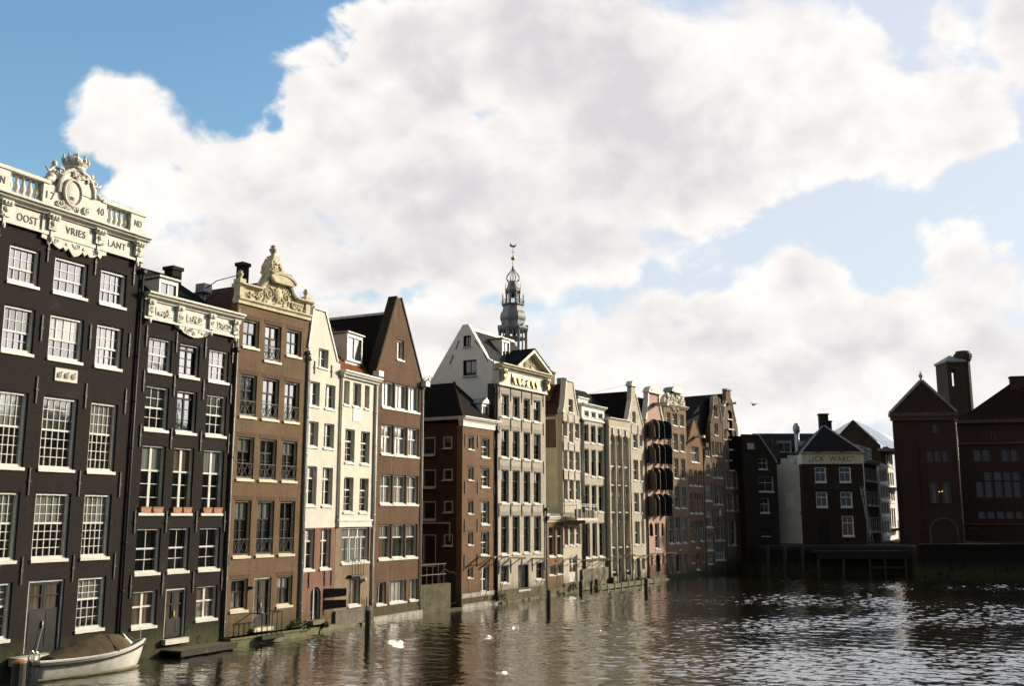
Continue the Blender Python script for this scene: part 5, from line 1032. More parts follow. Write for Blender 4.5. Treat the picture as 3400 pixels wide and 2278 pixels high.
# ================================================================== courtyard wall and house 7
def build_7():
    U0, U1 = -.12, 4.55
    root, h = house('h7', 'red brick corner house with hipped dark roof and small square windows on its shaded flank', REDB, [(U1, 12.2), (U0, 12.2)], 12.2, u0=U0, u1=U1, body=False, side_m=REDSHADEB)
    # shaded flank with its own openings, built in the plane of the side
    s = MB(); D_ = 5.2; holes = []
    for y0, y1, z0, z1 in h['side']: a, b = min(y0, y1), max(y0, y1); holes.append([(-b, z0), (-a, z0), (-a, z1), (-b, z1)])
    sheet(s, [(-D_, -1.2), (-.452, -1.2), (-.452, 12.4), (-D_, 12.4)], holes, .3)
    side = s.build('side_wall', REDSHADEB, root); side.location = (U0 + .02, 0, 0); side.rotation_euler = (0, 0, R(-90))
    for y0, y1, z0, z1 in h['side']:
        a, b = min(y0, y1), max(y0, y1); big = z1 - z0 > 2
        o = window(side, -b, -a, z0, z1, 'sidew', -.10, 'door' if big else 'window')
    q = MB(); q.box(U0 + .35, U1 - .02, D_ - .3, D_, -1, 12.4); q.build('back_wall', REDSHADEB, root); q = MB(); q.box(U1 - .3, U1 - .02, .46, D_ - .31, -1, 12.4); q.build('side_wall', REDSHADEB, root)
    ze, zr = 12.8, 15.55; c = (U0 + U1) / 2; r = MB(); y0 = -.05; e = D_ + .6
    A = [(U0 - .12, y0, ze), (U1 + .1, y0, ze), (U1 + .1, e, ze), (U0 - .12, e, ze), (c, 2.25, zr), (c, e, zr)]
    r.add(A, [(0, 1, 4), (1, 2, 5, 4), (2, 3, 5), (3, 0, 4, 5), (0, 3, 2, 1)]); r.build('roof', BTILE, root, uv=1)
    hp = MB(); hp.tube([(U0 - .1, -.03, ze + .03), (c, 2.25, zr + .03)], .09, 6); hp.build('hip_tiles', RBTILE, root)
    q = MB(); q.box(U0 - .04, U1 + .03, -.07, .3, 12.15, 12.5); q.build('frieze', WHITE, root); cornice(root, U0 - .15, U1 + .12, 12.5, 12.84, .32, WHITE)
    q = MB(); q.box(U0 - .16, U0 + .02, .3, e, 12.62, 12.84); q.build('gutter', GREYW, root)
    lintels(root, h, LINT, None, .2); dormer(root, 2.95, 3.95, 13.02, 14.05, .35, 1.3, WHITE, ZINC, 'p', True)
    anchors(root, (.2, 1.85, 4.1), (11.2, 8.0, 5.4, 3.1), .85); 
    q = MB(); q.box(U0 - .03, U1, -.12, 0, -.8, .28); q.box(U0, U1, -.05, 0, .66, .95); q.build('stone_plinth', STONE, root)
    g = MB()                                                             # black bubble graffiti, pale outline
    for yy, zz, a, b in ((1.3, 1.95, .42, .55), (.75, 1.75, .5, .6), (.75, .95, .55, .6)):
        g.add([(0, yy + (a + .07) * math.cos(2 * math.pi * i / 14), zz + (b + .07) * math.sin(2 * math.pi * i / 14)) for i in range(14)], [tuple(range(13, -1, -1))])
    g.cur = 1
    for yy, zz, a, b in ((1.3, 1.95, .42, .55), (.75, 1.75, .5, .6), (.75, .95, .55, .6)):
        g.add([(-.004 - .002 * a, yy + a * math.cos(2 * math.pi * i / 14), zz + b * math.sin(2 * math.pi * i / 14)) for i in range(14)], [tuple(range(13, -1, -1))])
    o = g.build('graffiti', [GREYW, IRON], root); o.location = (U0 + .02 - .006, 0, 0)
    pipe(root, U1 - .1, .3, 12.0, .06, IRON)
    q = MB(); q.tube([(U0 - .1, 3.4, 5.6), (U0 - .1, .9, 5.6), (U0 - .1, .9, 4.4)], .06, 6); q.build('drain_elbow', GREYW, root)
build_7()
def court():
    a = Vector(HOUSE['h6']['o'] + (0,)) + Vector((math.cos(HOUSE['h6']['rz']), math.sin(HOUSE['h6']['rz']), 0)) * 5.02; b = Vector(HOUSE['h7']['o'] + (0,))
    d = b - a; L_ = d.length; rz = math.atan2(d.y, d.x); q = MB(); q.box(.02, L_ * .70, -.05, .35, -1.0, 1.75); q.box(.02, L_ - .15, -.12, .1, -1, .12)
    r = empty('garden_wall', (a.x, a.y, 0), rz, 'low mossy wall with rusty rail closing the gap beside the dark flank wall', 'wall')
    q.build('wall', MOSSW, r); t = MB()
    for z in (2.35, 3.0): t.tube([(.1, .1, z), (L_ * .62, .1, z)], .03, 6)
    for k in range(5): t.tube([(.2 + k * .6, .1, 1.7), (.2 + k * .6, .1, 3.05)], .025, 5)
    t.build('railing', mat('rusty pale rail', (.22, .165, .11), .7), r)
court()
# ================================================================== house 8: grey house, pediment, white side gable
def build_8():
    rng = random.Random(21); U0, U1 = 0.0, 7.15
    root, h = house('h8', 'grey brick house with four windows across, white pediment and a tall white plastered side gable', GREYB, [(U1, 15.9), (U0, 15.9)], 12.0, u0=U0, u1=U1, body=False, skip=())
    d = [w for w in h['wins'] if w[4] == 'opendoor'][0]
    o = MB(); o.box(d[0], d[1] - .55, .3, .33, d[2], d[3]); o.build('door_recess', DARKP, root); k = MB(); k.box(0, .95, 0, .05, 0, d[3] - d[2] - .04); l = k.build('door', mat('pale grey door', (.45, .45, .42), .6), root); l.location = (d[1] - .06, .28, d[2]); l.rotation_euler = (0, 0, R(118))
    f = MB(); f.box(d[0], d[0] + .06, .05, .18, d[2], d[3]); f.box(d[0] + .06, d[1], .05, .18, d[3] - .08, d[3]); f.box(d[0] - .1, d[1] + .1, -.12, .3, d[2] - .12, d[2]); f.build('door_frame', WHITE, root)
    q = MB(); q.box(U0, U1, -.10, 0, -.8, .90); q.box(U0 + .002, U1, -.16, 0, -.8, .12); q.build('base', MOSSW, root)
    # white end gable, its own plane
    D_ = 7.9; gz = MB(); P = [(-D_, 8.0), (-.452, 8.0), (-.452, 17.3), (-.9, 17.6), (-2.62, 20.3), (-3.12, 20.3), (-D_, 13.6)]
    holes = [[(-max(a, b), z0), (-min(a, b), z0), (-min(a, b), z1), (-max(a, b), z1)] for a, b, z0, z1 in h['sidew']]
    sheet(gz, P, holes, .4); side = gz.build('side_gable', WHITEP, root); side.location = (U0 + .03, 0, 0); side.rotation_euler = (0, 0, R(-90))
    for (a, b, z0, z1), st in zip(h['sidew'], ('w3', 'w1')): window(side, -max(a, b), -min(a, b), z0, z1, 'bo2', -.06)
    for i in range(0, len(h['anch']) - 1, 2):
        (ya, za), (yb, zb_) = h['anch'][i], h['anch'][i + 1]; t = MB(); t.tube([(-ya, -.03, za), (-yb, -.03, zb_)], .03, 5); t.build('wall_anchor', IRON, side)
    b = MB(); b.box(U0 + .04, U1 - .05, .46, D_, -1, 15.8); b.build('body', GREYB, root)
    r = MB(); A = [(U0 + .43, .45, 17.2), (U1 - .1, .45, 17.2), (U1 - .1, 2.9, 20.0), (U0 + .43, 2.9, 20.0), (U0 + .43, D_, 13.5), (U1 - .1, D_, 13.5)]
    r.add(A, [(0, 1, 2, 3), (3, 2, 5, 4), (1, 5, 2), (0, 3, 4)]); r.build('roof', SLATE, root, uv=1)
    q = MB(); q.box(U0 + .40, U1 - .1, 2.75, 3.05, 19.95, 20.15); q.build('ridge_coping', CREAM, root)
    b = MB(); b.box(U0 + .02, U1 - .02, .30, .5, 15.85, 17.3); b.build('attic', WHITE, root)
    dormer(root, 2.75, 3.9, 18.05, 19.5, 1.3, 1.4, WHITE, LEAD, 'p')
    # entablature
    f = MB(); f.box(U0 - .02, U1 + .02, -.14, .3, 15.6, 16.7); f.box(U0 - .05, U1 + .05, -.2, .28, 15.52, 15.68); f.box(1.75, 5.4, -.2, -.1, 15.75, 16.55); f.build('frieze', WSTONE, root)
    cornice(root, -.15, U1 + .25, 16.7, 17.12, .6, CSTONE)
    t = MB(); z0, z1, a, b, c = 17.12, 18.75, 1.75, U1 + .25, 4.4
    t.prism([(a + .4, z0), (b - .4, z0), (c, z1 - .28)], -.16, .9); t.build('tympanum', CSTONE, root)
    t = MB()
    for x in (a, b):
        dx = (c - x); t.prism([(x, z0), (x + dx * .16, z0), (c, z1 - .30), (c, z1)], -.62, .9)
    t.build('pediment', WSTONE, root)
    rf = MB(); rf.prism([(a, z0 + .06), (c, z1 + .06), (b, z0 + .06), (b, z0), (c, z1), (a, z0)], -.66, 1.4); rf.build('pediment_roof', DSLATE, root)
    s = MB(); s.carve(3.7, 5.1, 17.4, 17.75, -.18, 12, .08, .14, rng); s.build('tympanum_carving', CSTONE, root)
    gl = MB()
    for k in range(6):
        u = 1.95 + k * .68
        if k in (2, 3): gl.carve(u - .25, u + .25, 15.85, 16.2, -.26, 10, .06, .1, rng)
        else: gl.prism([(u - .12, 16.25), (u + .02, 16.25), (u + .3, 15.8), (u + .12, 15.78)], -.3, -.2)
        gl.blob((u - .1, -.26, 16.1), .07, .06, .25)
    gl.build('garland', GILT, root)
    for u in (.42, U1 - .2):
        b = MB(); b.box(u - .25, u + .25, -.5, -.1, 16.5, 16.72); b.box(u - .2, u + .2, -.38, -.1, 15.85, 16.5); b.scroll(u - .05, 16.45, .2, -.5, 1.2, .06); b.build('bracket', WSTONE, root)
        g = MB(); g.carve(u - .15, u + .15, 16.0, 16.5, -.42, 9, .07, .1, rng); g.build('gilded_mask', GILT, root)
    lintels(root, h, GLINT, ('x', 'y'), .3); anchors(root, (.25, 1.87, 3.47, 5.0, 6.8), (15.0, 12.75, 9.8, 6.5, 2.5), .95)
    pipe(root, U0 - .22, .2, 15.4, .11, IRON, hopper=False); q = MB(); q.box(U0 - .4, U0 + .0, .05, .6, 11.6, 15.6); q.build('dark_gap_fill', IRON, root)  # black panel stands in for the dark gap beside the front
    q = MB(); q.tube([(4.4, .1, z1), (4.4, .1, z1 + .75)], .03, 5); q.blob((4.4, .1, z1 + .8), .09, .09, .09); q.build('finial', GILT, root)
build_8()
def outriggers():
    """bars that stand out from the fronts above the water, each with the gutter rope it holds"""
    spec = [('h7', 2.0, 3.3), ('h7', 4.0, 3.25), ('h8', 1.85, 3.1), ('h8', 5.0, 2.95), ('h9', 3.5, 2.7), ('h11', -.1, 2.5), ('h11', 2.2, 2.5), ('h12', .3, 2.55), ('h12', 3.2, 2.7), ('h13', 1.2, 2.5), ('h13', 3.2, 2.5), ('h14', .8, 2.6), ('h14', 3.4, 2.6)]
    where = {'h7': 'red brick corner house', 'h8': 'grey pediment house', 'h9': 'orange brick annex', 'h11': 'grey house with a white attic', 'h12': 'house of tall arches', 'h13': 'pale spout gable house', 'h14': 'pink house'}
    cnt = {}
    for key, u, z in spec:
        H = HOUSE[key]; q = MB(); q.box(-.05, .05, -1.35, 0, -.05, .05); M_ = Matrix.Translation((H['o'][0], H['o'][1], 0)) @ Matrix.Rotation(H['rz'], 4, 'Z')
        r = empty('mooring_bar', M_ @ Vector((u, 0, z)), H['rz'], f'pale bar jutting on the {"right" if cnt.get(key) else "left"} of the {where[key]}', 'bar', 'bars jutting from the fronts above the water'); cnt[key] = 1
        q.build('beam', CREAM, r); t = MB(); t.tube([(0, -.9, -.05), (0, -.85, -z * .5), (0, -.45, -z + .35)], .022, 5); t.build('chain', IRON, r)
        t = MB(); t.tube([(0, -.02, -.55), (0, -.8, -.05)], .03, 5); t.build('brace', IRON, r)
outriggers()
# ================================================================== house 9 annex, 10 .. 13
def build_9():
    U0, U1 = 0.0, 3.4
    root, h = house('h9', 'low orange brick annex with flat roof and white cornice squeezed between grey houses', ORNB, [(U1, 5.75), (U0, 5.75)], 5.7, depth=3.0, u1=U1)
    cornice(root, U0 - .05, U1 + .1, 5.6, 6.08, .35, CREAM); q = MB(); q.box(U0, U1, .1, 3.0, 5.75, 6.3); q.build('roof', LEAD, root)
    q = MB(); q.box(U0, U1, -.12, 0, -.8, .55); q.build('base', MOSSW, root); q = MB(); q.box(1.85, 1.95, -.02, 0, .5, 2.7); q.box(1.55, 2.3, -.08, 0, 2.62, 2.7); q.build('iron_strip', IRON, root)
    pipe(root, -.12, .2, 6.5, .06, IRON)
build_9()
def build_10():
    U0, U1 = 0.0, 3.95
    g = [(U1, 14.4), (3.3, 14.45), (2.9, 15.2), (2.5, 16.2), (2.25, 17.15), (.85, 17.15), (.62, 15.8), (.35, 14.9), (.12, 14.55), (U0, 14.5)]
    root, h = house('h10', 'narrow pale grey house with a curved neck gable and a blind yellow plastered side wall', LGREYB, g, 14.3, u0=U0, u1=U1, side_m=YELP)
    coping(root, [(3.3, 14.45), (2.9, 15.2), (2.5, 16.2), (2.25, 17.15)], .12, -.06, .42, WSTONE); coping(root, [(.12, 14.55), (.35, 14.9), (.62, 15.8), (.85, 17.15)], .12, -.06, .42, WSTONE)
    q = MB(); q.box(.75, 2.35, -.1, .45, 17.15, 17.35); q.build('gable_cap', WSTONE, root); q = MB(); q.box(-.1, .4, -.12, .4, 14.42, 14.6); q.build('shoulder_stone', WSTONE, root)
    gable_roof(root, U0, U1, 14.3, 17.0, .4, 9.0, RBTILE, ua=1.6)
    b = MB(); b.box(-.06, .02, .6, 9.0, 11.6, 14.3); b.build('brick_side', RBTILE if False else DTANB, root)
    q = MB(); q.box(-.1, .0, .5, 1.6, 13.9, 14.1); q.box(-.12, .0, 1.9, 3.2, 12.9, 13.15); q.build('stone_block', WSTONE, root)
    chimney(root, .9, 1.6, 15.5, 18.0, .9, .7, DTANB, 1)
    anchors(root, (.1, 1.15, 2.45, 3.75), (14.0, 11.7, 9.3), .8)
    d = [w for w in h['wins'] if w[4] == 'wdoor'][0]; door(root, d[0], d[1], d[2], d[3], WHITE, WHITE, .62)
    q = MB(); q.box(U0, U1, -.1, 0, -.8, .8); q.build('base', MOSSW, root)
    bl = MB(); bl.box(-.2, 4.3, -1.3, -.02, 5.75, 5.92); bal = bl.build('balcony', CREAM, root); rl = MB()
    for z in (6.85, 7.0): rl.box(-.2, 4.3, -1.3, -1.24, z, z + .05)
    for k in range(6): rl.box(-.2 + k * .888, -.14 + k * .888, -1.3, -1.24, 5.92, 6.98)
    for z in (6.0, 6.9): rl.box(-.2, -.14, -1.24, 0, z, z + .05)
    rl.build('balcony_railing', WHITE, bal); rw2 = random.Random(2); p = MB()
    for k in range(8): x = .2 + k * .5; p.box(x - .2, x + .2, -1.2, -1.0, 5.93, 6.35 + rw2.random() * .3)
    p.build('planter', BROWNP, bal)
    pipe(root, U1 - .05, .5, 14.0, .05, IRON); pipe(root, U0 + .04, 6.2, 13.5, .04, IRON)
build_10()
def build_11():
    U0, U1 = .05, 4.6
    root, h = house('h11', 'grey house with dark sash windows and a white boarded attic storey', GREYB, [(U1, 14.3), (U0, 14.3)], 14.2, u0=U0, u1=U1, skip=('af',))
    a = MB(); holes = [[(w[0], w[2]), (w[1], w[2]), (w[1], w[3]), (w[0], w[3])] for w in h['wins'] if w[4] == 'af']; sheet(a, [(U0 - .04, 14.32), (U1 + .04, 14.32), (U1 + .04, 15.4), (U0 - .04, 15.4)], holes, .3, .1, -.04); at_ = a.build('attic', WHITE, root)
    for w in h['wins']:
        if w[4] == 'af': window(root, *w, -.04)
    cornice(root, U0 - .12, U1 + .15, 15.36, 15.62, .35, WHITE); q = MB(); q.box(U0 - .05, U1 + .06, -.12, 0, 14.22, 14.36); q.build('band', WHITE, root)
    cross_roof(root, U0, U1, 15.3, 16.9, .2, 4, 9, BTILE); q = MB(); q.box(3.1, 5.2, 1.8, 3.2, 15.5, 16.5); q.box(3.0, 5.3, 1.7, 3.3, 16.5, 16.62); q.build('dormer', GREYW, root)
    pipe(root, .1, .3, 14.0, .06, IRON); pipe(root, .28, .3, 14.0, .05, IRON)
    q = MB(); q.box(U0 - .6, U1 + .05, -.22, 0, -.8, 1.75); q.build('rough_base', mat('crumbling stone base', (.20, .175, .12), .95, vary=.5, scale=2.0, bump=.9, col2=(.06, .055, .035), streak=.5), root)
    q = MB(); q.box(U0 + .3, U1 - .1, -.12, 0, 2.38, 2.5); q.build('sill_stone', BROWNP, root)
build_11()
def build_12():
    U0, U1 = .38, 4.5; H = HOUSE['h12']; c0 = [(.62, 1.55), (1.83, 2.85), (3.13, 4.15)]; H['wins'] = []
    rows = [(10.4, 12.4, 'w2'), (8.75, 10.1, 'aa'), (6.35, 7.85, 'aa'), (3.3, 5.45, 'aa'), (1.2, 2.45, 'aa')]
    root, h = house('h12', 'light grey house with three tall arched bays running from the water to the eaves', LGREYB, [(U1, 14.6), (U0, 14.6)], 14.4, u0=U0, u1=U1, body=True)
    f = MB(); P = [(U0, .2), (U1, .2), (U1, 14.6), (U0, 14.6)]; sheet(f, P, [arch_pts(a, b, .9 if i != 1 else .35, 13.35, .5) for i, (a, b) in enumerate(c0)], .34, .34, -.35); f.build('arcade', LGREYB, root)
    for i, (a, b) in enumerate(c0):
        q = MB(); q.box((a + b) / 2 - .1, (a + b) / 2 + .1, -.46, -.3, 13.3, 13.85); q.build('keystone', WSTONE, root)
        pipe(root, b + .12, .4, 13.2, .055, IRON, y=-.45, hopper=False)  # no real pipes: black tubes stand in for the shaded right reveal of each bay
        for z0, z1, st in rows:
            if i == 1 and z0 < 2: door(root, a + .05, b - .05, .4, 2.6, WHITE, WHITE, .6, -.21); continue
            window(root, a + .03, b - .03, z0, z1, st, -.21)
        for z in (12.45, 10.15, 7.86, 5.47, 2.47):
            q = MB(); q.box(a + .01, b - .01, -.16, .0, z, z + .26); q.build('lintel', WHITE, root)
    cornice(root, U0 - .02, U1 + .05, 14.5, 14.8, .5, WSTONE); q = MB(); q.box(U0, U1, -.40, 0, 13.9, 14.0); q.build('string_course', WSTONE, root)
    cross_roof(root, U0 - .4, U1 + .5, 14.6, 17.9, .3, 4.6, 11, BTILE)
    q = MB(); q.box(-.3, .5, 3.8, 4.6, 17.0, 18.6); q.build('chimney', GREYP, root)
build_12()
def build_13():
    U0, U1 = .35, 4.15
    g = [(U1, 14.5), (4.0, 14.55), (3.0, 16.35), (2.45, 17.5), (2.4, 18.2), (1.6, 18.2), (1.5, 16.8), (.85, 15.3), (.5, 14.6), (U0, 14.5)]
    root, h = house('h13', 'pale stone house with a slender spout gable topped by a small arched cap', LGREYB, g, 14.3, u0=U0, u1=U1)
    coping(root, [(4.0, 14.55), (3.0, 16.35), (2.45, 17.5)], .12, -.06, .4, WSTONE); coping(root, [(.5, 14.6), (.85, 15.3), (1.5, 16.8)], .12, -.06, .4, WSTONE)
    q = MB(); q.box(1.35, 2.65, -.15, .5, 18.2, 18.3); q.prism(arch_pts(1.4, 2.6, 18.3, 18.75, .4), -.12, .48); q.build('gable_cap', WSTONE, root)
    for (u, z) in h['oval']:
        o = MB(); o.add([(u + .13 * math.cos(2 * math.pi * i / 12), -.004, z + .26 * math.sin(2 * math.pi * i / 12)) for i in range(12)], [tuple(range(12))]); o.build('oval_opening', IRON, root)
    gable_roof(root, U0 - .05, U1 + .35, 14.3, 17.8, .4, 11, BTILE, ua=2.1)
    q = MB(); q.box(U0, U1, -.1, 0, -.8, .4); q.build('base', MOSSW, root); anchors(root, (1.35, 2.85), (14.1,), .9)
    st = MB()
    for k in range(4): st.box(1.7 - k * .0, 3.0, -.35 - k * .28, -.1 - k * .28, .1, .55 - k * .1)
    st.build('steps', WOOD, root)
    w = MB(); w.tube([(1.5, .2, 18.4), (-2.0, 3.0, 17.2)], .012, 4); w.build('cable', IRON, root)
build_13()
# ================================================================== house 14: pink warehouse with black shutters
def build_14():
    U0, U1 = .02, 4.1
    g = [(U1, 14.8), (4.05, 15.2), (3.55, 16.2), (3.15, 17.2), (3.1, 18.0), (.95, 18.0), (.9, 17.2), (.7, 16.5), (.25, 15.2), (U0, 14.8)]
    root, h = house('h14', 'pink painted warehouse with rows of open black shutters and a round topped neck gable', PINKP, g, 14.5, u0=U0, u1=U1, base_m=PINKB, split=(U0 - .1, 1.55, U1 + .1, 1.56))
    q = MB(); q.box(.62, 3.4, -.25, .5, 18.0, 18.16); q.prism(arch_pts(.75, 3.28, 18.16, 18.72, .55), -.2, .48); q.prism(arch_pts(1.15, 2.88, 18.16, 18.5, .3), -.26, -.2); q.build('gable_cap', WSTONE, root)
    coping(root, [(4.05, 15.2), (3.55, 16.2), (3.15, 17.2), (3.1, 18.0)], .2, -.1, .42, WSTONE); coping(root, [(.25, 15.2), (.7, 16.5), (.9, 17.2), (.95, 18.0)], .25, -.1, .42, GREYW)
    gable_roof(root, U0, U1, 14.5, 17.6, .4, 11, BTILE)
    sh = MAT['black green paint']
    for w in h['wins']:
        if w[4] != 'hatch': continue
        a, b, z0, z1 = w[:4]; hw = (b - a) * .5
        for s, u in ((-1, a), (1, b)):                      # leaves swung straight out
            q = MB(); wd = hw * 1.5
            P = [(0, 0), (wd, 0)] + [(wd - wd * math.sin(math.pi / 2 * i / 6), (z1 - z0) - .5 + .5 * math.sin(math.pi / 2 * i / 6)) for i in range(7)]
            P = [(0, 0), (wd, 0), (wd, z1 - z0 - .55), (wd * .8, z1 - z0 - .25), (wd * .45, z1 - z0 - .06), (0, z1 - z0)]
            q.prism(P, -.03, .03); o = q.build('shutter', BROWNP if s < 0 else sh, root); o.location = (u + s * .04, -.03, z0); o.rotation_euler = (0, 0, R(-96 if s < 0 else -80))
    for w in h['wins']:
        if w[4] == 'blindarch' and w[2] > 6:
            a, b, z0, z1 = w[:4]; q = MB(); wd = (b - a) * .95; P = [(0, 0), (wd, 0), (wd, z1 - z0 - .45), (wd * .7, z1 - z0 - .15), (wd * .35, z1 - z0), (0, z1 - z0)]
            q.prism(P, -.03, .03); o = q.build('shutter', sh if a > 2 else BROWNP, root); o.location = (b + .03 if a > 2 else a, -.03, z0); o.rotation_euler = (0, 0, R(-62 if a > 2 else -84))
    q = MB(); q.box(2.0, 2.35, -1.5, .3, 16.75, 17.0); q.box(1.9, 2.45, -1.55, .3, 17.0, 17.08); q.build('hoist_beam', GREYW, root)
    q = MB(); q.tube([(2.17, -1.35, 16.75), (2.17, -1.35, 16.4)], .03, 5); q.build('hook', IRON, root)
    pipe(root, U0 + .02, .3, 14.6, .07, IRON); q = MB(); q.box(U0, U1, -.08, 0, -.8, .5); q.build('base', MOSSW, root)
build_14()
def build_15():
    rng = random.Random(4); U0, U1 = -.05, 5.0
    root, h = house('h15', 'tan brick house with twelve pane windows and a cream carved attic crest', TANB, [(U1, 17.2), (U0, 17.2)], 15.5, u0=U0, u1=U1)
    cornice(root, U0 - .05, U1 + .15, 17.0, 17.3, .35, CSTONE); g = MB(); g.prism([(.15, 17.3), (.2, 17.9), (.7, 18.25), (1.3, 18.4), (1.4, 18.8), (1.9, 19.0), (2.6, 19.1), (3.3, 19.0), (3.8, 18.8), (3.95, 18.35), (4.5, 18.2), (4.9, 17.9), (4.95, 17.3)], 0, .4); gb = g.build('crest', CSTONE, root)
    m_ = MB(); m_.prism(arch_pts(1.3, 4.0, 18.6, 19.2, .5), -.35, .7); m_.prism(arch_pts(1.6, 3.7, 18.55, 18.95, .4), -.37, -.34); m_.build('crest_hood', LEAD, gb)
    c = MB(); c.carve(.4, 4.7, 17.45, 18.2, -.06, 40, .08, .2, rng); c.carve(1.8, 3.4, 18.1, 18.6, -.06, 12, .08, .15, rng); c.carve(1.6, 3.2, 16.75, 17.0, -.06, 10, .06, .12, rng); c.build('scrollwork', WSTONE, gb)
    cross_roof(root, U0, U1 + .1, 16.9, 18.6, .45, 5, 10, BTILE); chimney(root, 5.1, 1.8, 17.0, 19.0, .9, .6, DTANB, 2)
    q = MB(); q.box(U0, U1, -.12, 0, -.8, .45); q.build('base', DARKB, root); q = MB(); q.box(2.4, 3.0, -.1, 0, 2.7, 2.85); q.build('wall_lamp', CREAM, root)
build_15()
def build_16():
    U0, U1 = .15, 3.95
    g = [(U1, 13.3), (3.25, 14.7), (2.42, 16.05), (1.95, 16.05), (1.2, 14.6), (U0, 13.3)]
    root, h = house('h16', 'small orange brick house with a plain pointed gable and hoist beam', ORNB, g, 13.1, u0=U0, u1=U1)
    gable_roof(root, U0, U1, 13.1, 15.6, .4, 10, BTILE, ua=2.1); q = MB(); q.box(2.0, 2.35, -1.1, .3, 14.2, 14.45); q.build('hoist_beam', CREAM, root)
    q = MB(); q.box(U0, U1, -.1, 0, -.8, .5); q.build('base', DARKB, root); coping(root, [(3.95, 13.3), (2.42, 16.05)], .1, -.05, .4, DTANB); coping(root, [(.15, 13.3), (1.95, 16.05)], .1, -.05, .4, DTANB)
build_16()
def build_17():
    U0, U1 = .25, 2.35
    root, h = house('h17', 'very narrow brown house almost filled by wide white glazed bays', DTANB, [(U1, 11.2), (1.6, 13.9), (1.1, 13.9), (U0, 10.9)], 10.9, u0=U0, u1=U1); gable_roof(root, U0, U1, 10.8, 13.4, .4, 10, BTILE)
build_17()
def build_18():
    U0, U1 = .3, 2.7
    g = [(U1, 15.8), (2.62, 16.3), (2.45, 17.6), (2.3, 19.0), (1.75, 19.4), (1.2, 19.1), (.95, 17.2), (.5, 16.3), (U0, 16.0)]
    root, h = house('h18', 'tall dull brown house with a bell gable, hoist beam and white triple windows', DTANB, g, 15.6, u0=U0, u1=U1, skip=())
    q = MB(); q.box(1.5, 1.82, -1.1, .3, 17.95, 18.2); q.build('hoist_beam', CREAM, root); coping(root, [(2.62, 16.3), (2.45, 17.6), (2.3, 19.0)], .12, -.06, .4, STONE); coping(root, [(.5, 16.3), (.95, 17.2), (1.2, 19.1)], .12, -.06, .4, STONE)
    r = MB(); A = [(-7.0, .6, 13.2), (.9, .6, 19.3), (.9, 9, 19.3), (-7.0, 9, 13.2), (3.4, .6, 15.8), (3.4, 9, 15.8)]
    r.add(A, [(0, 1, 2, 3), (1, 4, 5, 2), (0, 4, 1), (3, 2, 5)]); r.build('roof', DSLATE, root, uv=1)
    q = MB(); q.add([(1.7 + .22 * math.cos(2 * math.pi * i / 12), -.01, 6.45 + .38 * math.sin(2 * math.pi * i / 12)) for i in range(12)], [tuple(range(12))]); q.build('oval_sign', WHITE, root)
build_18()
def build_19():
    U0, U1 = .75, 4.6
    g = [(U1, 15.9), (4.45, 16.5), (4.1, 16.6), (3.6, 17.8), (3.1, 19.2), (3.05, 20.1), (1.95, 20.1), (1.9, 18.9), (1.4, 17.6), (1.0, 16.6), (U0, 16.0)]
    root, h = house('h19', 'tallest brown warehouse at the end of the row with arched hatches one above another', DTANB, g, 15.7, u0=U0, u1=U1)
    q = MB(); q.box(2.35, 2.65, -1.0, .3, 18.5, 18.75); q.build('hoist_beam', CREAM, root); q = MB(); q.box(1.85, 3.15, -.12, .45, 20.1, 20.28); q.build('gable_cap', STONE, root)
    coping(root, [(4.1, 16.6), (3.6, 17.8), (3.1, 19.2)], .14, -.06, .4, STONE); coping(root, [(1.0, 16.6), (1.4, 17.6), (1.9, 18.9)], .14, -.06, .4, STONE)
    gable_roof(root, U0, U1, 15.6, 19.8, .4, 10, DSLATE, ua=2.4)
    for w in h['wins']:
        if w[4] == 'hatch2': q = MB(); q.box(w[0], w[1], -.05, .05, (w[2] + w[3]) / 2 - .06, (w[2] + w[3]) / 2 + .06); q.box(w[0] - .1, w[1] + .1, -.15, 0, w[2] - .15, w[2]); q.build('hatch_sill', WSTONE, root)
build_19()
def build_20():
    U0, U1 = .6, 2.45
    root, h = house('h20', 'small brown gabled house with red shutters in the corner of the canal', DTANB, [(U1, 11.2), (2.0, 14.0), (1.4, 14.0), (1.05, 13.1), (U0, 11.2)], 11.1, u0=U0, u1=U1, depth=5)
    gable_roof(root, U0, U1, 11.0, 13.8, .4, 5, DSLATE)
    for z0, z1 in ((9.05, 11.0), (6.85, 8.95), (4.6, 6.6)): q = MB(); q.box(1.95, 2.45, -.07, -.01, z0, z1); q.build('shutter', mat('red shutter paint', (.30, .035, .02), .5, vary=.2), root)
build_20()
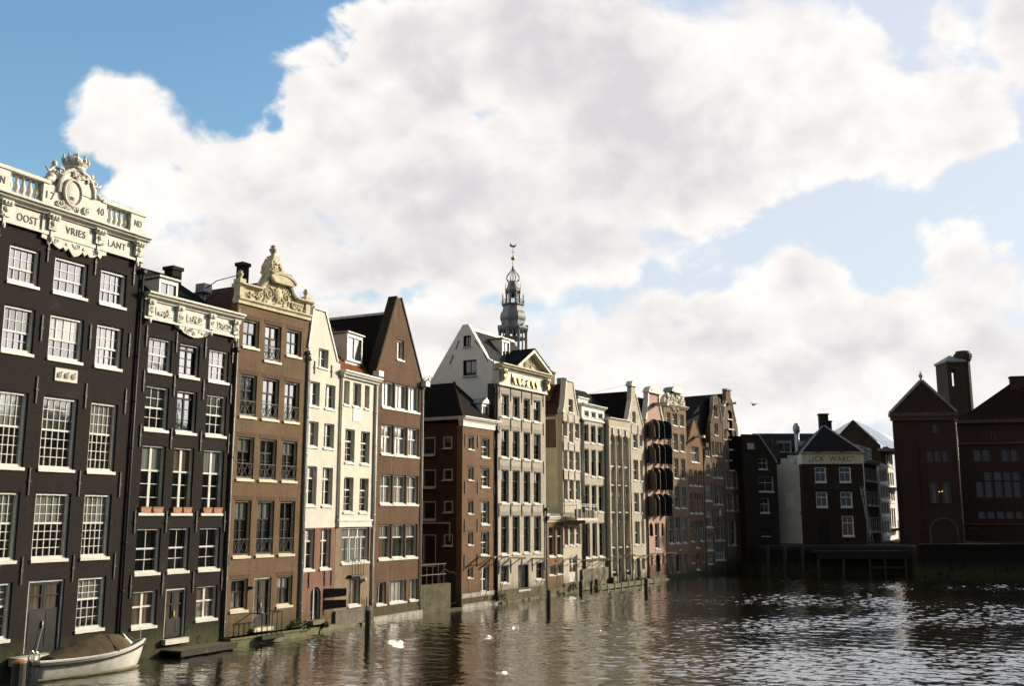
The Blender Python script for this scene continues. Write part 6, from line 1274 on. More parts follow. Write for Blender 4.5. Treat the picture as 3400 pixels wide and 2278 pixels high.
# ================================================================== head of the canal
def build_21():
    U0, U1 = -.2, 3.95
    root, h = house('h21', 'dark brown brick house in shade facing down the canal with a sloping roof edge', DARKB, [(U1, 12.0), (3.5, 12.7), (1.7, 15.2), (U0, 15.2)], 12, u0=U0, u1=U1, depth=4, group='buildings at the head of the canal')
    coping(root, [(3.95, 12.0), (3.5, 12.7), (1.7, 15.2)], .18, -.1, 3.5, LEAD); r = MB(); r.box(-1.8, 1.7, .36, 5, 11.5, 15.0); r.build('roof', DSLATE, root)
    window(root, .4, 1.15, 13.55, 14.15, 'bo', -.19); q = MB(); q.box(.35, 1.2, -.03, 0, 13.5, 14.2); q.build('hatch_frame', GREYW, root)
build_21()
def build_22():
    root, h = house('h22', 'blank white plastered wall of a building between two dark brick houses', mat('dull white plaster', (.52, .505, .46), .85, vary=.10, scale=1.0, streak=.15), [(2.8, 11.85), (-.02, 11.85)], 11.8, u0=-.02, u1=2.8, depth=6, group='buildings at the head of the canal', zb=3.1)
    q = MB(); q.box(.86, 1.88, -.02, 0, 6.95, 8.6); q.build('blind_panel', mat('grey patched plaster', (.62, .61, .58), .8, vary=.15), root)
    q = MB(); q.smooth = True; q.tube([(2.25, 2.2, 11.8), (2.25, 2.2, 15.5)], .26, 12); q.smooth = False; q.lathe([(.3, 0), (.42, .35), (.42, .75), (.2, 1.15)], (2.25, 2.2, 15.5), 12); q.build('ventilation_duct', ZINC, root)
    q = MB(); q.box(.4, 1.1, 1.2, 2.2, 11.8, 12.6); q.box(1.2, 1.8, .8, 1.6, 11.8, 12.9); q.box(2.5, 2.8, .5, 1.2, 11.8, 12.7); q.build('roof_equipment', ZINC, root)
    q = MB(); q.box(0, 2.8, .05, .5, 1.5, 3.1); q.build('base', DARKB, root); q = MB(); q.smooth = True; q.tube([(2.6, -.05, 6.45), (2.6, 0, 6.45)], .2, 12); q.build('vent_cover', IRON, root)
build_22()
def build_23():
    U0, U1 = .12, 6.75
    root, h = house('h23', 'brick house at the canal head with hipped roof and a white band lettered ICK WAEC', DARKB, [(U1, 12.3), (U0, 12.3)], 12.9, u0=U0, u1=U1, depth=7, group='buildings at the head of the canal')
    q = MB(); q.box(U0 - .04, U1 + .05, -.08, 7.05, 11.78, 12.9); fr = q.build('frieze', mat('dull cream band', (.62, .59, .49), .6, vary=.12), root); cornice(root, U0 - .15, U1 + .25, 12.85, 13.08, .35, CREAM)
    r = MB(); A = [(U0 - .1, 0, 13.0), (U1 + .2, 0, 13.0), (U1 + .2, 7.2, 13.0), (U0 - .1, 7.2, 13.0), (3.35, 3.0, 16.3), (3.5, 4.2, 16.3)]
    r.add(A, [(0, 1, 4), (1, 2, 5, 4), (2, 3, 5), (3, 0, 4, 5), (0, 3, 2, 1)]); r.build('roof', DSLATE, root, uv=1)
    e = MB()
    for a, b in ((A[0], A[4]), (A[1], A[4])): e.tube([Vector(a) + Vector((0, 0, .04)), Vector(b) + Vector((0, 0, .04))], .1, 6)
    e.build('hip_flashing', ZINC, root)
    chimney(root, 3.45, 3.3, 15.6, 17.65, .95, .9, DARKB, 0); chimney(root, 4.35, 4.4, 15.0, 16.95, .45, .5, DARKB, 0)
    text_mesh('\u201eICK  WAEC\u201d', .78, LETTER, root, 'lettering', (3.35, -.09, 12.3), .008, 4.9)
    text_mesh('The Grasshopper', .62, mat('dark green neon tube', (.02, .09, .085), .4), root, 'neon_sign', (3.35, -.03, 9.2), .02, 4.2)
    d = MB(); d.box(1.65, 2.65, -.04, 0, 3.0, 5.85); d.build('door', DARKP, root)
    q = MB(); q.smooth = True; q.tube([(U1 - .05, -.1, 3), (U1 - .05, -.1, 12.6)], .05, 8); q.build('downpipe', GREYW, root)
    q = MB()
    for k in range(6): q.box(6.0 + k * .12, 6.12 + k * .12, -1.3, -1.25, 8.2 - k * .85, 9.0 - k * .85)
    q.tube([(5.9, -1.25, 9.3), (6.7, -1.25, 3.1)], .03, 5); q.tube([(6.2, -1.25, 9.3), (7.0, -1.25, 3.1)], .03, 5); q.build('ladder', ZINC, root)
    for u in (1.9, 4.4): q = MB(); q.box(u - .5, u + .5, -.5, -.42, 13.15, 13.2); q.box(u - .08, u + .08, -.52, -.36, 13.0, 13.15); q.build('roof_lamp', IRON, root)
build_23()
def build_24():
    H = HOUSE['h24']; root = empty('corner_building', (H['o'][0], H['o'][1], 0), H['rz'], 'dark shaded corner building with flat eaves right of the white lettered house', 'building', 'buildings at the head of the canal')
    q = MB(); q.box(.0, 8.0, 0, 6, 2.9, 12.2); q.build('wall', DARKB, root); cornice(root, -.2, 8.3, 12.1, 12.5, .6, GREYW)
    q = MB(); q.box(0, 8, .5, 6, 12.5, 14.2); q.build('upper_storey', GREYW, root)
    for z0, z1 in ((10.0, 11.6), (7.2, 8.9), (4.2, 6.0)):
        for k in range(3): window(root, .8 + k * 2.4, 2.2 + k * 2.4, z0, z1, 'bo', -.20)
    for k in range(3): window(root, .8 + k * 2.4, 2.5 + k * 2.4, 12.8, 14.0, 'lit', .30)
build_24()
def build_25():
    for key, lab, U0, U1, zt in (('h25', 'sunlit cream facade beyond the corner, nearer one, with three windows across', .9, 9.8, 12.5), ('h26', 'sunlit cream facade beyond the corner, farther taller one with a bright attic', -.3, 10.6, 15.2)):
        root, h = house(key, lab, CREAMP, [(U1, zt), (U0, zt)], zt - .1, u0=U0, u1=U1, depth=8, group='sunlit fronts in the side street', zb=2.9)
        cornice(root, U0 - .1, U1 + .1, zt - .1, zt + .25, .35, WHITE)
        q = MB()
        for z in sorted({round(w[2], 1) for w in h['wins']}): q.box(U0, U1, -.1, -.02, z - .25, z - .08)
        q.build('string_course', WHITE, root)
        if key == 'h26':
            q = MB(); q.box(U0, U1, -1.0, 0, 9.75, 9.95); q.build('awning', IRON, root); q = MB(); q.prism([(-.2, 4.2), (8.4, 4.2), (8.4, 4.5), (-.2, 4.5)], -1.2, 0); q.build('awning', mat('red awning cloth', (.35, .05, .02), .8), root)
build_25()
def build_27():
    H = HOUSE['h27']; root = empty('warehouse', (H['o'][0], H['o'][1], 0), 0, 'brown brick end gable with pale bright roof behind the white lettered house', 'building', 'buildings at the head of the canal')
    q = MB(); q.prism([(-1.6, 3), (4.9, 3), (4.9, 15.4), (1.4, 18.6), (-1.6, 15.6)], 0, .4); q.box(-1.6, 1.5, .4, 14, 3, 15.3); q.build('wall', SHADEB, root)
    r = MB(); r.add([(1.4, -.2, 18.75), (5.1, -.2, 15.35), (16.5, 14, 15.0), (12.5, 14, 17.3), (-1.8, -.2, 15.55), (-1.8, 14, 15.5)], [(0, 1, 2, 3), (0, 3, 5, 4)]); r.build('roof', mat('pale metal roof', (.70, .70, .70), .35, metal=.1, vary=.08), root)
    q = MB(); q.box(4.5, 16, -.6, 8, 14.6, 14.95); q.build('parapet', GREYP, root)
build_27()
def build_28():
    H = HOUSE['h28']; root = empty('warehouse', (H['o'][0], H['o'][1], 0), 0, 'long dark roofed building with pale dormers behind the white plastered wall', 'building', 'buildings at the head of the canal')
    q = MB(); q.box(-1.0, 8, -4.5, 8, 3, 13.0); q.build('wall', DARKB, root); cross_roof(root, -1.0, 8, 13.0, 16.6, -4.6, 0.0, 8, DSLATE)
    for u0, u1 in ((1.1, 2.9), (4.3, 6.4)): dormer(root, u0, u1, 13.9, 15.3, -3.6, 2.5, GREYW, LEAD, 'p')
    q = MB(); q.prism([(.1, 13), (1.3, 13), (.55, 15.9), (.3, 15.9)], -4.9, -4.6); q.build('gable', SHADEB, root)
build_28()
# ================================================================== police building
def build_29():
    Z0 = 2.9
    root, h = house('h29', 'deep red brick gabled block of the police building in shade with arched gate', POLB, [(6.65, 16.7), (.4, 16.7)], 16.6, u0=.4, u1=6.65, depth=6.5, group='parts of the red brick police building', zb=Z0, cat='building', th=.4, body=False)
    bd = MB(); V = [(.42, .42), (6.63, .42), (6.63, 6.5), (2.3, 6.5)]; bd.add([(x, y, Z0) for x, y in V] + [(x, y, 16.6) for x, y in V], [(4, 5, 6, 7), (1, 2, 6, 5), (2, 3, 7, 6), (3, 0, 4, 7)]); bd.build('body', POLB, root)
    c = MB(); c.box(.2, 6.8, -.25, .4, 15.95, 16.35); c.box(.05, 6.9, -.4, .45, 16.35, 16.75); c.build('cornice', mat('dark sandstone', (.10, .07, .05), .85, vary=.3), root)
    q = MB(); q.prism([(.35, 16.75), (6.6, 16.75), (3.5, 20.0)], -.1, .4); q.build('gable', POLB, root)
    coping(root, [(6.7, 16.75), (3.5, 20.05)], .22, -.2, .5, LEAD); coping(root, [(.25, 16.75), (3.5, 20.05)], .22, -.2, .5, LEAD)
    r = MB(); r.add([(.3, .4, 16.75), (6.65, .4, 16.75), (6.65, 6.5, 16.75), (2.2, 6.5, 16.75), (3.5, .4, 19.9), (4.3, 6.5, 19.9)], [(0, 4, 5, 3), (1, 2, 5, 4), (2, 3, 5)]); r.build('roof', DSLATE, root, uv=1)
    q = MB(); q.lathe([(.16, 0), (.1, .25), (.2, .45), (.2, .6), (.06, .85), (.02, 1.05)], (3.5, .1, 20.1), 8); q.build('finial', STONE, root)
    for a, b, z0, z1 in ((3.2, 6.1, 2.95, 6.0), (3.55, 4.4, 7.4, 9.6), (4.75, 5.6, 7.4, 9.6)):
        P = arch_pts(a, b, z0, z1, (b - a) / 2, 10); f = MB(); n = len(P); I_ = arch_pts(a + .22, b - .22, z0, z1 - .22, (b - a) / 2 - .22, 10)
        for i in range(1, n):
            p0, p1, p2, p3 = P[i], P[(i + 1) % n], I_[(i + 1) % n], I_[i]
            f.add([(p0[0], -.14, p0[1]), (p1[0], -.14, p1[1]), (p2[0], -.14, p2[1]), (p3[0], -.14, p3[1])], [(0, 1, 2, 3)]); f.add([(p0[0], -.14, p0[1]), (p0[0], 0, p0[1]), (p1[0], 0, p1[1]), (p1[0], -.14, p1[1])], [(0, 1, 2, 3)])
        o = f.build('arch_surround', mat('dark sandstone', (.10, .07, .05)), root); g = MB(); g.add([(p[0], -.03, p[1]) for p in ccw(I_)], [tuple(range(len(I_)))]); g.build('gate' if z0 < 3.5 else 'pane', BROWNP if z0 < 3.5 else G_GREY, o)
    q = MB(); q.prism([(.7, 2.95), (2.6, 2.95), (2.6, 12.8), (2.1, 14.2), (1.65, 14.7), (1.2, 14.2), (.7, 12.8)], -.18, 0); q.build('buttress', POLB, root)
    q = MB()
    for x, z in ((4.45, 8.55), (4.72, 8.6)): q.blob((x, -.2, z), .05, .05, .05)
    pm = bpy.data.materials.new('lit lamp'); pm.use_nodes = True; pm.node_tree.nodes['Principled BSDF'].inputs['Emission Color'].default_value = (1, .75, .2, 1); pm.node_tree.nodes['Principled BSDF'].inputs['Emission Strength'].default_value = 1.5
    q.build('lamp', pm, root)
    pipe(root, 6.6, 3, 15.8, .07, LEAD)
build_29()
def build_30():
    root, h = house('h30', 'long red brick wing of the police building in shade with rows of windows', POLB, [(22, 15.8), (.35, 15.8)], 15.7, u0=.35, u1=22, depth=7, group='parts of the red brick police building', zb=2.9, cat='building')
    for dx in (6.9, 13.8):
        for w in h['wins'][4:16]: 
            if w[0] + dx < 21: pass
    c = MB(); c.box(.3, 22, -.3, .3, 15.6, 15.95); c.box(.3, 22, -.15, 0, 13.4, 13.65); c.box(.3, 22, -.12, 0, 5.2, 5.4); c.box(.3, 22, -.14, 0, 2.9, 3.6); c.build('string_course', mat('dark sandstone', (.10, .07, .05)), root)
    r = MB(); A = [(-.8, .2, 15.9), (22, .2, 15.9), (22, 5.0, 20.4), (7.3, 5.0, 20.4), (2.4, 5.0, 17.0), (-.8, 5.0, 16.2)]
    r.add(A, [(0, 1, 2, 3, 4, 5)]); r.add([(22, 5, 20.4), (7.3, 5, 20.4), (2.4, 5, 17), (-.8, 5, 16.2), (-.8, 6.9, 15), (22, 6.9, 15)], [(0, 1, 2, 3, 4, 5)][:1]); r.build('roof', RBTILE if False else tiles('dark red pantiles', (.036, .022, .016), (.028, .018, .014)), root, uv=1)
    chimney(root, 7.9, 5.0, 19.5, 21.0, 1.6, .8, POLB, 0)
    q = MB(); q.prism([(2.4, 13.65), (5.2, 13.65), (5.2, 14.2), (3.8, 14.9), (2.4, 14.2)], -.2, .3); q.build('wall_dormer', POLB, root); window(root, 3.6, 4.0, 13.8, 14.5, 'bq', -.38)
    text_mesh('POLITIE', .22, mat('dull gold letters', (.35, .22, .05), .5), root, 'lettering', (1.25, -.03, 4.85), .01, .95)
build_30()
def build_31():
    root = empty('tower', (HOUSE['h31']['o'][0], HOUSE['h31']['o'][1], 0), 0, 'square brick tower with slit opening and round chimney rising above the red roofs', 'tower')
    q = MB()
    for x0, x1 in ((.95, 1.4), (1.8, 3.0)): q.box(x0, x1, 0, .5, 20.4, 22.3)
    q.box(.95, 1.2, .5, 2.6, 20.4, 22.3); q.box(.95, 1.35, 2.6, 3.0, 20.4, 22.3)
    q.box(.95, 3.0, 0, 3.0, 8, 20.4); q.box(.95, 3.0, 0, 3.0, 22.3, 23.1)
    for u in (2.15,): q.prism(arch_pts(u, u + .35, 20.9, 22.2, .18), -.03, .0)
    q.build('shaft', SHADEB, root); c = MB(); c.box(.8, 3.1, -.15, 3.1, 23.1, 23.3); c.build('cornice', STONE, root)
    r = MB(); r.add([(.8, -.15, 23.3), (3.1, -.15, 23.3), (3.1, 3.1, 23.3), (.8, 3.1, 23.3), (1.95, 1.5, 24.1)], [(0, 1, 4), (1, 2, 4), (2, 3, 4), (3, 0, 4)]); r.build('roof', LEAD, root, uv=1)
    t = MB(); t.lathe([(.72, 8), (.72, 23.2), (.9, 23.5), (.98, 23.8), (.98, 24.1), (.8, 24.2), (.74, 24.45)], (3.2, .9, 0), 10); t.build('stair_turret', SHADEB, root)
build_31()
def set_back(words, k):
    for o in COL.objects:
        if o.parent is None and any(w in (o.get('label') or '') for w in words): o.location = (o.location.x * k, o.location.y * k, 6 - 6 * k); o.scale = (k, k, k)
set_back(('gabled block of the police',), 1.14); set_back(('long red brick wing', 'square brick tower'), 1.26)      # the police block stands back across the street
set_back(('lettered ICK WAEC', 'blank white plastered wall', 'dark shaded corner building'), 1.03)
def across():
    rg = random.Random(31); y = 22.0
    labs = ('tall brown brick building across the basin, nearest of its row', 'broad brown brick building across the basin, second of its row', 'narrow brown brick building across the basin with a steep gable', 'brown brick building across the basin, fourth of its row', 'brown brick building across the basin, farthest of its row')
    for lab, wd, ht in zip(labs, (24, 20, 14, 22, 20), (22, 18, 23, 19, 17)):
        r = empty('street_building', (86, y, 0), R(90), lab, 'building', 'buildings across the basin'); q = MB()
        q.box(0, wd - .2, -12, 0, 2.9, ht); q.build('wall', DARKB, r); gable_roof(r, 0, wd - .2, ht, ht + 4, -12, 0, DSLATE)
        for k in range(int(wd // 4)):
            for z in (4.5, 8.5, 12.5):
                w = MB(); w.box(1.2 + k * 4, 2.8 + k * 4, -.02, .05, z, z + 2.4); w.build('window', G_GREY, r)
        y += wd
across()
# ================================================================== church steeple
def build_steeple():
    ax, ay = STEEPLE['axis'][1][0], 200.0
    root = empty('church_steeple', (ax, ay, 0), R(22.5), 'baroque lead covered church steeple with open lantern, bulbs and gilded weathercock', 'steeple')
    root.scale = (1.14, 1.14, 1.0)
    def lat(name, prof, m, n=8, sm=False):
        q = MB(); q.smooth = sm; q.lathe(prof, (0, 0, 0), n); return q.build(name, m, root)
    lat('base', [(3.1, 24), (3.1, 38.4), (3.2, 38.5)], LEAD)
    # lower arcade: eight piers carrying the eaves
    for i in range(8):
        a = 2 * math.pi * i / 8; q = MB(); x, y = 2.55 * math.cos(a), 2.55 * math.sin(a); q.lathe([(.26, 38.4), (.24, 41.9), (.2, 42.0), (.34, 43.6)], (x, y, 0), 6)
        a2 = a + math.pi / 8; x2, y2 = 2.4 * math.cos(a2), 2.4 * math.sin(a2); q.lathe([(.12, 38.4), (.12, 43.4)], (x2, y2, 0), 6); q.build('pier', LEAD, root)
    lat('arcade_ring', [(2.3, 41.8), (2.6, 41.8), (2.6, 42.0), (2.3, 42.0)], LEAD); lat('core', [(.5, 38.3), (.5, 41.0)], LEAD)
    bells = MB(); bells.smooth = True; rg = random.Random(3)
    for i in range(7): a = i * .9; bells.lathe([(.42, 0), (.36, .12), (.24, .45), (.1, .6)], (1.2 * math.cos(a), 1.2 * math.sin(a), 42.2 + .25 * (i % 2)), 8)
    bells.build('bell', DARKP, root)
    lat('eaves', [(2.75, 43.4), (2.95, 43.8), (2.95, 44.0), (2.2, 44.7), (2.25, 45.4), (2.3, 45.6)], LEAD)
    for i in range(8): a = 2 * math.pi * (i + .5) / 8; q = MB(); q.prism([(-.55, 43.9), (.55, 43.9), (0, 44.75)], -2.75, -2.0); o = q.build('gablet', LEAD, root); o.rotation_euler = (0, 0, a)
    lat('lower_bulb', [(2.15, 45.2), (2.45, 45.9), (2.5, 46.3), (2.35, 47.0), (2.0, 47.6), (1.85, 48.6), (2.0, 48.75)], LEAD)
    lat('gallery_floor', [(1.95, 48.7), (2.1, 48.85), (2.1, 49.05), (1.3, 49.05)], LEAD)
    r = MB(); n = 32
    for i in range(n): a = 2 * math.pi * i / n; r.tube([(2.0 * math.cos(a), 2.0 * math.sin(a), 49.0), (2.0 * math.cos(a), 2.0 * math.sin(a), 49.85)], .05, 4)
    r.tube([(2.0 * math.cos(2 * math.pi * i / 24), 2.0 * math.sin(2 * math.pi * i / 24), 49.85) for i in range(25)], .06, 5); r.build('gallery_railing', LEAD, root)
    for i in range(8):
        a = 2 * math.pi * i / 8; q = MB(); q.lathe([(.2, 48.9), (.18, 51.2), (.3, 51.7)], (1.25 * math.cos(a), 1.25 * math.sin(a), 0), 6); q.build('lantern_column', LEAD, root)
        q = MB(); q.lathe([(.1, 49.0), (.08, 50.2), (.14, 50.5), (.02, 51.3)], (2.0 * math.cos(a), 2.0 * math.sin(a), 0), 6); q.build('pinnacle', GILT, root)
        q = MB(); q.lathe([(.08, 52.0), (.06, 53.0), (.02, 53.6)], (1.45 * math.cos(a), 1.45 * math.sin(a), 0), 5); q.build('pinnacle', GILT, root)
    q = MB(); q.smooth = True; q.lathe([(.5, 50.6), (.42, 50.75), (.25, 51.2), (.08, 51.4)], (0, 0, 0), 10); q.build('bell', DARKP, root)
    lat('lantern_roof', [(1.35, 51.5), (1.5, 51.8), (1.5, 52.05), (1.15, 52.5), (.92, 53.7), (.98, 53.85)], LEAD)
    on = MB()
    for i in range(8):
        a = 2 * math.pi * i / 8; on.tube([(r_ * math.cos(a), r_ * math.sin(a), z) for r_, z in ((.8, 53.8), (1.15, 54.2), (1.25, 54.6), (1.05, 55.2), (.6, 55.8), (.22, 56.5), (.1, 57.2))], .10, 5, .05)
    on.tube([(0, 0, 53.8), (0, 0, 58.7)], .10, 6, .06); on.build('open_onion', LEAD, root)
    g = MB(); g.smooth = True; g.blob((0, 0, 58.85), .42, .42, .40, 12, 8); g.build('gilded_ball', GILT, root)
    v = MB(); v.tube([(0, 0, 59.2), (0, 0, 61.3)], .05, 5); v.tube([(-.35, 0, 60.2), (.35, 0, 60.2)], .04, 4); v.build('spindle', IRON, root)
    k = MB(); k.prism([(-.6, 61.5), (-.35, 61.25), (.3, 61.2), (.55, 61.5), (.62, 61.95), (.35, 61.7), (.0, 61.6), (-.3, 61.75), (-.35, 62.0), (-.55, 61.95)], -.05, .05); o = k.build('weathercock', GILT, root); o.rotation_euler = (0, 0, R(-10))
build_steeple()
# ================================================================== posts, jetties, boat
def posts():
    lab = {'p1': 'thick dark mooring post in the glittering water before the rust brick house', 'p2': 'tall dark mooring post before the orange annex', 'p3': 'mooring post left end of the mossy quay beam', 'p4': 'mooring post before the pink house, topped by its iron cap', 'p5': 'short post behind the mossy beam under the white attic house', 'p6': 'short post behind the mossy beam before the tall arches', 'p7': 'short post behind the mossy beam by the spout gable house', 'p0': 'mossy post at the stern of the moored white boat'}
    for n, (x, y, z, r) in POST.items():
        e = empty('mooring_post', (x, y, 0), 0, lab[n], 'post', 'mooring posts in the canal'); q = MB(); rg = random.Random(n)
        r = max(r, .15); q.lathe([(r, -2), (r * 1.02, z * .3), (r * .97, z * .7), (r * .95, z - .06)], (0, 0, 0), 12); q.build('pile', WOOD, e)
        c = MB(); c.lathe([(r * 1.0, 0), (r * 1.0, .05), (r * .6, .09)], (0, 0, z - .06), 12); c.build('cap', MOSSY if n != 'p0' else mat('worn orange cap', (.35, .17, .06), .8), e)
posts()
def along(k0, u0, k1, u1, off):
    def P(k, u, o): H = HOUSE[k]; return Vector((H['o'][0], H['o'][1], 0)) + Vector((math.cos(H['rz']), math.sin(H['rz']), 0)) * u - Vector((-math.sin(H['rz']), math.cos(H['rz']), 0)) * o
    return P(k0, u0, off), P(k1, u1, off)
def quay_strip():
    a, b = along('h11', .3, 'h13', 4.0, 1.0); d = b - a; r = empty('fender_beam', (a.x, a.y, 0), math.atan2(d.y, d.x), 'long mossy timber beam floating along the grey houses', 'beam'); q = MB(); L_ = d.length
    q.box(0, L_, -.22, .22, .05, .42); q.build('beam', MOSSY, r); c = MB()
    for k in range(9): c.box(k * L_ / 9 + .3, k * L_ / 9 + .45, -.26, .26, .0, .46)
    c.build('iron_band', IRON, r)
    rg = random.Random(14)
    for nm, k0, u0, k1, u1, lab in (('a', 'h4', 0, 'h5', 3.5, 'weedy stone ledge at the waterline under the cream houses'), ('b', 'h8', .2, 'h9', 3.3, 'weedy stone ledge at the waterline under the grey pediment house'), ('c', 'h14', 0, 'h14', 4.0, 'weedy stone ledge at the waterline under the pink house')):
        a, b = along(k0, u0, k1, u1, .2); d = b - a; L_ = d.length; q = MB(); x = 0
        r = empty('stone_ledge', (a.x, a.y, 0), math.atan2(d.y, d.x), lab, 'ledge', 'weedy ledges at the waterline')
        while x < L_:
            w = rg.uniform(.3, .9); q.box(x, min(L_, x + w), -rg.uniform(.02, .18), .4, -.8, rg.uniform(.06, .24)); x += w + .01
        q.build('stones', MOSSY, r)
quay_strip()
def platform():
    H = HOUSE['h2']; a, _ = along('h2', 2.2, 'h2', 5.6, 0.0); r = empty('landing_stage', (a.x, a.y, 0), H['rz'], 'mossy wooden landing stage in front of the dark door of the lower black house', 'landing stage')
    q = MB()
    for k in range(6): q.box(0, 3.4, -1.12 + k * .18, -1.12 + k * .18 + .165, .22, .30)
    q.build('deck', mat('mossy planks', (.06, .075, .025), .9, vary=.5, scale=2.5, bump=.5, col2=(.10, .09, .055)), r); f = MB(); f.box(-.02, 3.42, -1.19, -1.12, .06, .31); f.build('edge_beam', WOOD, r)
    p = MB()
    for x in (.2, 1.7, 3.2): p.tube([(x, -1.0, -1.5), (x, -1.0, .22)], .1, 8)
    p.build('pile', WOOD, r)
platform()
def jetty():
    r = empty('jetty', (34.8, 107.4, 0), R(2), 'dark timber terrace on piles below the white lettered house', 'jetty')
    d = MB(); d.box(-3.2, 6.4, -1.6, 1.0, 2.3, 2.5); d.box(-3.2, 6.4, -1.7, -1.6, 1.7, 2.5); d.build('deck', mat('black tarred timber', (.012, .012, .009), .95, vary=.4), r)
    for x in (-3.0, -.4, 2.4, 4.0, 6.2): p = MB(); p.tube([(x, -1.5, -1.5), (x, -1.5, 2.3)], .16, 8); p.build('pile', WOOD, r)
    rl = MB(); rl.tube([(-3.1, -1.55, 3.35), (6.3, -1.55, 3.35)], .03, 5)
    for k in range(9): rl.tube([(-3.1 + k * 1.17, -1.55, 2.5), (-3.1 + k * 1.17, -1.55, 3.35)], .025, 5)
    rl.build('railing', IRON, r); b = MB(); b.box(2.4, 6.2, -1.7, -1.55, .75, .95); b.build('cross_beam', WOOD, r)
    for i, x in enumerate((26.9, 28.7, 30.6)):
        e = empty('mooring_post', (x, 107.0, 0), 0, ('tall dim pile in the shaded corner by the end of the row', 'tall dim pile before the dark house with sloping roof edge', 'tall dim pile below the blank white wall')[i], 'post', 'dim piles at the head of the canal'); q = MB(); q.lathe([(.2, -2), (.2, 2.7), (.14, 3.0)], (0, 0, 0), 10); q.build('pile', WOOD, e)
jetty()
def boat():
    st = (Vector(BOAT['stern'][0]) + Vector(BOAT['stern'][1])) / 2; bow = Vector(BOAT['stern'][2]); d = bow - st; d.z = 0; L_ = 4.8
    r = empty('motor_boat', (st.x - .55, st.y - .75, 0), math.atan2(d.y, d.x) - R(6), 'white open motor boat moored under a brown canvas cover', 'boat')
    HULL = mat('white gelcoat', (.62, .61, .55), .4, vary=.16, scale=1.5, streak=.3); CANV = mat('brown canvas', (.085, .062, .03), .9, vary=.35, scale=2.5, bump=.5)
    N = 14; secs = []
    def beam(t): return .95 * (1 - max(0, (t - .45) / .55) ** 2.4) * (1 - .12 * (1 - t) ** 2)
    def sheer(t): return .62 + .10 * (1 - t) ** 2 + .42 * t ** 2.6
    q = MB(); q.smooth = True; vs = []; M_ = 7
    for i in range(N + 1):
        t = i / N; bw = max(.03, beam(t)); zs = sheer(t); keel = -.28 + .28 * max(0, t - .75) * 3.4
        xo = t * L_
        for k in range(-M_, M_ + 1):
            a = abs(k) / M_; y = bw * (a ** .62) * (1.0 if a > .8 else .96); z = keel + (zs - keel) * a ** 2.1; rake = .45 * max(0, t - .8) / .2 * a
            vs.append((xo - .45 * max(0, (t - .8) / .2) + rake, math.copysign(y, k) if k else 0, z))
    w = 2 * M_ + 1; q.add(vs, [(i * w + k, (i + 1) * w + k, (i + 1) * w + k + 1, i * w + k + 1) for i in range(N) for k in range(w - 1)] + [tuple(range(w))]); q.build('hull', HULL, r)
    def edge(dz, off, s): return [(vs[i * w + (0 if s < 0 else w - 1)][0] + (off if i == N else 0), vs[i * w + (0 if s < 0 else w - 1)][1] + s * off, vs[i * w][2] + dz) for i in range(N + 1)]
    rb = MB(); 
    for s in (-1, 1): rb.tube(edge(-.14, .035, s), .045, 6)
    rb.tube([(-.03, y, sheer(0) - .14) for y in (-.85, 0, .85)], .045, 6); rb.build('rubbing_strake', BROWNP, r)
    gw = MB(); 
    for s in (-1, 1): gw.tube(edge(.0, .0, s), .055, 6)
    gw.tube([(0, y, sheer(0)) for y in (-.85, 0, .85)], .055, 6); gw.build('gunwale', HULL, r)
    dk = MB(); dk.add([(vs[i * w + k][0], vs[i * w + k][1] * .98, sheer(i / N) - .03) for i in range(N + 1) for k in (0, w - 1)], [(2 * i, 2 * i + 2, 2 * i + 3, 2 * i + 1) for i in range(N)]); dk.build('deck', mat('worn deck', (.45, .43, .37), .7), r)
    cv = MB(); cv.smooth = True; pts = []; nx, ny = 12, 8; rg = random.Random(12)
    for i in range(nx + 1):
        t = .10 + .72 * i / nx; s_ = i / nx; rise = .08 + .56 * (math.sin(math.pi / 2 * s_ / .7) ** 1.3 if s_ < .7 else math.cos(math.pi / 2 * (s_ - .7) / .3 * .8) ** .8)
        for j in range(-ny, ny + 1):
            a = j / ny; y = a * beam(t) * .97; z = sheer(t) + .02 + rise * (1 - abs(a) ** 1.25) + rg.uniform(-.015, .015) - .03 * math.sin(i * 2.2) * (1 - abs(a))
            pts.append((t * L_, y, z))
    w2 = 2 * ny + 1; cv.add(pts, [(i * w2 + k, (i + 1) * w2 + k, (i + 1) * w2 + k + 1, i * w2 + k + 1) for i in range(nx) for k in range(w2 - 1)] + [tuple(range(w2)), tuple(nx * w2 + k for k in range(w2 - 1, -1, -1))]); cv.build('canvas_cover', CANV, r)
    wl = MB()
    for s in (-1, 1): wl.tube([(vs[i_ * w + (1 if s < 0 else w - 2)][0], vs[i_ * w + (1 if s < 0 else w - 2)][1] + s * .02, .06) for i_ in range(N)], .06, 5)
    wl.build('waterline_scum', MOSSY, r)
    for p0, p1 in (((4.75, .1, .98), (5.2, 2.6, 1.5)), ((.1, .75, .75), (-1.1, 2.2, 1.2))):
        m0 = [tuple(p0[k_] + (p1[k_] - p0[k_]) * t_ / 6 - (.22 * math.sin(math.pi * t_ / 6) if k_ == 2 else 0) for k_ in range(3)) for t_ in range(7)]
        rp = MB(); rp.tube(m0, .016, 5); rp.build('mooring_rope', GREYW, r)
    sp = MB(); sp.tube([(3.15, -.9, sheer(.62) + .05), (3.1, -.5, 1.05), (3.05, 0, 1.5)], .02, 5); sp.build('cover_strap', IRON, r)
    wp = MB(); wp.add([(3.95, -.3, .92), (3.95, .35, .92), (3.8, .0, 1.4), (4.3, .0, .95)], [(0, 3, 2), (3, 1, 2), (0, 1, 3), (1, 0, 2)]); wp.build('windscreen', WHITE, r)
    ld = MB()
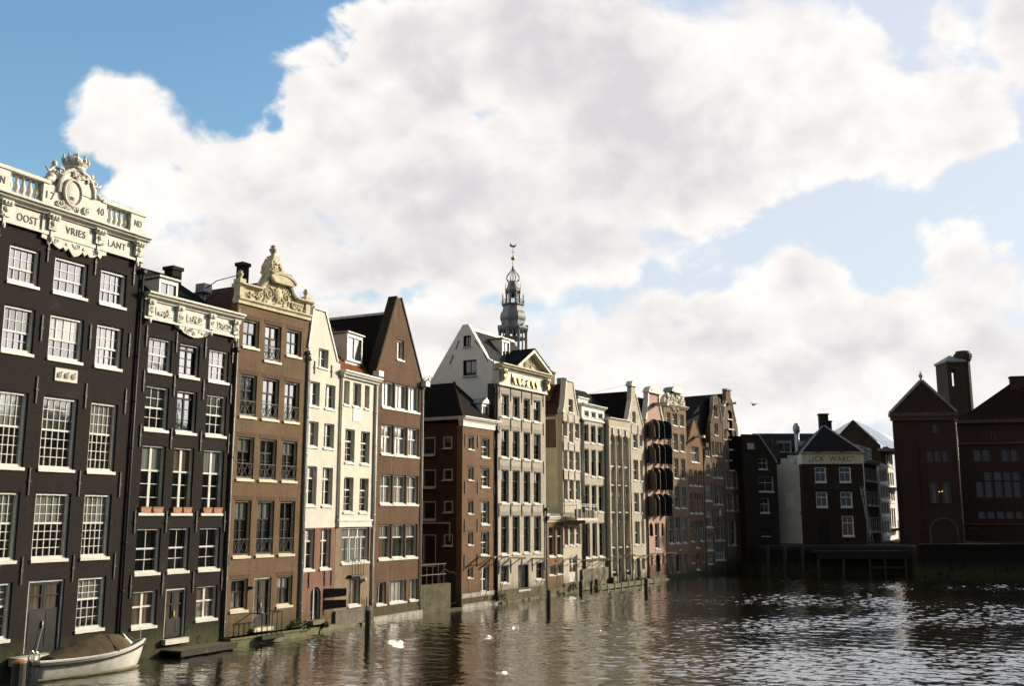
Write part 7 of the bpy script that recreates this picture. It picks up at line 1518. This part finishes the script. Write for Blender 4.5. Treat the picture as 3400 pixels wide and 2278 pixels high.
    for y in (-.55, -.2):
        ld.tube([(.12, y, .75), (.12, y, 1.0), (.02, y, 1.08), (-.08, y, 1.0), (-.08, y, .1)], .022, 6)
    for z in (.25, .5): ld.tube([(-.08, -.55, z), (-.08, -.2, z)], .018, 5)
    ld.build('boarding_ladder', mat('polished steel', (.7, .7, .68), .25, metal=.9), r)
    an = MB(); an.tube([(.5, .5, .7), (.75, .55, 1.9)], .012, 4); an.build('flag_staff', GREYW, r); an = MB(); an.tube([(4.7, .1, .9), (4.66, .1, 1.5)], .018, 5); an.build('bow_light_pole', GREYW, r)
    fd = MB(); fd.smooth = True; fd.blob((4.6, .25, .75), .12, .1, .2, 9, 6); fd.build('fender', BROWNP, r)
boat()
def shrub():
    r = empty('tree', (-6.6, 84.0, 0), 0, 'bare brown treetop showing over the hipped dark roof', 'tree'); rg = random.Random(77); t = MB(); t.tube([(0, 0, 8), (.1, 0, 14), (0, .1, 17.2)], .16, 7, .04)
    for k in range(16): a = rg.uniform(0, 6.28); z = rg.uniform(14, 16.6); t.tube([(0, 0, z), (.6 * math.cos(a), .6 * math.sin(a), z + .5), (1.1 * math.cos(a), 1.1 * math.sin(a), z + 1.2)], .035, 4, .012)
    t.build('trunk', WOOD, r); c = MB()
    for k in range(700):
        a = rg.uniform(0, 6.28); q_ = rg.random() ** .5 * 1.4; z = rg.uniform(15, 17.7); s = rg.uniform(.05, .11); n = Vector((rg.gauss(0, 1), rg.gauss(0, 1), rg.gauss(0, 1))).normalized(); u = n.orthogonal().normalized() * s; v = n.cross(u); p = Vector((q_ * math.cos(a), q_ * math.sin(a), z)); c.quad(p - u - v * .6, p + u - v * .6, p + u + v * .6, p - u + v * .6)
    c.build('crown', mat('dry brown leaves', (.07, .05, .022), .8, vary=.4), r)
shrub()
def weeds():
    rg = random.Random(5); m = mat('green weed', (.06, .11, .015), .8, vary=.4)
    for key, u, s, lab in (('h3', 5.05, .55, 'bright green weed growing where the brown house meets the cream one'), ('h4', 1.6, .3, 'small green weed on the ledge under the pink brick door'), ('h8', -.1, .5, 'green weed at the foot of the black downpipe by the grey house'), ('h10', 1.2, .5, 'green weed under the white door of the neck gable house')):
        p, _ = along(key, u, key, u, .25); c = MB()
        for k in range(160):
            a = rg.uniform(0, 6.28); r = rg.random() ** .6 * s; z = .25 + rg.random() * s * 1.4 * (1 - .5 * r / s); q_ = rg.uniform(.03, .07); n = Vector((rg.gauss(0, 1), rg.gauss(0, 1), rg.gauss(0, .6))).normalized(); t = n.orthogonal().normalized() * q_; v = n.cross(t); o_ = Vector((r * math.cos(a), r * math.sin(a) * .6, z)); c.quad(o_ - t - v * .5, o_ + t - v * .5, o_ + t + v * .5, o_ - t + v * .5)
        o = c.build('weed', m); o.location = (p.x, p.y, 0); tag(o, lab, 'plant', 'weeds at the waterline')
weeds()
# ================================================================== birds
def bird(name, loc, s, lab, flying, rz):
    r = empty(name, loc, R(rz), lab, 'gull'); q = MB(); q.smooth = True
    q.lathe([(.01, -.22), (.06, -.12), (.075, 0), (.05, .12), (.045, .17), (.05, .21), (.01, .27)], (0, 0, 0), 8); b = q.build('body', mat('white feathers', (.75, .75, .73), .7) if not flying else mat('grey feathers', (.30, .29, .27), .7), r); b.rotation_euler = (R(90), 0, 0); b.scale = (s, s, s)
    if flying:
        for k in (-1, 1):
            w = MB(); w.add([(0, .06, .02), (0, -.08, .02), (k * .25, -.08, .14), (k * .25, .07, .16), (k * .55, -.16, .08), (k * .52, -.05, .1)], [(0, 1, 2, 3), (3, 2, 4, 5)]); o = w.build('wing', mat('grey feathers', (.30, .29, .27)), r); o.scale = (s, s, s); m_ = o.modifiers.new('thickness', 'SOLIDIFY'); m_.thickness = .015
    else:
        h = MB(); h.smooth = True; h.blob((0, .26, .14), .045, .05, .045, 8, 6); h.tube([(0, .2, .03), (0, .25, .12)], .035, 6); o = h.build('head', mat('white feathers', (.75, .75, .73)), r); o.scale = (s, s, s)
        t = MB(); t.add([(0, .31, .14), (.012, .3, .13), (-.012, .3, .13), (0, .37, .125)], [(0, 1, 3), (0, 3, 2), (1, 2, 3)]); o = t.build('beak', CREAM, r); o.scale = (s, s, s)
bird('gull', (15.1, 62.0, 6 + 62 * .1117), .75, 'gull flying against the bright sky above the far houses', True, 30)
bird('gull', (27.0, 80.2, .03), .7, 'white gull on the water, left one of a close pair near the far quay', False, 60)
bird('gull', (27.8, 79.6, .03), .7, 'white gull on the water, right one of a close pair near the far quay', False, 110)
bird('gull', (37.5, 87.5, .03), .7, 'lone white gull on the water before the red brick police building', False, 80)
